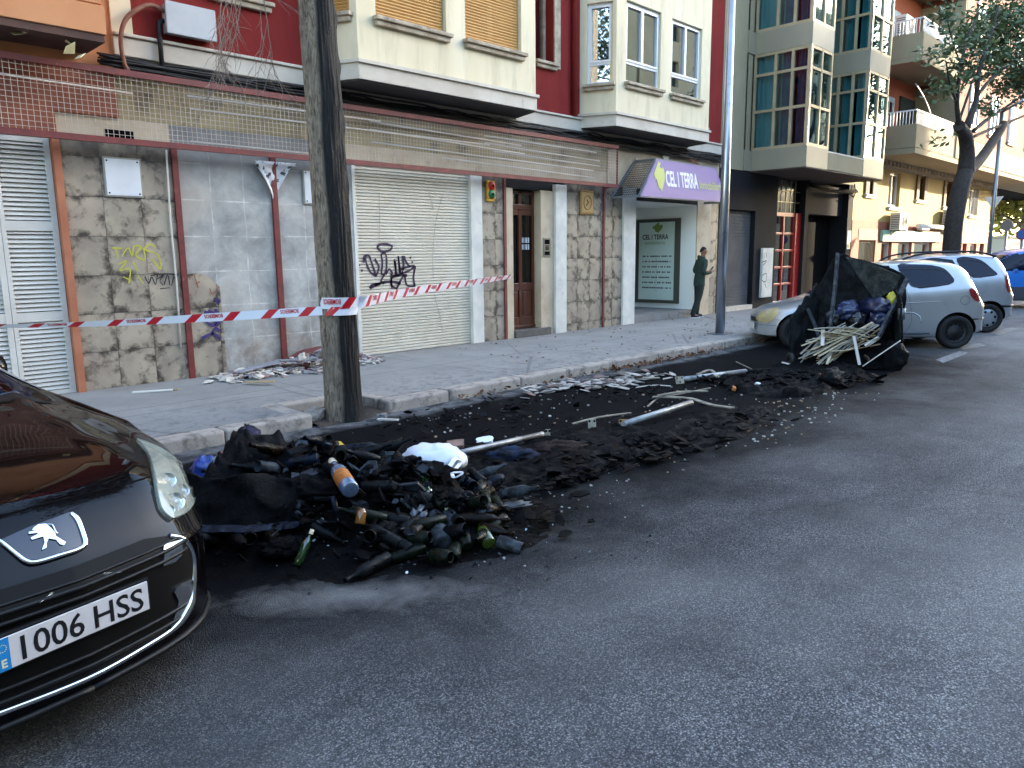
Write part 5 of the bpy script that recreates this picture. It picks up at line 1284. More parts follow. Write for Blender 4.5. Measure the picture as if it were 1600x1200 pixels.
if True:
    c = PC
    c.wheel(.87, .315, .80, 'cap'); c.wheel(3.48, .315, .80, 'cap')
    hl = c.bypx([(213, 691), (240, 701), (266, 717), (286, 733), (296, 752), (300, 773), (296, 792), (284, 806), (268, 813), (258, 808), (248, 796), (243, 775), (240, 756), (236, 735), (231, 714), (222, 700)], 'headlight', lens_m, mirror=True, off=.020, rows=22, cols=12, smooth=3)
    hs_ = c.bypx([(216, 693), (240, 704), (264, 719), (283, 735), (293, 753), (297, 773), (293, 790), (283, 803), (268, 810), (260, 805), (251, 794), (246, 775), (243, 757), (239, 737), (234, 716), (224, 702)], 'lamp_housing', M('lamp_housing', '#9a9c98', .3, .5, col2='#70736f', scale=18), mirror=True, off=.004, rows=22, cols=12, smooth=3)
    for h, sg in zip(hl, (1, -1)):
        for (x, y), r in (((273, 785), .040), ((264, 798), .022), ((284, 768), .030), ((262, 752), .034)):
            p = c.px(x, y); q = MB(); q.lathe([(r, .012), (r * .9, .012), (r * .7, .004), (r * .3, .0), (r * .25, .012), (0, .014)], 18, Matrix.Translation((p.x * sg, p.y - .002, p.z + .002)) @ Matrix.Rotation(radians(62), 4, 'X') @ Matrix.Rotation(radians(-30 * sg), 4, 'Y')); q.build('reflector', chrome_m, h, local=True)
    mR = [c.px(*p) for p in ((262, 838), (284, 843), (297, 860), (301, 885), (298, 925), (288, 955), (268, 982))]
    for p in mR: p.x = abs(p.x)
    ztop = .655; zbot = min(p.z for p in mR) - .012
    half = [(p.x, p.z) for p in mR]
    mouth = [(0, ztop)] + [(.28, ztop + .004)] + half + [(.2, zbot), (0, zbot - .005)]; mouth = mouth + [(-a, b) for a, b in reversed(mouth[1:-1])]
    c.front(mouth, 'grille', M('grille_black', '#020203', .6, spec=.15), off=.004, rows=20, cols=36, smooth=2)
    xe = max(p.x for p in mR)
    for z, r in ((.60, .009), (.565, .009), (.345, .009), (.305, .009), (.62, .006)):
        pts = [(x, 0, z) for x in [xe * .92 * k / 10 for k in range(-10, 11)]]
        P = []
        for x, _, z_ in pts:
            h, n = c.cast((x, -1.5, z_), (0, 1, 0)); P.append(h + Vector((0, -.008, 0)))
        q = MB(); q.tube(P, r, 6); q.build('grille_slat', plastic_m, c.root, local=True)
    # chrome surround of the mouth
    P = []
    for k, (a, b) in enumerate([(p.x + .006, p.z) for p in mR] + [(.22, zbot + .002), (0, zbot - .004)]):
        h, n = c.cast((a, -1.5, b), (0, 1, 0)); P.append((h or mR[min(k, 6)]) + Vector((0, -.004, 0)))
    Pm = spline(P + [Vector((-p.x, p.y, p.z)) for p in reversed(P[:-1])], 6); nP = len(Pm)
    q = MB(); q.tube(Pm, [.011 + .012 * math.exp(-(((abs(i / (nP - 1) - .5) - .20) / .07) ** 2)) for i in range(nP)], 10); q.build('chrome_trim', chrome_m, c.root, local=True)
    fl_ = [(268, 922), (296, 905), (299, 925), (290, 952), (270, 975), (262, 985), (276, 940)]
    c.bypx(fl_, 'chrome_flare', chrome_m, mirror=True, off=.012, smooth=2); c.bypx([(254, 853), (283, 845), (280, 868), (270, 878), (252, 884)], 'lamp_blade', M('mirror_lamp', '#9fa6ad', .08, .9), mirror=True, off=.012, smooth=0)
    # shield and lion badge
    sh = c.bypx([(-8, 848), (40, 826), (108, 801), (118, 806), (132, 848), (128, 858), (112, 864), (70, 876), (48, 880), (36, 877), (10, 858)], 'badge_shield', M('badge_black', '#060c1e', .12, coat=.8, spec=.3), off=.004, smooth=0, rows=10, cols=12)[0]
    q = MB(); pts = [c.px(*p) + Vector((0, -.006, .004)) for p in ((-22, 835), (0, 847), (22, 865), (40, 878), (58, 879), (95, 868), (122, 859), (132, 850), (128, 832), (120, 812), (110, 802))]; q.tube(spline(pts, 5), [.005 + .0045 * min(1, i / 18, (50 - i) / 6 + .2) for i in range(51)], 8); q.build('badge_rim', chrome_m, sh, local=True)
    def flat_px(car, poly, off):
        V = []
        for x, y in poly:
            h = car.px(x, y); V.append(h + (car.inv @ EYE - h).normalized() * off)
        return V
    lion = [(53, 824), (60, 819), (72, 818), (80, 825), (86, 832), (88, 838), (103, 847), (100, 851), (94, 850), (88, 843), (76, 841), (73, 848), (73, 855), (66, 859), (67, 855), (70, 848), (68, 838), (60, 840), (50, 843), (48, 840), (58, 835), (60, 832), (45, 834), (45, 831), (58, 828), (50, 828)]
    q = MB(); V = flat_px(c, lion, .012); q.prism(V, (0, .006, -.002)); q.tube([p for p in spline(flat_px(c, [(74, 819), (82, 820), (86, 828), (90, 834)], .012), 4)], .0022, 5); q.build('lion_badge', chrome_m, sh, local=True)
    # number plate
    PFm = Matrix.Translation((-.038, -.022, .484)) @ Matrix.Rotation(radians(90), 4, 'X')
    q = MB(); q.obox(PFm @ Matrix.Translation((0, 0, -.012)), .54, .128, .02); q.build('plate_holder', plastic_m, c.root, local=True, bevel=.003)
    q = MB(); q.obox(PFm @ Matrix.Translation((0, 0, .002)), .52, .11, .006); pl = q.build('number_plate', M('plate_white', '#c9c4c2', .35, col2='#bdb8b6', scale=8, obj=True), c.root, local=True, bevel=.002)
    q = MB(); q.obox(PFm @ Matrix.Translation((-.238, 0, .0055)), .042, .108, .002); q.build('country_band', M('plate_blue', '#1c79b5', .35), pl, local=True)
    q = MB()
    for k in range(12): q.lathe([(.0022, .0), (0, .0)], 5, PFm @ Matrix.Translation((-.238 + .012 * cos(k * pi / 6), .022 + .012 * sin(k * pi / 6), .0072)))
    q.text('E', PFm @ Matrix.Translation((-.247, -.042, .0072)), .038, bold=.001); q.build('country_mark', M('plate_yellow', '#cfc9a0', .4), pl, local=True)
    for tx_, x0_, w_ in (('1006', -.205, .225), ('HSS', .048, .190)):
        q = MB(); wd = text_geo(tx_, .116, .0014)[2]; q.text(tx_, PFm @ Matrix.Translation((x0_, -.041, .0058)), .116, sx=w_ / wd, bold=.0014); q.build('plate_lettering', M('plate_black', '#0d0d0f', .4), pl, local=True)
    c.line([c.px(0, 806) , c.px(60, 790), c.px(130, 773), c.px(195, 757), c.px(236, 746)], .0035, 'bonnet_seam', arch_m, mirror=True, out=-.0005)
    c.top([(-.70, 1.60), (-.3, 1.53), (.3, 1.53), (.70, 1.60), (.60, 2.0), (.50, 2.28), (0, 2.36), (-.50, 2.28), (-.60, 2.0)], 'windscreen', glass_car, smooth=2, rows=14, cols=18)
    c.top([(-.72, 1.50), (0, 1.43), (.72, 1.50), (.69, 1.585), (.3, 1.52), (-.3, 1.52), (-.69, 1.585)], 'cowl', plastic_m, smooth=0, rows=6, cols=24, off=.003)
    c.side([(1.75, 1.0), (2.3, 1.36), (2.8, 1.43), (3.5, 1.41), (3.75, 1.2), (3.7, 1.03), (2.5, 1.0)], 'side_window', glass_car, smooth=2)
    c.rear([(-.5, 1.05), (.5, 1.05), (.45, 1.36), (-.45, 1.36)], 'rear_window', glass_car, smooth=2); c.rear([(.55, .72), (.86, .72), (.84, 1.0), (.62, .98)], 'tail_light', red_lens, mirror=True, smooth=2)
    for sg in (1, -1):
        q = MB(); q.lathe([(0, -.09), (.06, -.08), (.085, 0), (.08, .07), (0, .09)], 14, Matrix.Translation((sg * .985, 2.75, 1.04)) @ Matrix.Rotation(pi / 2, 4, 'Y')); q.bar((sg * .86, 2.76, 1.0), (sg * .985, 2.76, 1.02), .04, .04); q.build('wing_mirror', black.m, c.root, local=True)
    for a, b_ in (((-.1, 1.52, 1.075), (.55, 1.70, 1.15)), ((-.62, 1.58, 1.05), (-.05, 1.70, 1.16))):
        q = MB(); q.tube([a, b_], .008, 6); q.build('wiper', plastic_m, c.root, local=True)
    c.side([(.50, .20), (.54, .20), (.55, .24), (.51, .245)], 'fog_lamp', chrome_m, smooth=0, off=.004, rows=2, cols=2)
    c.line([(0, .0, .215), (.3, .03, .215), (.5, .1, .22), (.68, .3, .225)], .014, 'bumper_lip', plastic_m, out=.002)
# ---- silver hatchback
def silver(name, col, col2):
    t = NT(name); p_ = t.obj(); t.fin(t.mix(t.mr(t.noise(p_, 2, 6), .45, .75), C(col), C(col2)), .34, .62); t.b.inputs['Coat Weight'].default_value = .9; t.b.inputs['Coat Roughness'].default_value = .06
    return t.m
sil = silver('silver_paint', '#a8aaac', '#989a9c')
tab = [(0, .22, .54, .80, .47, .74, .03), (.06, .20, .60, .82, .52, .74, .035), (.18, .19, .68, .825, .58, .73, .045), (.45, .18, .765, .83, .66, .70, .05), (.85, .18, .865, .83, .77, .66, .06), (1.02, .18, .92, .83, .82, .66, .07), (1.4, .18, 1.17, .83, .87, .62, .11), (1.85, .18, 1.43, .83, .90, .56, .11), (2.3, .18, 1.515, .83, .92, .545, .085), (2.9, .18, 1.53, .83, .95, .55, .075),
       (3.3, .19, 1.49, .825, .98, .56, .075), (3.5, .21, 1.39, .82, 1.0, .585, .08), (3.66, .24, 1.16, .815, .97, .66, .07), (3.78, .27, .96, .805, .86, .72, .05), (3.92, .30, .76, .78, .68, .72, .04)]
gs = [(0, 0), (.3, .04), (.5, .11), (.65, .22), (.75, .36), (.83, .56)]; gsr = [(0, 0), (.4, .04), (.6, .10), (.75, .20), (.83, .30)]
HB = Car('parked_car', 'silver three door hatchback parked behind the burnt bin with black steel wheels', 'car', (13.27, 6.73), (.63, -.777), tab, gs, gsr, 3.92, sil, ((.62, .29), (3.29, .29)), cf=.9, cr=.5)
if True:
    c = HB; c.wheel(.62, .29, .735, 'steel'); c.wheel(3.29, .29, .735, 'steel')
    o = c.inv @ EYE
    def yz(px, py, xs=.80):
        d = c.inv3 @ ray(px, py); t = (xs - o.x) / d.x; p = o + d * t; return (p.y, p.z)
    win = [yz(*p, .72) for p in ((1409, 414), (1440, 413), (1465, 415), (1480, 420), (1488, 430), (1490, 438), (1484, 444), (1460, 448), (1427, 450), (1418, 436))]
    c.side(win, 'side_window', glass_car, smooth=3, rows=14, cols=16)
    rubber = M('window_rubber', '#0c0d0f', .6); ol = [Vector((.72, a, b)) for a, b in win]; c.line(ol + [ol[0]], .009, 'window_seal', rubber, out=.003)
    c.side([(1.25, .96), (1.5, 1.18), (1.85, 1.38), (2.2, 1.44), (2.22, 1.2), (2.28, 1.0), (1.7, .96)], 'side_window', glass_car, smooth=2)
    c.top([(-.62, 1.10), (0, 1.05), (.62, 1.10), (.52, 1.75), (0, 1.82), (-.52, 1.75)], 'windscreen', glass_car, smooth=2, rows=12)
    c.rear([(-.56, 1.03), (.56, 1.03), (.48, 1.38), (-.48, 1.38)], 'rear_window', glass_car, smooth=2)
    c.bypx([(1514, 451), (1523, 452), (1529, 462), (1531, 471), (1524, 470), (1517, 462)], 'tail_light', red_lens, mirror=True, smooth=2, off=.008)
    c.bypx([(1181, 496), (1190, 487), (1204, 482), (1217, 481), (1213, 494), (1204, 503), (1188, 504)], 'headlight', M('yellowed_lens', '#b3a06a', .15, col2='#9c8f68', scale=8, coat=1), mirror=True, smooth=2, off=.006)
    fy, fz = yz(1507, 469); q = MB(); q.tube([Vector((0, fy + .075 * cos(a * pi / 12), fz + .075 * sin(a * pi / 12))) for a in range(25)], .004, 5)
    for v in q.v:
        h, n = c.cast((2, v.y, v.z), (-1, 0, 0)); v.x += h.x
    q.build('fuel_cap', M('seam_grey', '#4a4f56', .6), c.root, local=True)
    sm_ = MATS['seam_grey']
    c.line([(.8, 1.25, .84), (.83, 1.28, .6), (.83, 1.32, .32), (.83, 1.6, .24), (.83, 2.3, .24), (.83, 2.52, .45), (.83, 2.46, .9), (.66, 2.3, 1.36)], .004, 'door_seam', sm_, out=-.001)
    q = MB(); hh, _ = c.cast((2, 2.28, .93), (-1, 0, 0)); q.tube(spline([hh + Vector((.0, -.09, 0)), hh + Vector((.03, -.06, 0)), hh + Vector((.03, .06, 0)), hh + Vector((0, .09, 0))], 4), .014, 8); q.build('door_handle', sil, c.root, local=True)
    c.line([(.83, 1.0, .30), (.83, 2.0, .27), (.83, 2.85, .27)], .02, 'sill_trim', sm_, out=-.008); c.line([(.83, 1.3, .75), (.83, 2.2, .79), (.83, 3.0, .83)], .006, 'body_crease', sil, out=.002)
    for sg in (1, -1):
        q = MB(); q.lathe([(0, -.07), (.05, -.06), (.07, 0), (.06, .06), (0, .08)], 12, Matrix.Translation((sg * .92, 1.42, 1.0)) @ Matrix.Rotation(pi / 2, 4, 'Y')); q.bar((sg * .80, 1.42, .95), (sg * .92, 1.42, .98), .03, .03); q.build('wing_mirror', sil, c.root, local=True)
    c.front([(-.3, .44), (.3, .44), (.3, .52), (-.3, .52)], 'grille', plastic_m, smooth=0); c.line([(0, 0, .40), (.4, .07, .40), (.7, .3, .40), (.82, .5, .40)], .004, 'bumper_seam', sm_, out=0)
    c.line([(.0, 3.9, .52), (.5, 3.83, .52), (.8, 3.55, .52)], .012, 'bumper_strip', plastic_m, out=0)
    q = MB(); q.obox(Matrix.Translation((0, -.012, .36)), .5, .01, .11); q.build('number_plate', M('plate_white2', '#c9c7c4', .4), c.root, local=True)
# ---- silver estate behind it
tab = [(0, .24, .58, .82, .5, .76, .03), (.08, .22, .66, .84, .56, .76, .04), (.4, .2, .80, .85, .68, .74, .05), (.95, .2, .92, .85, .80, .70, .06), (1.1, .2, .96, .85, .84, .70, .07), (1.5, .2, 1.2, .85, .90, .64, .1), (2.0, .2, 1.52, .85, .93, .58, .1), (2.4, .2, 1.60, .85, .95, .575, .085), (3.3, .2, 1.62, .85, .98, .58, .075), (3.7, .21, 1.59, .845, 1.0, .60, .08), (3.92, .24, 1.42, .84, 1.0, .63, .08), (4.08, .28, 1.1, .83, .95, .72, .06), (4.15, .3, .92, .82, .84, .74, .05), (4.24, .32, .78, .79, .68, .72, .04)]
EW = Car('parked_car', 'silver estate car with black roof rails parked behind the silver hatchback', 'car', (16.35, 7.20), (.63, -.777), tab, gs, gsr, 4.24, silver('silver_blue_paint', '#a3a8b0', '#93989f'), ((.85, .30), (3.56, .30)), cf=.9, cr=.5)
if True:
    c = EW; c.wheel(.85, .30, .755, 'cap'); c.wheel(3.56, .30, .755, 'cap'); o = c.inv @ EYE
    c.side([yz(*p, .74) for p in ((1500, 402), (1528, 403), (1542, 410), (1552, 422), (1556, 430), (1540, 432), (1519, 434), (1505, 420))], 'side_window', glass_car, smooth=2)
    ol = [Vector((.74, a, b)) for a, b in [yz(*p, .74) for p in ((1500, 402), (1528, 403), (1542, 410), (1552, 422), (1556, 430), (1540, 432), (1519, 434), (1505, 420))]]; c.line(ol + [ol[0]], .010, 'window_seal', rubber, out=.003)
    c.side([(1.45, 1.03), (1.9, 1.35), (2.1, 1.48), (2.85, 1.53), (2.88, 1.1), (2.2, 1.03)], 'side_window', glass_car, smooth=2)
    c.top([(-.64, 1.2), (0, 1.14), (.64, 1.2), (.54, 1.88), (0, 1.95), (-.54, 1.88)], 'windscreen', glass_car, smooth=2); c.rear([(-.56, 1.05), (.56, 1.05), (.5, 1.45), (-.5, 1.45)], 'rear_window', glass_car, smooth=2)
    c.bypx([(1570, 428), (1576, 429), (1581, 444), (1580, 457), (1574, 455), (1571, 443)], 'tail_light', red_lens, mirror=True, smooth=2, off=.01)
    for sg in (1, -1):
        q = MB(); q.tube([Vector((sg * p[0], p[1], p[2])) for p in spline([(.54, 1.75, 1.40), (.56, 2.0, 1.55), (.56, 2.4, 1.63), (.565, 3.2, 1.66), (.58, 3.6, 1.60), (.585, 3.7, 1.54)], 5)], .02, 7); q.build('roof_rail', plastic_m, c.root, local=True)
        q = MB(); q.lathe([(0, -.07), (.05, -.06), (.07, 0), (.06, .06), (0, .08)], 12, Matrix.Translation((sg * .94, 1.6, 1.04)) @ Matrix.Rotation(pi / 2, 4, 'Y')); q.bar((sg * .8, 1.6, .98), (sg * .94, 1.6, 1.02), .03, .03); q.build('wing_mirror', plastic_m, c.root, local=True)
    c.line([(.85, 1.3, .52), (.85, 2.5, .54), (.85, 3.2, .55)], .03, 'side_moulding', plastic_m, out=-.01); c.line([(0, 4.22, .55), (.4, 4.2, .55), (.75, 3.95, .55), (.84, 3.8, .55)], .03, 'bumper_strip', plastic_m, out=-.01)
# ---- blue van
tab = [(0, .26, .62, .82, .54, .76, .03), (.1, .24, .74, .84, .62, .76, .04), (.6, .22, .92, .86, .78, .74, .05), (.9, .22, 1.02, .86, .84, .72, .06), (1.5, .22, 1.5, .86, .92, .66, .09), (1.9, .22, 1.66, .86, .95, .64, .08), (2.6, .22, 1.72, .86, 1.0, .68, .07), (3.8, .22, 1.72, .86, 1.0, .70, .07), (4.05, .24, 1.62, .86, 1.0, .72, .08), (4.15, .28, 1.2, .85, .95, .76, .05), (4.2, .32, .8, .82, .7, .76, .04)]
van_t = NT('blue_van_paint'); x_, y_, z_ = van_t.sep(van_t.obj()); van_t.fin(van_t.mix(van_t.mr(z_, .62, .635), C('#3a3d44'), C('#1c62b0')), .3); van_t.b.inputs['Coat Weight'].default_value = .8
VN = Car('parked_van', 'blue van with grey lower panels cut off by the right edge', 'van', (25.05, 6.85), (.63, -.777), tab, gs, gsr, 4.2, van_t.m, ((.8, .31), (3.4, .31)), cf=.9, cr=.4)
if True:
    c = VN; c.wheel(.8, .31, .765, 'steel'); c.wheel(3.4, .31, .765, 'steel'); o = c.inv @ EYE
    c.side([(1.25, 1.05), (1.75, 1.5), (2.05, 1.58), (2.08, 1.07)], 'side_window', glass_car, smooth=0); c.bypx([(1562, 398), (1590, 396), (1593, 398), (1593, 419), (1590, 421), (1563, 422)], 'side_window', glass_car, mirror=True, smooth=0)
    c.top([(-.66, 1.0), (0, .96), (.66, 1.0), (.6, 1.55), (-.6, 1.55)], 'windscreen', glass_car, smooth=0); c.rear([(-.6, 1.1), (.6, 1.1), (.56, 1.5), (-.56, 1.5)], 'rear_window', glass_car, smooth=2); c.rear([(.7, .75), (.83, .75), (.82, 1.1), (.74, 1.1)], 'tail_light', red_lens, mirror=True, smooth=0)
    p = c.px(1587, 425); q = MB(); q.lathe([(.09, 0), (.08, .008), (0, .01)], 16, Matrix.Translation((p.x, p.y, p.z)) @ Matrix.Rotation(pi / 2, 4, 'Y')); q.build('fuel_cap', M('blue_cap', '#174f90', .4), c.root, local=True)
# ================================================================== person
def skinned(name, nodes, edges, mat, parent, sub=2, root=0):
    me = bpy.data.meshes.new(name); me.from_pydata([n[0] for n in nodes], edges, [])
    me.materials.append(mat); o = bpy.data.objects.new(name, me); COL.objects.link(o); o.parent = parent; WORLD[o] = WORLD[parent]
    md = o.modifiers.new('Skin', 'SKIN'); md.use_smooth_shade = True; md.branch_smoothing = .3
    for i, n in enumerate(nodes):
        r = n[1]; sv = me.skin_vertices[0].data[i]; sv.radius = r if isinstance(r, tuple) else (r, r); sv.use_root = (i == root)
    if sub: ms = o.modifiers.new('Sub', 'SUBSURF'); ms.levels = sub; ms.render_levels = sub
    return o
PE = thing('person', 'person in dark green hooded jacket and trousers standing side on with a phone', 'person', (16.45, 9.72, .13), radians(-32))
skin = M('skin', '#8a5a42', .55)
nodes = [((-.03, 0, .93), .11), ((0, 0, 1.08), .11), ((.02, 0, 1.28), (.13, .10)), ((.03, 0, 1.43), .06), ((.05, 0, 1.50), .048), ((.065, 0, 1.56), .062), ((.06, 0, 1.63), (.078, .085)), ((.045, 0, 1.685), .06),
         ((.135, 0, 1.595), .016), ((.155, 0, 1.575), .012),
         ((.02, .17, 1.39), .05), ((-.04, .22, 1.14), .04), ((.19, .13, 1.09), .028), ((.02, -.17, 1.39), .05), ((-.04, -.22, 1.14), .04), ((.19, -.13, 1.10), .028),
         ((-.03, .09, .88), .085), ((-.02, .10, .50), .055), ((-.04, .10, .09), .04), ((.10, .11, .035), .03),
         ((-.03, -.09, .88), .085), ((-.10, -.10, .49), .055), ((-.24, -.10, .09), .04), ((-.10, -.11, .035), .03),
         ((.245, .10, 1.11), .024), ((.235, -.10, 1.12), .024)]
edges = [(0, 1), (1, 2), (2, 3), (3, 4), (4, 5), (5, 6), (6, 7), (5, 8), (8, 9), (2, 10), (10, 11), (11, 12), (2, 13), (13, 14), (14, 15), (0, 16), (16, 17), (17, 18), (18, 19), (0, 20), (20, 21), (21, 22), (22, 23), (12, 24), (15, 25)]
for sg, w in ((1, 24), (-1, 25)):
    bx_, by_, bz_ = nodes[w][0]
    for k in range(4):
        a = len(nodes); L = (.062, .07, .066, .05)[k]; z = bz_ + .018 - .013 * k
        nodes += [((bx_ + .028, by_ - sg * .004, z), .0095), ((bx_ + .028 + L * .55, by_ - sg * .014, z + .008), .0085), ((bx_ + .028 + L * .7, by_ - sg * .04, z + .012), .0075)]
        edges += [(w, a), (a, a + 1), (a + 1, a + 2)]
    a = len(nodes); nodes += [((bx_ + .005, by_ - sg * .03, bz_ + .02), .0105), ((bx_ + .03, by_ - sg * .045, bz_ + .035), .009)]; edges += [(w, a), (a, a + 1)]
skinned('body', nodes, edges, skin, PE)
jk = M('green_jacket', '#1f2f26', .85, col2='#2a3b30', scale=14, bump=.3)
def rings(mb, rs, n=20):
    mb.grid(lambda u, v: (lambda r: Vector((r[0] + r[3] * cos(u * 2 * pi), r[1] + r[4] * sin(u * 2 * pi), r[2])))([pchip([q[2] for q in rs], [q[k] for q in rs], rs[0][2] + (rs[-1][2] - rs[0][2]) * v) for k in range(5)]), n, 18)
q = MB(); rings(q, [(-.035, 0, .775, .128, .175), (-.035, 0, .90, .125, .172), (-.01, 0, 1.10, .118, .165), (.02, 0, 1.28, .125, .185), (.02, 0, 1.37, .105, .175), (.025, 0, 1.43, .075, .10), (.035, 0, 1.475, .062, .07)])
q.tube(spline([(-.035, 0, 1.49), (-.05, 0, 1.455), (-.03, 0, 1.42)], 4), .055, 10)
for sg, wy in ((1, .13), (-1, .13)):
    q.tube(spline([(.02, sg * .145, 1.385), (0, sg * .20, 1.30), (-.045, sg * .225, 1.13), (.06, sg * .185, 1.085), (.19, sg * wy, 1.10)], 5), [.062, .066, .068, .066, .062, .06, .058, .057, .056, .055, .054, .054, .053, .052, .050, .048, .046, .044, .043, .042, .041], 12)
q.build('jacket', jk, PE, local=True)
q = MB(); rings(q, [(-.035, 0, .72, .10, .13), (-.035, 0, .80, .115, .155), (-.035, 0, .95, .11, .155)])
for a_, b_, c_ in (((-.03, .085, .82), (-.012, .10, .50), (-.04, .10, .07)), ((-.035, -.085, .82), (-.095, -.10, .49), (-.245, -.10, .07))): q.tube(spline([a_, b_, c_], 8), [.098 - .0024 * i for i in range(17)], 14)
q.build('trousers', M('dark_trousers', '#18201c', .9, col2='#202a24', scale=12), PE, local=True)
shm = M('dark_shoe', '#15171c', .6)
for x, y in ((-.04, .10), (-.24, -.10)):
    o = skinned('shoe', [((x - .04, y, .055), .045), ((x + .06, y, .05), .042), ((x + .17, y, .035), .034)], [(0, 1), (1, 2)], shm, PE, root=1)
    q = MB(); q.prism([Vector((x + a, y + b, .0)) for a, b in ((-.085, -.03), (.0, -.042), (.12, -.042), (.2, -.02), (.2, .02), (.12, .042), (0, .042), (-.085, .03))], (0, 0, .02)); q.build('sole', M('shoe_sole', '#b9b9b6', .6), o, local=True)
q = MB(); q.grid(lambda u, v: Vector((.040 + .083 * cos(u * 2 * pi) * cos(v * 1.45), .078 * sin(u * 2 * pi) * cos(v * 1.45), 1.648 + .062 * sin(v * 1.45) - .075 * (1 - v) * max(0, -cos(u * 2 * pi)))), 24, 8); q.build('hair', M('dark_hair', '#14100e', .7, bump=.5, bscale=200), PE, local=True)
q = MB()
for sg in (1, -1): q.lathe([(0, -.006), (.008, 0), (0, .006)], 8, Matrix.Translation((.128, sg * .032, 1.625)) @ Matrix.Rotation(pi / 2, 4, 'Y'))
q.build('eyes', M('eye_dark', '#1c1613', .3), PE, local=True)
q = MB(); q.lathe([(0, -.01), (.012, 0), (0, .008)], 8, Matrix.Translation((.125, 0, 1.548)) @ Matrix.Scale(1.6, 4, (0, 1, 0))); q.build('beard', M('beard_dark', '#1d1512', .9), PE, local=True)
q = MB()
for sg in (1, -1): q.lathe([(0, -.012), (.024, -.004), (.026, .004), (0, .01)], 10, Matrix.Translation((.045, sg * .088, 1.60)) @ Matrix.Rotation(pi / 2, 4, 'X'))
q.build('ears', skin, PE, local=True)
wp = WORLD[PE]; q = MB(); q.obox(wp @ Matrix.Translation((.29, .02, 1.17)) @ Matrix.Rotation(radians(35), 4, 'Y'), .012, .075, .15)
single(q, 'phone', M('phone_black', '#0e0f12', .2), 'black phone held up in the hands of the person in green', 'phone', bevel=.004)

# ================================================================== loose rubbish helpers
ch1 = mat_char('charred_plastic', '#020304', '#0c0e12', .5, 8, 1.0); ch2 = mat_char('charred_heap', '#020203', '#0a0b0d', .75, 7, 1.0, '#0e0b09'); ch3 = mat_char('melted_mat', '#020203', '#08090b', .8, 5, .9)
def blob(c, sx, sy, sz, rot, seed, amp=.28, fr=2.2, nu=26, nv=16):
    """crumpled closed lump"""
    R = Matrix.Rotation(rot, 3, 'Z'); q = MB()
    def fn(u, v):
        a = u * 2 * pi; b = (v - .5) * pi * .998; d = Vector((cos(a) * cos(b), sin(a) * cos(b), sin(b)))
        k = 1 + amp * (noise.noise(d * fr + Vector((seed, 0, 0))) + .5 * (abs(noise.noise(d * fr * 2.4 + Vector((0, seed, 0)))) - .3) * 2)
        return Vector(c) + R @ Vector((d.x * sx * k, d.y * sy * k, max(d.z * sz * k, -sz * .8)))
    q.grid(fn, nu, nv); return q
def scan(poly, fn, rows, cols, k=3):
    pl = [(v.x, v.y) for v in spline([(a, b, 0) for a, b in poly], k, True)] if k > 1 else list(poly)
    b0, b1 = min(p[1] for p in pl), max(p[1] for p in pl); e = (b1 - b0) * .004; vs = []
    for j in range(rows + 1):
        b = b0 + e + (b1 - b0 - 2 * e) * j / rows; xs = [a0 + (a1 - a0) * (b - c0) / (c1 - c0) for (a0, c0), (a1, c1) in zip(pl, pl[1:] + pl[:1]) if (c0 - b) * (c1 - b) <= 0 and c0 != c1]
        l, r = (min(xs), max(xs)) if xs else (pl[0][0], pl[0][0])
        for i in range(cols + 1): vs.append(fn(l + (r - l) * i / cols, b, min(i, cols - i, j, rows - j)))
    w = cols + 1
    return vs, [(j * w + i, j * w + i + 1, (j + 1) * w + i + 1, (j + 1) * w + i) for j in range(rows) for i in range(cols)]
def ground_sheet(name, pxs, h, seed, mat, label, cat, rough=.05, rows=40, cols=70, kind=None):
    """crumpled layer lying on the road inside an outline"""
    P = [G(*p) for p in pxs]; q = MB()
    def fn(x, y, e):
        v = Vector((x * 3.2, y * 3.2, seed)); z = h * min(1, e / 2.2) ** .6 * (.75 + .5 * noise.noise(v * .6)) + rough * min(1, e / 3) * (abs(noise.noise(v * 1.3)) + .6 * abs(noise.noise(v * 3.1)))
        j = .03 * noise.noise(Vector((x * 9, y * 9, seed))) * (1 if e else 4)
        return Vector((x + j, y - j, max(.004, z) if e else -.01))
    vs, fs = scan([(p.x, p.y) for p in P], fn, rows, cols); q.add(vs, fs, 0, True)
    return single(q, name, mat, label, cat, kind=kind)

# ================================================================== glass heap by the black car
def hz(x, y):
    s_ = (x - 2.55) * .707 - (y - 4.42) * .707; t_ = (x - 2.55) * .707 + (y - 4.42) * .707
    return .40 * math.exp(-((s_ + .05) / .68) ** 2 - (t_ / .52) ** 2) + .19 * math.exp(-((s_ - .85) / .48) ** 2 - ((t_ + .12) / .42) ** 2) + .10 * math.exp(-((s_ - .2) / .7) ** 2 - ((t_ + .5) / .4) ** 2)
def st(s_, t_): return (2.55 + .707 * (s_ + t_), 4.42 + .707 * (t_ - s_))
q = MB()
def hfn(u, v):
    x, y = st(-1.35 + 3.2 * u, -1.25 + 2.5 * v); n = noise.noise(Vector((x * 5, y * 5, 1))) * .5 + abs(noise.noise(Vector((x * 11, y * 11, 4))))
    h = hz(x, y); return Vector((x, y, h * (.8 + .3 * n) + .03 * n * min(1, h * 12) - .012))
q.grid(hfn, 90, 70); single(q, 'ash_heap', ch2, kind='stuff', label='heap of black ash and melted glass beside the black car', cat='ash')
rg = random.Random(77)
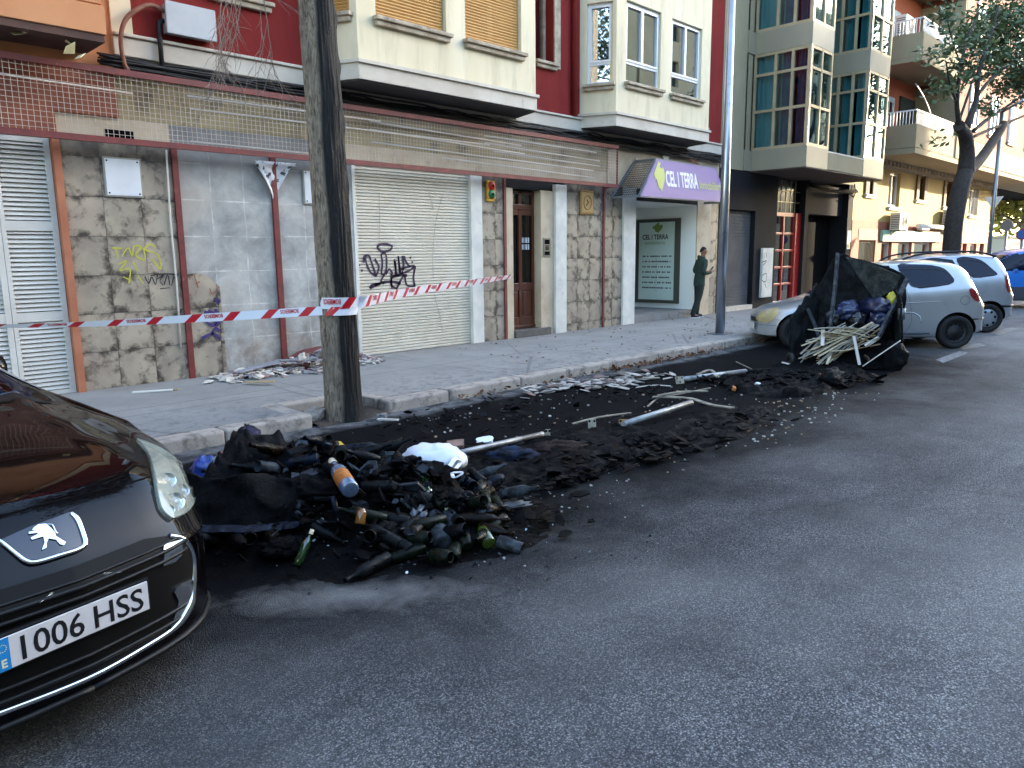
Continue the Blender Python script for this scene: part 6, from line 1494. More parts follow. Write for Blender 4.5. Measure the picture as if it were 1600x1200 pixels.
def bottle_mb(kind):
    q = MB()
    if kind == 0: pr = [(0, .004), (.030, 0), (.037, .006), (.037, .18), (.033, .205), (.016, .235), (.0135, .25), (.0135, .29), (.0155, .292), (.0155, .305), (.011, .306)]
    elif kind == 1: pr = [(0, .004), (.028, 0), (.033, .006), (.033, .11), (.027, .14), (.014, .175), (.0125, .215), (.0145, .217), (.0145, .228), (.010, .229)]
    elif kind == 2: pr = [(0, .006), (.036, 0), (.043, .008), (.043, .10), (.038, .118), (.033, .122), (.033, .135), (.028, .135), (.028, .12), (.036, .10), (.036, .02)]
    else: pr = [(0, .004), (.030, 0), (.037, .006), (.037, .15), (.034, .155), (.033, .02)]
    q.lathe(pr, 18); return q
gm = [mat_char('sooty_glass', '#040506', '#15181c', .35, 12, .15), mat_char('sooty_green_glass', '#060a06', '#131d13', .25, 10, .15), mat_char('sooty_brown_glass', '#0a0604', '#1c130c', .25, 10, .15), mat_char('frosted_glass', '#1c2024', '#454c52', .4, 14, .15), mat_char('sooty_blue_glass', '#05080e', '#141d2c', .25, 10, .12)]
names = [('glass_bottle', 'bottle'), ('glass_bottle', 'bottle'), ('glass_jar', 'jar'), ('broken_bottle', 'broken bottle')]
tone = ['soot black', 'dull dark green', 'dark brown', 'grey frosted', 'dark blue grey']; shape = ['tall burnt bottle', 'small burnt bottle', 'burnt open jar', 'burnt bottle broken off at the neck']
protos = {}
def put_bottle(kind, mi, loc, ax, label=None, sc=1.0):
    key = (kind, mi)
    if key in protos and protos[key].get('u'):
        o = protos[key]['o'].copy(); COL.objects.link(o)
    else:
        o = protos[key]['o'] if key in protos else None
        if o is None:
            qq = bottle_mb(kind); me_o = qq.build(names[kind][0], gm[mi]); me_o.data.transform(Matrix.Translation(me_o.location)); o = me_o
            tag(o, '%s %s among the heap of burnt glass' % (tone[mi], shape[kind]), names[kind][1], '%ss in the burnt glass heap' % names[kind][1])
            protos[key] = {'o': o, 'u': True}
    o.location = loc; o.rotation_euler = Vector(ax).normalized().to_track_quat('Z', 'Y').to_euler(); o.scale = (sc, sc, sc)
    return o
for i in range(130):
    for _ in range(20):
        s_, t_ = rg.uniform(-.75, 1.35), rg.uniform(-.98, .62); x, y = st(s_, t_)
        if hz(x, y) > .02: break
    a = rg.uniform(0, 2 * pi); kind = rg.choice([0, 0, 1, 1, 2, 2, 3, 3, 3]); mi = rg.choice([0, 0, 0, 1, 1, 2, 3, 4]); ax = Vector((cos(a), sin(a), rg.uniform(-.35, .45)))
    put_bottle(kind, mi, (x, y, hz(x, y) * rg.uniform(.92, 1.1) + .035), ax)
def hero(name, label, cat, A, B, zA, zB, kind, mats, prof=None, sc=1.0):
    a = G(*A, z=zA); b = G(*B, z=zB); L = (b - a).length; R = (b - a).normalized().to_track_quat('Z', 'Y').to_matrix().to_4x4(); R.translation = a
    t = thing(name, label, cat, a); qq = bottle_mb(kind); Lk = max(v.z for v in qq.v); k = L / Lk * sc
    for i, v in enumerate(qq.v): qq.v[i] = R @ (v * k)
    qq.build('glass', mats[0], t); return t, R, k
gl_blue = M('clear_bluish_glass', '#5f6d80', .08, col2='#465468', scale=9, spec=.8, coat=.6)
gl_green = M('bottle_green_glass', '#24421f', .08, col2='#1a2f18', scale=9, spec=.8, coat=.8)
gl_lime = M('lime_glass', '#3d4a18', .12, col2='#2c3a12', scale=9, coat=.6)
t, R, k = hero('glass_bottle', 'clear glass bottle with an orange label and pale cap on top of the glass heap', 'bottle', (548, 766), (519, 721), .38, .45, 0, [gl_blue], sc=1.0)
q = MB(); q.lathe([(.0378 * k, .05 * k), (.0378 * k, .15 * k)], 18, R); q.build('label', M('orange_label', '#a8672a', .5, col2='#8c4f1c', scale=30), t); q = MB(); q.lathe([(.018 * k, .27 * k), (.018 * k, .31 * k), (0, .312 * k)], 12, R); q.build('cap', M('bone_cap', '#c9bda0', .5), t)
t, R, k = hero('glass_bottle', 'green bottle with a pale neck standing at the near foot of the melted container', 'bottle', (464, 884), (488, 828), .03, .20, 0, [gl_green]); q = MB(); q.lathe([(.018 * k, .27 * k), (.018 * k, .31 * k), (0, .312 * k)], 12, R); q.build('cap', MATS['bone_cap'], t)
hero('glass_bottle', 'left of two parallel frosted grey bottles lying at the front of the glass heap', 'bottle', (692, 850), (672, 786), .06, .16, 0, [gm[3]]); hero('glass_bottle', 'right of two parallel frosted grey bottles lying at the front of the glass heap', 'bottle', (716, 842), (690, 782), .06, .16, 0, [gm[3]])
hero('glass_bottle', 'rounded bright green bottle end just below the white plastic bag', 'bottle', (668, 783), (662, 752), .14, .22, 3, [gl_green]); hero('glass_bottle', 'lime green bottle at the right front end of the glass heap', 'bottle', (764, 850), (748, 812), .05, .1, 1, [gl_lime]); hero('glass_bottle', 'short lime green bottle neck below the teal packet', 'bottle', (700, 800), (690, 782), .15, .2, 3, [gl_lime])
hero('glass_jar', 'amber jar half buried below the orange label bottle', 'jar', (562, 820), (566, 795), .18, .26, 2, [M('amber_glass', '#5a3a14', .12, col2='#7a511f', scale=9, coat=.6)]); hero('glass_bottle', 'dark blue bottle pointing down at the middle of the glass heap', 'bottle', (520, 775), (528, 815), .34, .2, 0, [gm[4]])
# melted container shell
CN = thing('burnt_container', 'melted black remains of a glass recycling container against the black car', 'container', (1.95, 4.2, 0))
pth = spline([(1.46, 4.80, .46), (1.60, 4.34, .52), (1.84, 4.04, .50), (2.12, 3.90, .44), (2.34, 3.96, .34), (2.42, 4.12, .30)], 10)
def wall(u, v):
    t = u * (len(pth) - 1); i = min(int(t), len(pth) - 2); p = pth[i].lerp(pth[i + 1], t - i); H = p.z * (.9 + .25 * noise.noise(Vector((u * 5, 3, 0)))); n = noise.noise(Vector((u * 9, v * 4, 2))) + .7 * abs(noise.noise(Vector((u * 22, v * 8, 6))))
    return Vector((p.x + .05 * n + .10 * v * v, p.y + .04 * n + .16 * v * v, H * v))
q = MB(); q.grid(wall, 70, 18); o = q.build('shell_wall', ch1, CN); o.modifiers.new('Solid', 'SOLIDIFY').thickness = .022
q = MB(); q.grid(lambda u, v: (lambda p: Vector((p.x - .035 * cos(v * 2 * pi) - .02, p.y - .03 * cos(v * 2 * pi) - .03, .20 - .05 * u + .022 * sin(v * 2 * pi) + .012 * noise.noise(Vector((u * 8, 0, 7))))))(wall(u * .72, .45)), 60, 8); q.build('rim', mat_char('scorched_rim', '#14171f', '#3b4250', .4, 12, .5), CN)
def drape(u, v):
    a = -2.6 + 2.9 * u; r = .05 + .58 * v; x = 2.18 + r * cos(a) * 1.05; y = 4.66 + r * sin(a)
    return Vector((x + .05 * noise.noise(Vector((x * 7, y * 7, 9))), y, .56 - .52 * v ** 1.4 + .05 * sin(a * 7 + 2 * noise.noise(Vector((u * 4, v, 0)))) * v + .10 * noise.noise(Vector((x * 5, y * 5, 0))) + .09 * abs(noise.noise(Vector((x * 12, y * 12, 3))))))
q = MB(); q.grid(drape, 70, 30); o = q.build('melted_skin', ch1, CN); o.modifiers.new('Solid', 'SOLIDIFY').thickness = .015
single(blob((2.42, 5.05, .40), .17, .10, .13, .9, 3.0), 'melted_lump', mat_char('scorched_purple', '#15141c', '#38344a', .45, 9, .6), 'rounded scorched plastic lump on the crest of the glass heap', 'lump')
for i, (s_, t_, r_) in enumerate(((-.45, -.05, .12), (-.15, .3, .10), (.15, -.45, .13), (.5, -.2, .10), (.75, .1, .09), (-.2, -.6, .12), (.35, .25, .09), (.95, -.35, .10), (.05, -.85, .10), (.6, -.7, .09))):
    x, y = st(s_, t_); single(blob((x, y, hz(x, y) + .02), r_ * 1.3, r_, r_ * .55, i * 1.1, 20 + i * 2.3, .45, 2.6), 'melted_lump', ch1, 'black melted lump wedged between the burnt bottles', 'lump', 'melted lumps in the burnt glass heap')
# bags and packets
BG = G(678, 742, z=.20); ang = -.79
BGT = thing('plastic_bag', 'white plastic carrier bag with looped handles lying on the burnt heap', 'bag', (BG.x, BG.y, .14)); bagw = M('bag_white', '#cfd2d6', .45, col2='#c2c6cc', scale=5)
qq = blob((BG.x, BG.y, .31), .235, .15, .115, ang, 5.2, .14, 1.7, 40, 24)
qq.build('sack', bagw, BGT)
for A_, B_, C_ in (((703, 728), (712, 716), (720, 722)), ((706, 738), (722, 738), (710, 746))):
    q = MB(); pts = [G(*A_, z=.33), G(*B_, z=.36), G(*C_, z=.31), G(706, 738, z=.30)]; ribbon(q, pts, .035, (-.2, -.6, .75)); o = q.build('handle', bagw, BGT); o.modifiers.new('Solid', 'SOLIDIFY').thickness = .004
def packet(px, z, sx, sy, sz, rot, mat, name, label, cat, seed=1, tilt=.2):
    c = G(*px, z=z); q = MB(); r_ = random.Random(seed); q.chunk((c.x, c.y, z), sx, sy, sz, r_, 0, Matrix.Rotation(rot, 4, 'Z') @ Matrix.Rotation(tilt, 4, 'X')); return single(q, name, mat, label, cat, bevel=.004)
packet((707, 752), .16, .11, .07, .08, -.7, M('teal_pack', '#2a8fa0', .4, col2='#1f6b78', scale=20), 'drink_carton', 'teal packet sticking out under the white plastic bag', 'packet')
packet((524, 695), .36, .12, .05, .03, -.5, M('yellow_pack', '#c2a02c', .4, col2='#8a6a1a', scale=20), 'wrapper', 'yellow wrapper at the back of the glass heap', 'wrapper', 2, .5); packet((547, 704), .34, .06, .05, .07, -.3, M('cream_pack', '#cfc8a8', .5), 'drink_carton', 'cream coloured carton at the back right of the glass heap', 'carton', 3, .4)
packet((690, 740), .22, .10, .06, .06, .3, M('card_brown', '#6b5245', .8), 'cardboard_piece', 'brown card fragment behind the white plastic bag', 'cardboard', 5); packet((712, 694), .10, .15, .09, .03, -.6, M('card_tan', '#8d6f60', .8, col2='#6d5347', scale=9), 'cardboard_piece', 'tan cardboard piece leaning on the long pale pipe', 'cardboard', 6, .6); packet((757, 687), .08, .17, .08, .02, -.5, bagw, 'paper_scrap', 'white paper scrap lying on the long pale pipe', 'paper', 7, .5)
single(blob(G(322, 735, z=.12), .12, .10, .11, .4, 9.1, .3, 2.5), 'plastic_bag', M('bag_blue', '#1c3f8c', .35, col2='#132a5e', scale=14), 'shiny blue plastic bag between the kerb and the black car', 'bag'); single(blob(G(352, 728, z=.15), .09, .08, .10, .2, 2.7, .3, 2.5), 'plastic_bag', M('bag_redwhite', '#b9b9b4', .4, col2='#8a2a26', scale=12, lo=.52, hi=.56), 'red and white plastic bag beside the blue bag', 'bag')
packet((350, 745), .12, .10, .09, .12, .2, mat_char('green_char', '#1a2119', '#3a4638', .5, 12, .4), 'burnt_can', 'dark green crushed can below the red and white bag', 'can', 8)
for i, (px, z, col, lab) in enumerate((((760, 792), .12, '#75757a', 'pale grey melted plastic flake at the right of the glass heap'), ((800, 790), .10, '#45474d', 'large dark grey melted flake at the right end of the heap'), ((610, 735), .27, '#6a6f78', 'grey crushed plastic cup near the white bag'), ((600, 745), .28, '#8d9297', 'small pale broken cup left of the white bag'), ((655, 800), .17, '#7d858d', 'grey torn tin rim in the middle of the heap'))):
    c = G(*px, z=z); single(blob((c.x, c.y, z), .09 + .03 * (i < 2), .05, .022 + .02 * (i > 1), -.8 + i * .4, i * 3.3, .4, 2.5), 'plastic_flake', M('flake_%d' % i, col, .5, col2='#3a3c40', scale=16), lab, 'fragment')
q = MB(); rs = random.Random(8)
for i in range(650):
    a = rs.uniform(0, 1); s_ = rs.gauss(.35, .7); t_ = rs.gauss(-.55, .22); x, y = st(s_, t_); q.shard((x, y, max(.006, hz(x, y) * .9)), rs.uniform(.004, .016), .003, rs, rs.choice([0, 0, 0, 0, 1, 2]), .7)
single(q, 'glass_shards', [gm[0], gm[3], M('pale_shard', '#8fa0a5', .15, coat=.5)], 'scatter of broken glass shards in front of the burnt heap', 'glass shards', kind='stuff')
# second heap remnants on the road
ground_sheet('melted_sheet', [(612, 728), (660, 712), (760, 690), (850, 682), (950, 668), (1010, 672), (1045, 697), (1000, 722), (940, 745), (870, 766), (800, 768), (745, 778), (690, 768)], .018, 2.0, ch3, 'large crumpled black melted plastic sheet in front of the long pale pipe', 'melted plastic', .075)
ground_sheet('melted_sheet', [(1010, 702), (1060, 668), (1120, 642), (1190, 637), (1200, 650), (1172, 678), (1120, 694), (1060, 706)], .015, 5.0, ch3, 'smaller black melted plastic sheet beyond the pipes', 'melted plastic', .06)
ground_sheet('ash_heap', [(1130, 604), (1185, 590), (1240, 572), (1330, 574), (1352, 592), (1300, 612), (1230, 622), (1170, 618)], .03, 8.0, ch2, 'bank of black ash in front of the burnt bin', 'ash', .10, kind='stuff')
single(blob(G(800, 712, z=.05), .22, .10, .07, -.6, 1.5, .35, 2), 'burnt_cloth', mat_char('burnt_blue', '#12161f', '#2a3a55', .6, 9, .7), 'bluish charred rag on the large melted sheet', 'rag'); single(blob(G(870, 700, z=.05), .26, .10, .06, -.5, 4.5, .35, 2), 'burnt_cardboard', mat_char('burnt_brown', '#1a1412', '#4a3c36', .8, 7, .6), 'brown charred cardboard on the large melted sheet', 'cardboard')
single(blob(G(1300, 590, z=.12), .24, .15, .12, .2, 6.5, .25, 1.6), 'burnt_bag', ch1, 'black bulging burnt bag lying in front of the burnt bin', 'bag')
pipe = M('pale_pipe', '#9a9b98', .4, .3, col2='#6f7276', scale=6, dirt='#2c2c2e', dscale=3, dlo=.52, dhi=.7)
def pole_(name, A, B, zA, zB, r, label, mat=None, cat='pipe'):
    q = MB(); a, b = G(*A, z=zA), G(*B, z=zB); q.tube([a, a.lerp(b, .5), b], r, 12); return single(q, name, mat or pipe, label, cat)
pole_('metal_pipe', (636, 726), (848, 678), .12, .08, .024, 'long pale metal pipe lying behind the white plastic bag'); pole_('metal_pipe', (974, 663), (1080, 629), .06, .10, .032, 'straight pale pipe with a rusty end in the middle of the burnt strip'); pole_('metal_pipe', (1064, 593), (1165, 580), .05, .05, .035, 'bluish pale pipe lying near the kerb before the burnt bin'); pole_('metal_pipe', (1160, 581), (1212, 577), .04, .04, .028, 'dark sooty pipe end touching the ash before the burnt bin', ch1)
rustm = M('rust', '#6e4a22', .85, col2='#8c6a3a', scale=20, bump=.5); oldm = M('weathered_bar', '#8f8977', .7, col2='#6a6457', scale=8, dirt='#2e2b28', dscale=4, dlo=.55, dhi=.7)
def plate(px, z, w, h, label, mat, name='metal_bracket', rot=0.0, holes=True):
    c = G(*px, z=z); t = thing(name, label, 'bracket', (c.x, c.y, 0)); R = Matrix.Translation(c) @ Matrix.Rotation(-.78 + rot, 4, 'Z') @ Matrix.Rotation(radians(70), 4, 'X'); q = MB(); q.obox(R, w, h, .008); q.build('plate', mat, t, bevel=.004)
    q = MB()
    for a, b in ((0, -.25), (-.3, .3), (.3, .3)): q.lathe([(.012, .0055), (0, .006)], 10, R @ Matrix.Translation((a * w, b * h, 0)))
    q.build('bolt_hole', MATS['dark_void'], t)
plate((925, 664), .07, .08, .12, 'pale upright perforated bracket beside the rusty pipe end', oldm); plate((974, 662), .05, .09, .09, 'rusty round bracket at the end of the straight pipe', rustm); plate((1062, 594), .06, .13, .10, 'bent grey bracket at the near end of the bluish pipe', oldm, rot=.4); plate((856, 678), .05, .05, .09, 'small pale bracket at the far end of the long pipe', oldm)
def bar_(pts, z, w, h, label, mat=oldm, name='metal_bar', cat='bar'):
    P = spline([G(*p, z=z + (i % 2) * .015) for i, p in enumerate(pts)], 4); q = MB()
    for a, b in zip(P, P[1:]): q.bar(a, b + (b - a) * .02, w, h)
    return single(q, name, mat, label, cat)
bar_([(1020, 620), (1075, 622), (1110, 632), (1145, 637)], .09, .06, .012, 'flat pale bent bar resting on the straight pipe end'); bar_([(1028, 618), (1065, 612), (1105, 611)], .12, .04, .012, 'short pale bar lying above the flat bent bar'); bar_([(895, 662), (935, 652), (985, 645)], .10, .03, .010, 'thin pale lath on the perforated bracket'); bar_([(860, 677), (905, 664), (1005, 646)], .07, .015, .008, 'thin dark lath pointing at the straight pipe', ch1); bar_([(985, 592), (1030, 590)], .02, .05, .012, 'flat pale strip lying near the kerb'); bar_([(988, 606), (1020, 602), (1048, 603)], .02, .018, .010, 'thin wavy white strip near the kerb', m_tubew); bar_([(1090, 585), (1110, 578), (1122, 590)], .05, .05, .012, 'curved pale strip over the bluish pipe'); bar_([(1012, 635), (1030, 622), (1070, 614), (1110, 606)], .06, .02, .01, 'long thin rib lying beside the flat bent bar'); bar_([(814, 607), (838, 602)], .02, .03, .01, 'short pale lath lying by the kerb', m_tubew)
bar_([(590, 655), (622, 656)], .05, .03, .015, 'short white plastic strip on the soot right of the near tree', m_tubew); bar_([(1150, 565), (1175, 577)], .03, .012, .01, 'thin straw coloured rod before the silver hatchback', oldm)
# charred fragments, chips, leaves (uncountable scatter)
chipm = [M('white_chip', '#a5a29a', .8), M('grey_chip', '#7c7c7c', .8), M('tan_chip', '#8a7458', .8), ch1]
q = MB(); rs = random.Random(31)
def scat(px0, px1, n, sp, smin, smax, mats):
    a, b = G(*px0), G(*px1)
    for i in range(n):
        p = a.lerp(b, rs.random()) + Vector((rs.gauss(0, sp), rs.gauss(0, sp), 0)); s_ = rs.uniform(smin, smax)
        if p.y > 6.7: p.y = 6.7 - rs.random() * .3
        q.chunk((p.x, p.y, s_ * .3), s_, s_ * rs.uniform(.5, 1), s_ * .5, rs, rs.choice(mats))
scat((940, 740), (1200, 670), 50, .22, .006, .02, [0, 2, 1, 3]); scat((1150, 690), (1270, 640), 60, .22, .008, .03, [0, 0, 2, 1]); scat((1150, 605), (1260, 600), 130, .2, .012, .055, [0, 1, 2, 3, 3]); scat((1230, 640), (1320, 610), 50, .25, .008, .03, [0, 0, 2]); scat((800, 780), (960, 780), 50, .3, .006, .018, [0, 1]); scat((580, 670), (900, 620), 70, .3, .006, .03, [0, 1, 3]); scat((700, 700), (1180, 600), 160, .5, .01, .03, [0, 1, 2, 3]); scat((560, 870), (800, 850), 40, .2, .006, .02, [1, 3, 3]); scat((620, 660), (720, 650), 22, .2, .008, .03, [1, 0, 3])
single(q, 'debris_chips', chipm, 'scatter of white and charred chips over the burnt strip of road', 'debris', kind='stuff')
q = MB()
for (a_, b_, n_, sp_, lo_, hi_) in (((640, 730), (1040, 695), 110, .28, .02, .10), ((840, 768), (1040, 700), 130, .10, .02, .10), ((1010, 705), (1200, 650), 80, .18, .02, .09), ((1130, 600), (1340, 595), 220, .2, .03, .12), ((560, 860), (830, 800), 160, .25, .02, .08), ((620, 680), (1050, 610), 120, .4, .02, .07)):
    A_, B_ = G(*a_), G(*b_)
    for i in range(n_):
        p = A_.lerp(B_, rs.random()) + Vector((rs.gauss(0, sp_), rs.gauss(0, sp_), 0)); p.y = min(p.y, 6.65)
        q.shard((p.x, p.y, .012 + rs.random() * .06), rs.uniform(lo_, hi_), rs.uniform(.003, .012), rs, rs.choice([0, 0, 0, 0, 0, 1, 2]), .5)
for i in range(420):
    s_, t_ = rs.gauss(.2, .6), rs.gauss(-.1, .45); x, y = st(s_, t_); h_ = hz(x, y)
    if h_ > .03: q.shard((x, y, h_ + .02 + rs.random() * .05), rs.uniform(.02, .09), rs.uniform(.003, .02), rs, rs.choice([0, 0, 0, 1, 3, 2]), .9)
single(q, 'charred_scraps', [ch3, mat_char('grey_scrap', '#0a0b0d', '#1c1e21', .8, 14, .5), mat_char('brown_scrap', '#0d0907', '#261c16', .85, 14, .5), gm[3]], 'ragged charred scraps of plastic and card strewn over the burnt strip', 'scraps', kind='stuff')
q = MB()
for i in range(170):
    a = rs.random(); p = G(840, 612).lerp(G(1010, 592), a) + Vector((rs.gauss(0, .25), rs.gauss(0, .16), 0)); p.y = min(p.y, 6.68); q.shard((p.x, p.y, .012 + rs.random() * .03), rs.uniform(.03, .13), .006, rs, rs.choice([0, 0, 1, 2]), .25)
single(q, 'plaster_flakes', [M('flake_grey', '#9b968f', .85), M('flake_dark', '#56504a', .9), M('flake_brown', '#75605a', .9)], 'strip of grey plaster flakes in the gutter', 'flakes', kind='stuff')
q = MB(); lm2 = M('dead_leaf', '#6b4526', .8, col2='#4a3220', scale=30)
for i in range(420):
    x = rs.choice([rs.uniform(8.5, 11.5), rs.uniform(5.5, 16)]); p = Vector((x, 6.62 + rs.gauss(0, .07), .02 + rs.random() * .04)); p.y = min(p.y, 6.70); q.shard(p, rs.uniform(.015, .04), .001, rs, 0, .9)
for i in range(160): q.shard((rs.uniform(8, 17), rs.uniform(7, 10), .137), rs.uniform(.012, .035), .001, rs, 0, .5)
single(q, 'dead_leaves', lm2, 'dead brown leaves along the kerb and pavement', 'leaves', kind='stuff')
# ================================================================== rubble on the pavement
pls = [M('plaster_white', '#c6bcb0', .9, col2='#b5a99d', scale=9), M('plaster_grey', '#8f8c8e', .9, col2='#757276', scale=9), M('plaster_pink', '#9b7f76', .9), M('tile_red', '#5c2c28', .8), M('tile_brown', '#6b5a4c', .8)]
q = MB(); rs = random.Random(12)
for i in range(620):
    u = rs.random(); x = 4.25 + 2.5 * u ** .85; w = .42 * (1 - abs(u - .55)) + .12; y = 9.62 + rs.gauss(0, .18) * (w / .4); y = min(y, 10.0)
    h = .20 * math.exp(-((x - 5.9) / .7) ** 2 - ((y - 9.85) / .28) ** 2) + .10 * math.exp(-((x - 4.8) / .45) ** 2 - ((y - 9.6) / .2) ** 2)
    q.shard((x, y, .14 + h * rs.uniform(.5, 1)), rs.uniform(.03, .10), rs.uniform(.006, .02), rs, rs.choice([0, 0, 1, 1, 1, 2, 3, 4]) if x > 5.1 else rs.choice([0, 0, 0, 2, 1]), .35)
single(q, 'rubble_pile', pls, 'pile of broken tiles and plaster on the pavement against the bare wall', 'rubble', kind='stuff')
q = MB(); q.grid(lambda u, v: Vector((5.0 + 1.8 * u, 10.03 - .55 * v, .14 + (.24 * math.exp(-((u - .55) / .35) ** 2) * (1 - v) * (1 - .5 * v)) + .02 * noise.noise(Vector((u * 9, v * 9, 0))))), 30, 12); single(q, 'rubble_pile', pls[3], 'red tile dust under the broken tiles', 'rubble', kind='stuff')
for i, (px, z, sx, sy, sz, m, lab) in enumerate((((375, 583), .17, .16, .11, .06, 0, 'pale plaster lump at the middle of the rubble on the pavement'), ((355, 592), .16, .22, .12, .05, 0, 'broad white plaster slab at the left of the rubble'), ((325, 597), .15, .15, .1, .04, 0, 'small white plaster lump at the left tip of the rubble'), ((472, 557), .36, .13, .08, .10, 0, 'cream plaster block on top of the rubble beside the tree'), ((490, 560), .34, .12, .07, .05, 1, 'grey plaster block right of the cream block on the rubble'), ((405, 588), .17, .14, .1, .05, 0, 'white plaster lump with a torn edge in the rubble'))):
    c = G(*px, z=z); q = MB(); q.chunk((c.x, c.y, z), sx, sy, sz, random.Random(i + 50)); single(q, 'plaster_block', pls[m], lab, 'plaster block', bevel=.008)
def board(A, B, zA, zB, w, label, mat, nm='broken_board'):
    q = MB(); q.bar(G(*A, z=zA), G(*B, z=zB), w, .014); single(q, nm, mat, label, 'board')
board((372, 582), (440, 563), .22, .30, .16, 'long grey board leaning over the rubble left of the tree', pls[1]); board((438, 563), (512, 562), .31, .26, .14, 'second grey board leaning over the rubble towards the tree', pls[1]); board((385, 597), (428, 596), .16, .18, .07, 'thin tan wooden board at the front of the rubble', M('tan_wood', '#9c8560', .8)); board((207, 613), (270, 609), .14, .145, .07, 'white strip lying alone on the pavement left of the rubble', m_white); board((268, 609), (279, 608), .14, .15, .03, 'tan stub at the end of the white strip on the pavement', MATS['tan_wood'])
q = MB(); rs2 = random.Random(4)
c = G(488, 650, z=.06); q.chunk((c.x, c.y, .07), .30, .22, .10, rs2); single(q, 'kerb_fragment', kst, 'loose broken kerb stone left of the near tree foot', 'stone', bevel=.015)
c = G(597, 652, z=.04); q = MB(); q.chunk((c.x, c.y, .05), .12, .09, .07, rs2); single(q, 'stone', M('grey_stone', '#6f7073', .9), 'small grey stone right of the near tree foot', 'stone', bevel=.01)

# ================================================================== burnt bin in front of the silver hatchback
BA = Vector((10.95, 4.98, 0)); BB = Vector((11.66, 3.58, 0)); FBN = FR(BA, BB - BA); WB = (BB - BA).length
BN = thing('burnt_bin', 'burnt out rubbish bin with charred walls and grey ribs before the silver hatchback', 'bin', (11.6, 4.5, 0))
chb = mat_char('charred_wall', '#0f1112', '#292c2e', .75, 6, .9, '#15171a')
def bin_sheet(name, pxs, dfun, mat, seed, rows=34, cols=40, amp=.05, th=.025):
    amp *= 1.5; d0 = dfun(.5, .5); P = [FBN.hit(*p, d0) for p in pxs]; q = MB(); zm = max(p[1] for p in P)
    def fn(u, z, e):
        n = noise.noise(Vector((u * 3.5, z * 3.5, seed))) + .5 * noise.noise(Vector((u * 9, z * 9, seed)))
        return FBN.P(u + .02 * n, max(z, .01), dfun(u / WB, z / zm) + amp * n)
    vs, fs = scan(P, fn, rows, cols, 1); q.add(vs, fs, 0, True); o = q.build(name, mat, BN); o.modifiers.new('Solid', 'SOLIDIFY').thickness = th; return o
bin_sheet('back_wall', [(1246, 590), (1250, 545), (1256, 500), (1262, 478), (1275, 450), (1290, 425), (1306, 398), (1318, 396), (1335, 404), (1375, 415), (1404, 422), (1416, 432), (1414, 470), (1410, 520), (1404, 575)], lambda u, z: -.72, chb, 1.0)
bin_sheet('folded_lid', [(1322, 402), (1337, 404), (1408, 430), (1400, 450), (1366, 470), (1345, 440)], lambda u, z: -.55, mat_char('dusty_lid', '#202322', '#454844', .85, 7, .7), 3.0, 16, 24, .03)
def side_wall(uu, zf, zb_, seed, nm, sl=0.0):
    q = MB(); q.grid(lambda a, v: FBN.P(uu + sl * a + .03 * noise.noise(Vector((a * 4, v * 4, seed))) + (.04 * (1 - v)), (zf + (zb_ - zf) * a + .10 * noise.noise(Vector((a * 6, 0, seed)))) * v + .01, -.74 * a + .04 * noise.noise(Vector((a * 3, v * 5, seed)))), 24, 26); o = q.build(nm, chb, BN); o.modifiers.new('Solid', 'SOLIDIFY').thickness = .025
side_wall(.02, .72, 1.2, 2.2, 'side_wall', .42); side_wall(WB - .04, .95, 1.20, 4.2, 'side_wall')
ribm = mat_char('grey_rib', '#2c2f32', '#585d60', .7, 14, .4)
def rib(A, dA, B, dB, w=.05, mat=None):
    a = FBN.P(*FBN.hit(*A, dA), dA); b = FBN.P(*FBN.hit(*B, dB), dB); q = MB(); P = spline([a, a.lerp(b, .35) + Vector((.015, 0, .0)), a.lerp(b, .7) - Vector((.015, 0, 0)), b], 5)
    for p, r_ in zip(P, P[1:]): q.bar(p, r_ + (r_ - p) * .03, w, w * .6, up=Vector((0, 1, 0)))
    q.build('rib', mat or ribm, BN)
rib((1309, 396), -.66, (1297, 530), -.12, .065); rib((1417, 437), -.52, (1373, 527), -.03, .075); rib((1262, 482), -.30, (1287, 542), .0, .06, mat_char('dark_rib', '#24282c', '#42474c', .7, 12, .4)); rib((1373, 527), -.03, (1352, 541), .04, .05, m_tubew)
q = MB(); q.tube([FBN.P(WB - .02, .95, -.2), FBN.P(WB + .02, .05, .02)], .022, 8); q.build('corner_tube', ch1, BN)
q = MB(); cpt = FBN.P(WB - .02, .80, -.1); q.tube(spline([cpt, cpt + Vector((.05, -.12, .02)), cpt + Vector((.06, -.22, -.03)), cpt + Vector((.05, -.26, -.12))], 6), .012, 6); q.tube([cpt + Vector((0, 0, -.08)), cpt + Vector((0, 0, .08))], .05, 10); q.build('hinge', M('dull_steel', '#6a7074', .4, .6), BN)
cw = G(1234, 572, z=.0); q = MB(); q.lathe([(.03, -.03), (.09, -.035), (.105, -.02), (.105, .02), (.09, .035), (.03, .03)], 20, Matrix.Translation((cw.x, cw.y, .105)) @ Matrix.Rotation(pi / 2, 4, 'Y') @ Matrix.Rotation(.6, 4, 'X')); q.build('caster_wheel', M('burnt_rubber', '#0e0e10', .6), BN)
q = MB(); q.grid(lambda a, v: FBN.P(.08 + (WB - .16) * a, .02 + (.42 + .12 * noise.noise(Vector((a * 5, v * 5, 3)))) * min(1, v * 1.6) , .12 - .80 * v), 40, 24); single(q, 'burnt_refuse', ch2, 'charred refuse filling the burnt bin', 'refuse', kind='stuff')
single(blob(FBN.P(*FBN.hit(1395, 560, -.02), -.02), .19, .19, .25, 0, 1.1, .3, 1.8), 'burnt_tub', ch1, 'round black tub at the lower right of the burnt bin', 'tub')
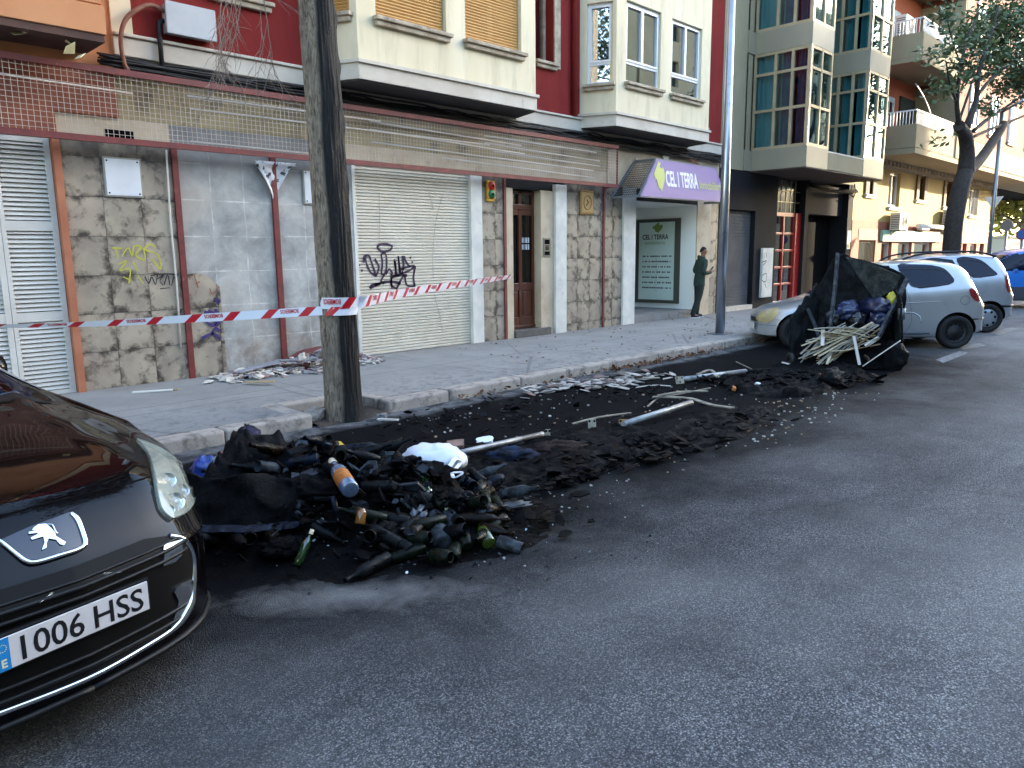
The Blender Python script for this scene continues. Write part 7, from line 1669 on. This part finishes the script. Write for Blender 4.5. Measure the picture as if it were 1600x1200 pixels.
for px, d, sx, sy, sz, sd, m, lab in (((1325, 486), -.42, .22, .16, .15, 3.1, 'bag_navy', 'striped navy cloth bundle in the left of the burnt bin'), ((1368, 480), -.40, .24, .16, .14, 4.4, 'bag_navy2', 'dark navy bag in the right of the burnt bin'), ((1375, 500), -.28, .16, .12, .13, 8.4, 'bag_navy2', 'crumpled navy bag below the yellow bag in the burnt bin'), ((1340, 500), -.30, .18, .12, .12, 6.4, 'bag_black', 'black bag in the middle of the burnt bin above the wooden slats'), ((1302, 500), -.35, .13, .12, .14, 5.5, 'bag_black', 'black bag at the left side of the burnt bin'), ((1393, 468), -.38, .07, .06, .10, 2.2, 'bag_yellow', 'yellow bag at the right inside the burnt bin')):
    mm = {'bag_navy': M('bag_navy', '#141c3a', .5, col2='#4a587c', scale=1.0, stretch=(6, 6, 34), lo=.5, hi=.6), 'bag_navy2': M('bag_navy2', '#0d1228', .35, col2='#182040', scale=11), 'bag_black': M('bag_black', '#0c0d11', .3, col2='#1b1d23', scale=9), 'bag_yellow': M('bag_yellow', '#a39a2c', .45)}[m]
    single(blob(FBN.P(*FBN.hit(*px, d), d), sx, sy, sz, sd, sd, .34, 2.6), 'rubbish_bag' if 'cloth' not in lab else 'cloth_bundle', mm, lab, 'bag' if 'cloth' not in lab else 'cloth')
slm = [M('pale_slat', '#cbbda2', .7, col2='#ab9d84', scale=7), M('brown_slat', '#8a6f52', .75, col2='#6d5640', scale=7), M('grey_slat', '#8f8c84', .75)]
rs = random.Random(19)
for i in range(48):
    if i < 34: A = (rs.uniform(1245, 1300), rs.uniform(525, 572)); B = (rs.uniform(1315, 1378), rs.uniform(503, 545))
    else: A = (rs.uniform(1262, 1330), rs.uniform(508, 530)); B = (rs.uniform(1330, 1378), rs.uniform(508, 535))
    dA, dB = rs.uniform(-.05, .28), rs.uniform(-.32, .02); a = FBN.P(*FBN.hit(*A, dA), dA); b = FBN.P(*FBN.hit(*B, dB), dB); mid = a.lerp(b, .5) + Vector((rs.gauss(0, .06), rs.gauss(0, .06), rs.uniform(-.02, .09)))
    P = spline([a, mid, b], 4); q = MB()
    for p, r_ in zip(P, P[1:]): q.bar(p, r_ + (r_ - p) * .02, rs.choice([.03, .035, .045]), .010)
    mi = rs.choice([0, 0, 0, 1, 2]); single(q, 'wooden_slat', slm[mi], ['pale curved wooden slat in the tangle spilling from the burnt bin', 'brown curved wooden slat in the tangle spilling from the burnt bin', 'grey curved wooden slat in the tangle spilling from the burnt bin'][mi], 'slat', 'wooden slats spilling from the burnt bin')
for A, B, lab in (((1334, 525), (1343, 570), 'single pale slat hanging straight down from the slat tangle'), ((1348, 572), (1407, 532), 'long pale slat leaning up to the right out of the ash'), ((1286, 515), (1285, 540), 'short upright white slat at the left rib of the burnt bin'), ((1222, 566), (1246, 572), 'white stub of slat lying at the left foot of the burnt bin')):
    q = MB(); a = FBN.P(*FBN.hit(*A, .12), .12); b = FBN.P(*FBN.hit(*B, .22), .22); q.bar(a, b, .05, .012); single(q, 'wooden_slat', m_tubew, lab, 'slat')
packet((1355, 560), .16, .20, .10, .03, .6, M('burnt_ply', '#6b4c38', .8, col2='#3b2a20', scale=9), 'wood_panel', 'brown splintered wood panel under the slat tangle', 'wood panel', 4, 1.1); packet((1290, 585), .06, .22, .1, .04, -.3, M('red_brown_scrap', '#5f3a2c', .85), 'cardboard_piece', 'reddish brown scrap in the ash below the slats', 'cardboard', 9); packet((1272, 548), .18, .16, .12, .02, -.7, M('pale_blue_board', '#8fa0a6', .6), 'broken_tray', 'pale bluish tray lying under the slats at their left end', 'tray', 11, .3)
packet((1147, 607), .06, .12, .05, .05, .5, M('orange_scrap', '#9c5a26', .7), 'burnt_can', 'orange brown crushed can in the ash before the burnt bin', 'can', 13); packet((1185, 600), .06, .10, .07, .03, .2, bagw, 'paper_scrap', 'pale crumpled paper in the ash before the burnt bin', 'paper', 14)
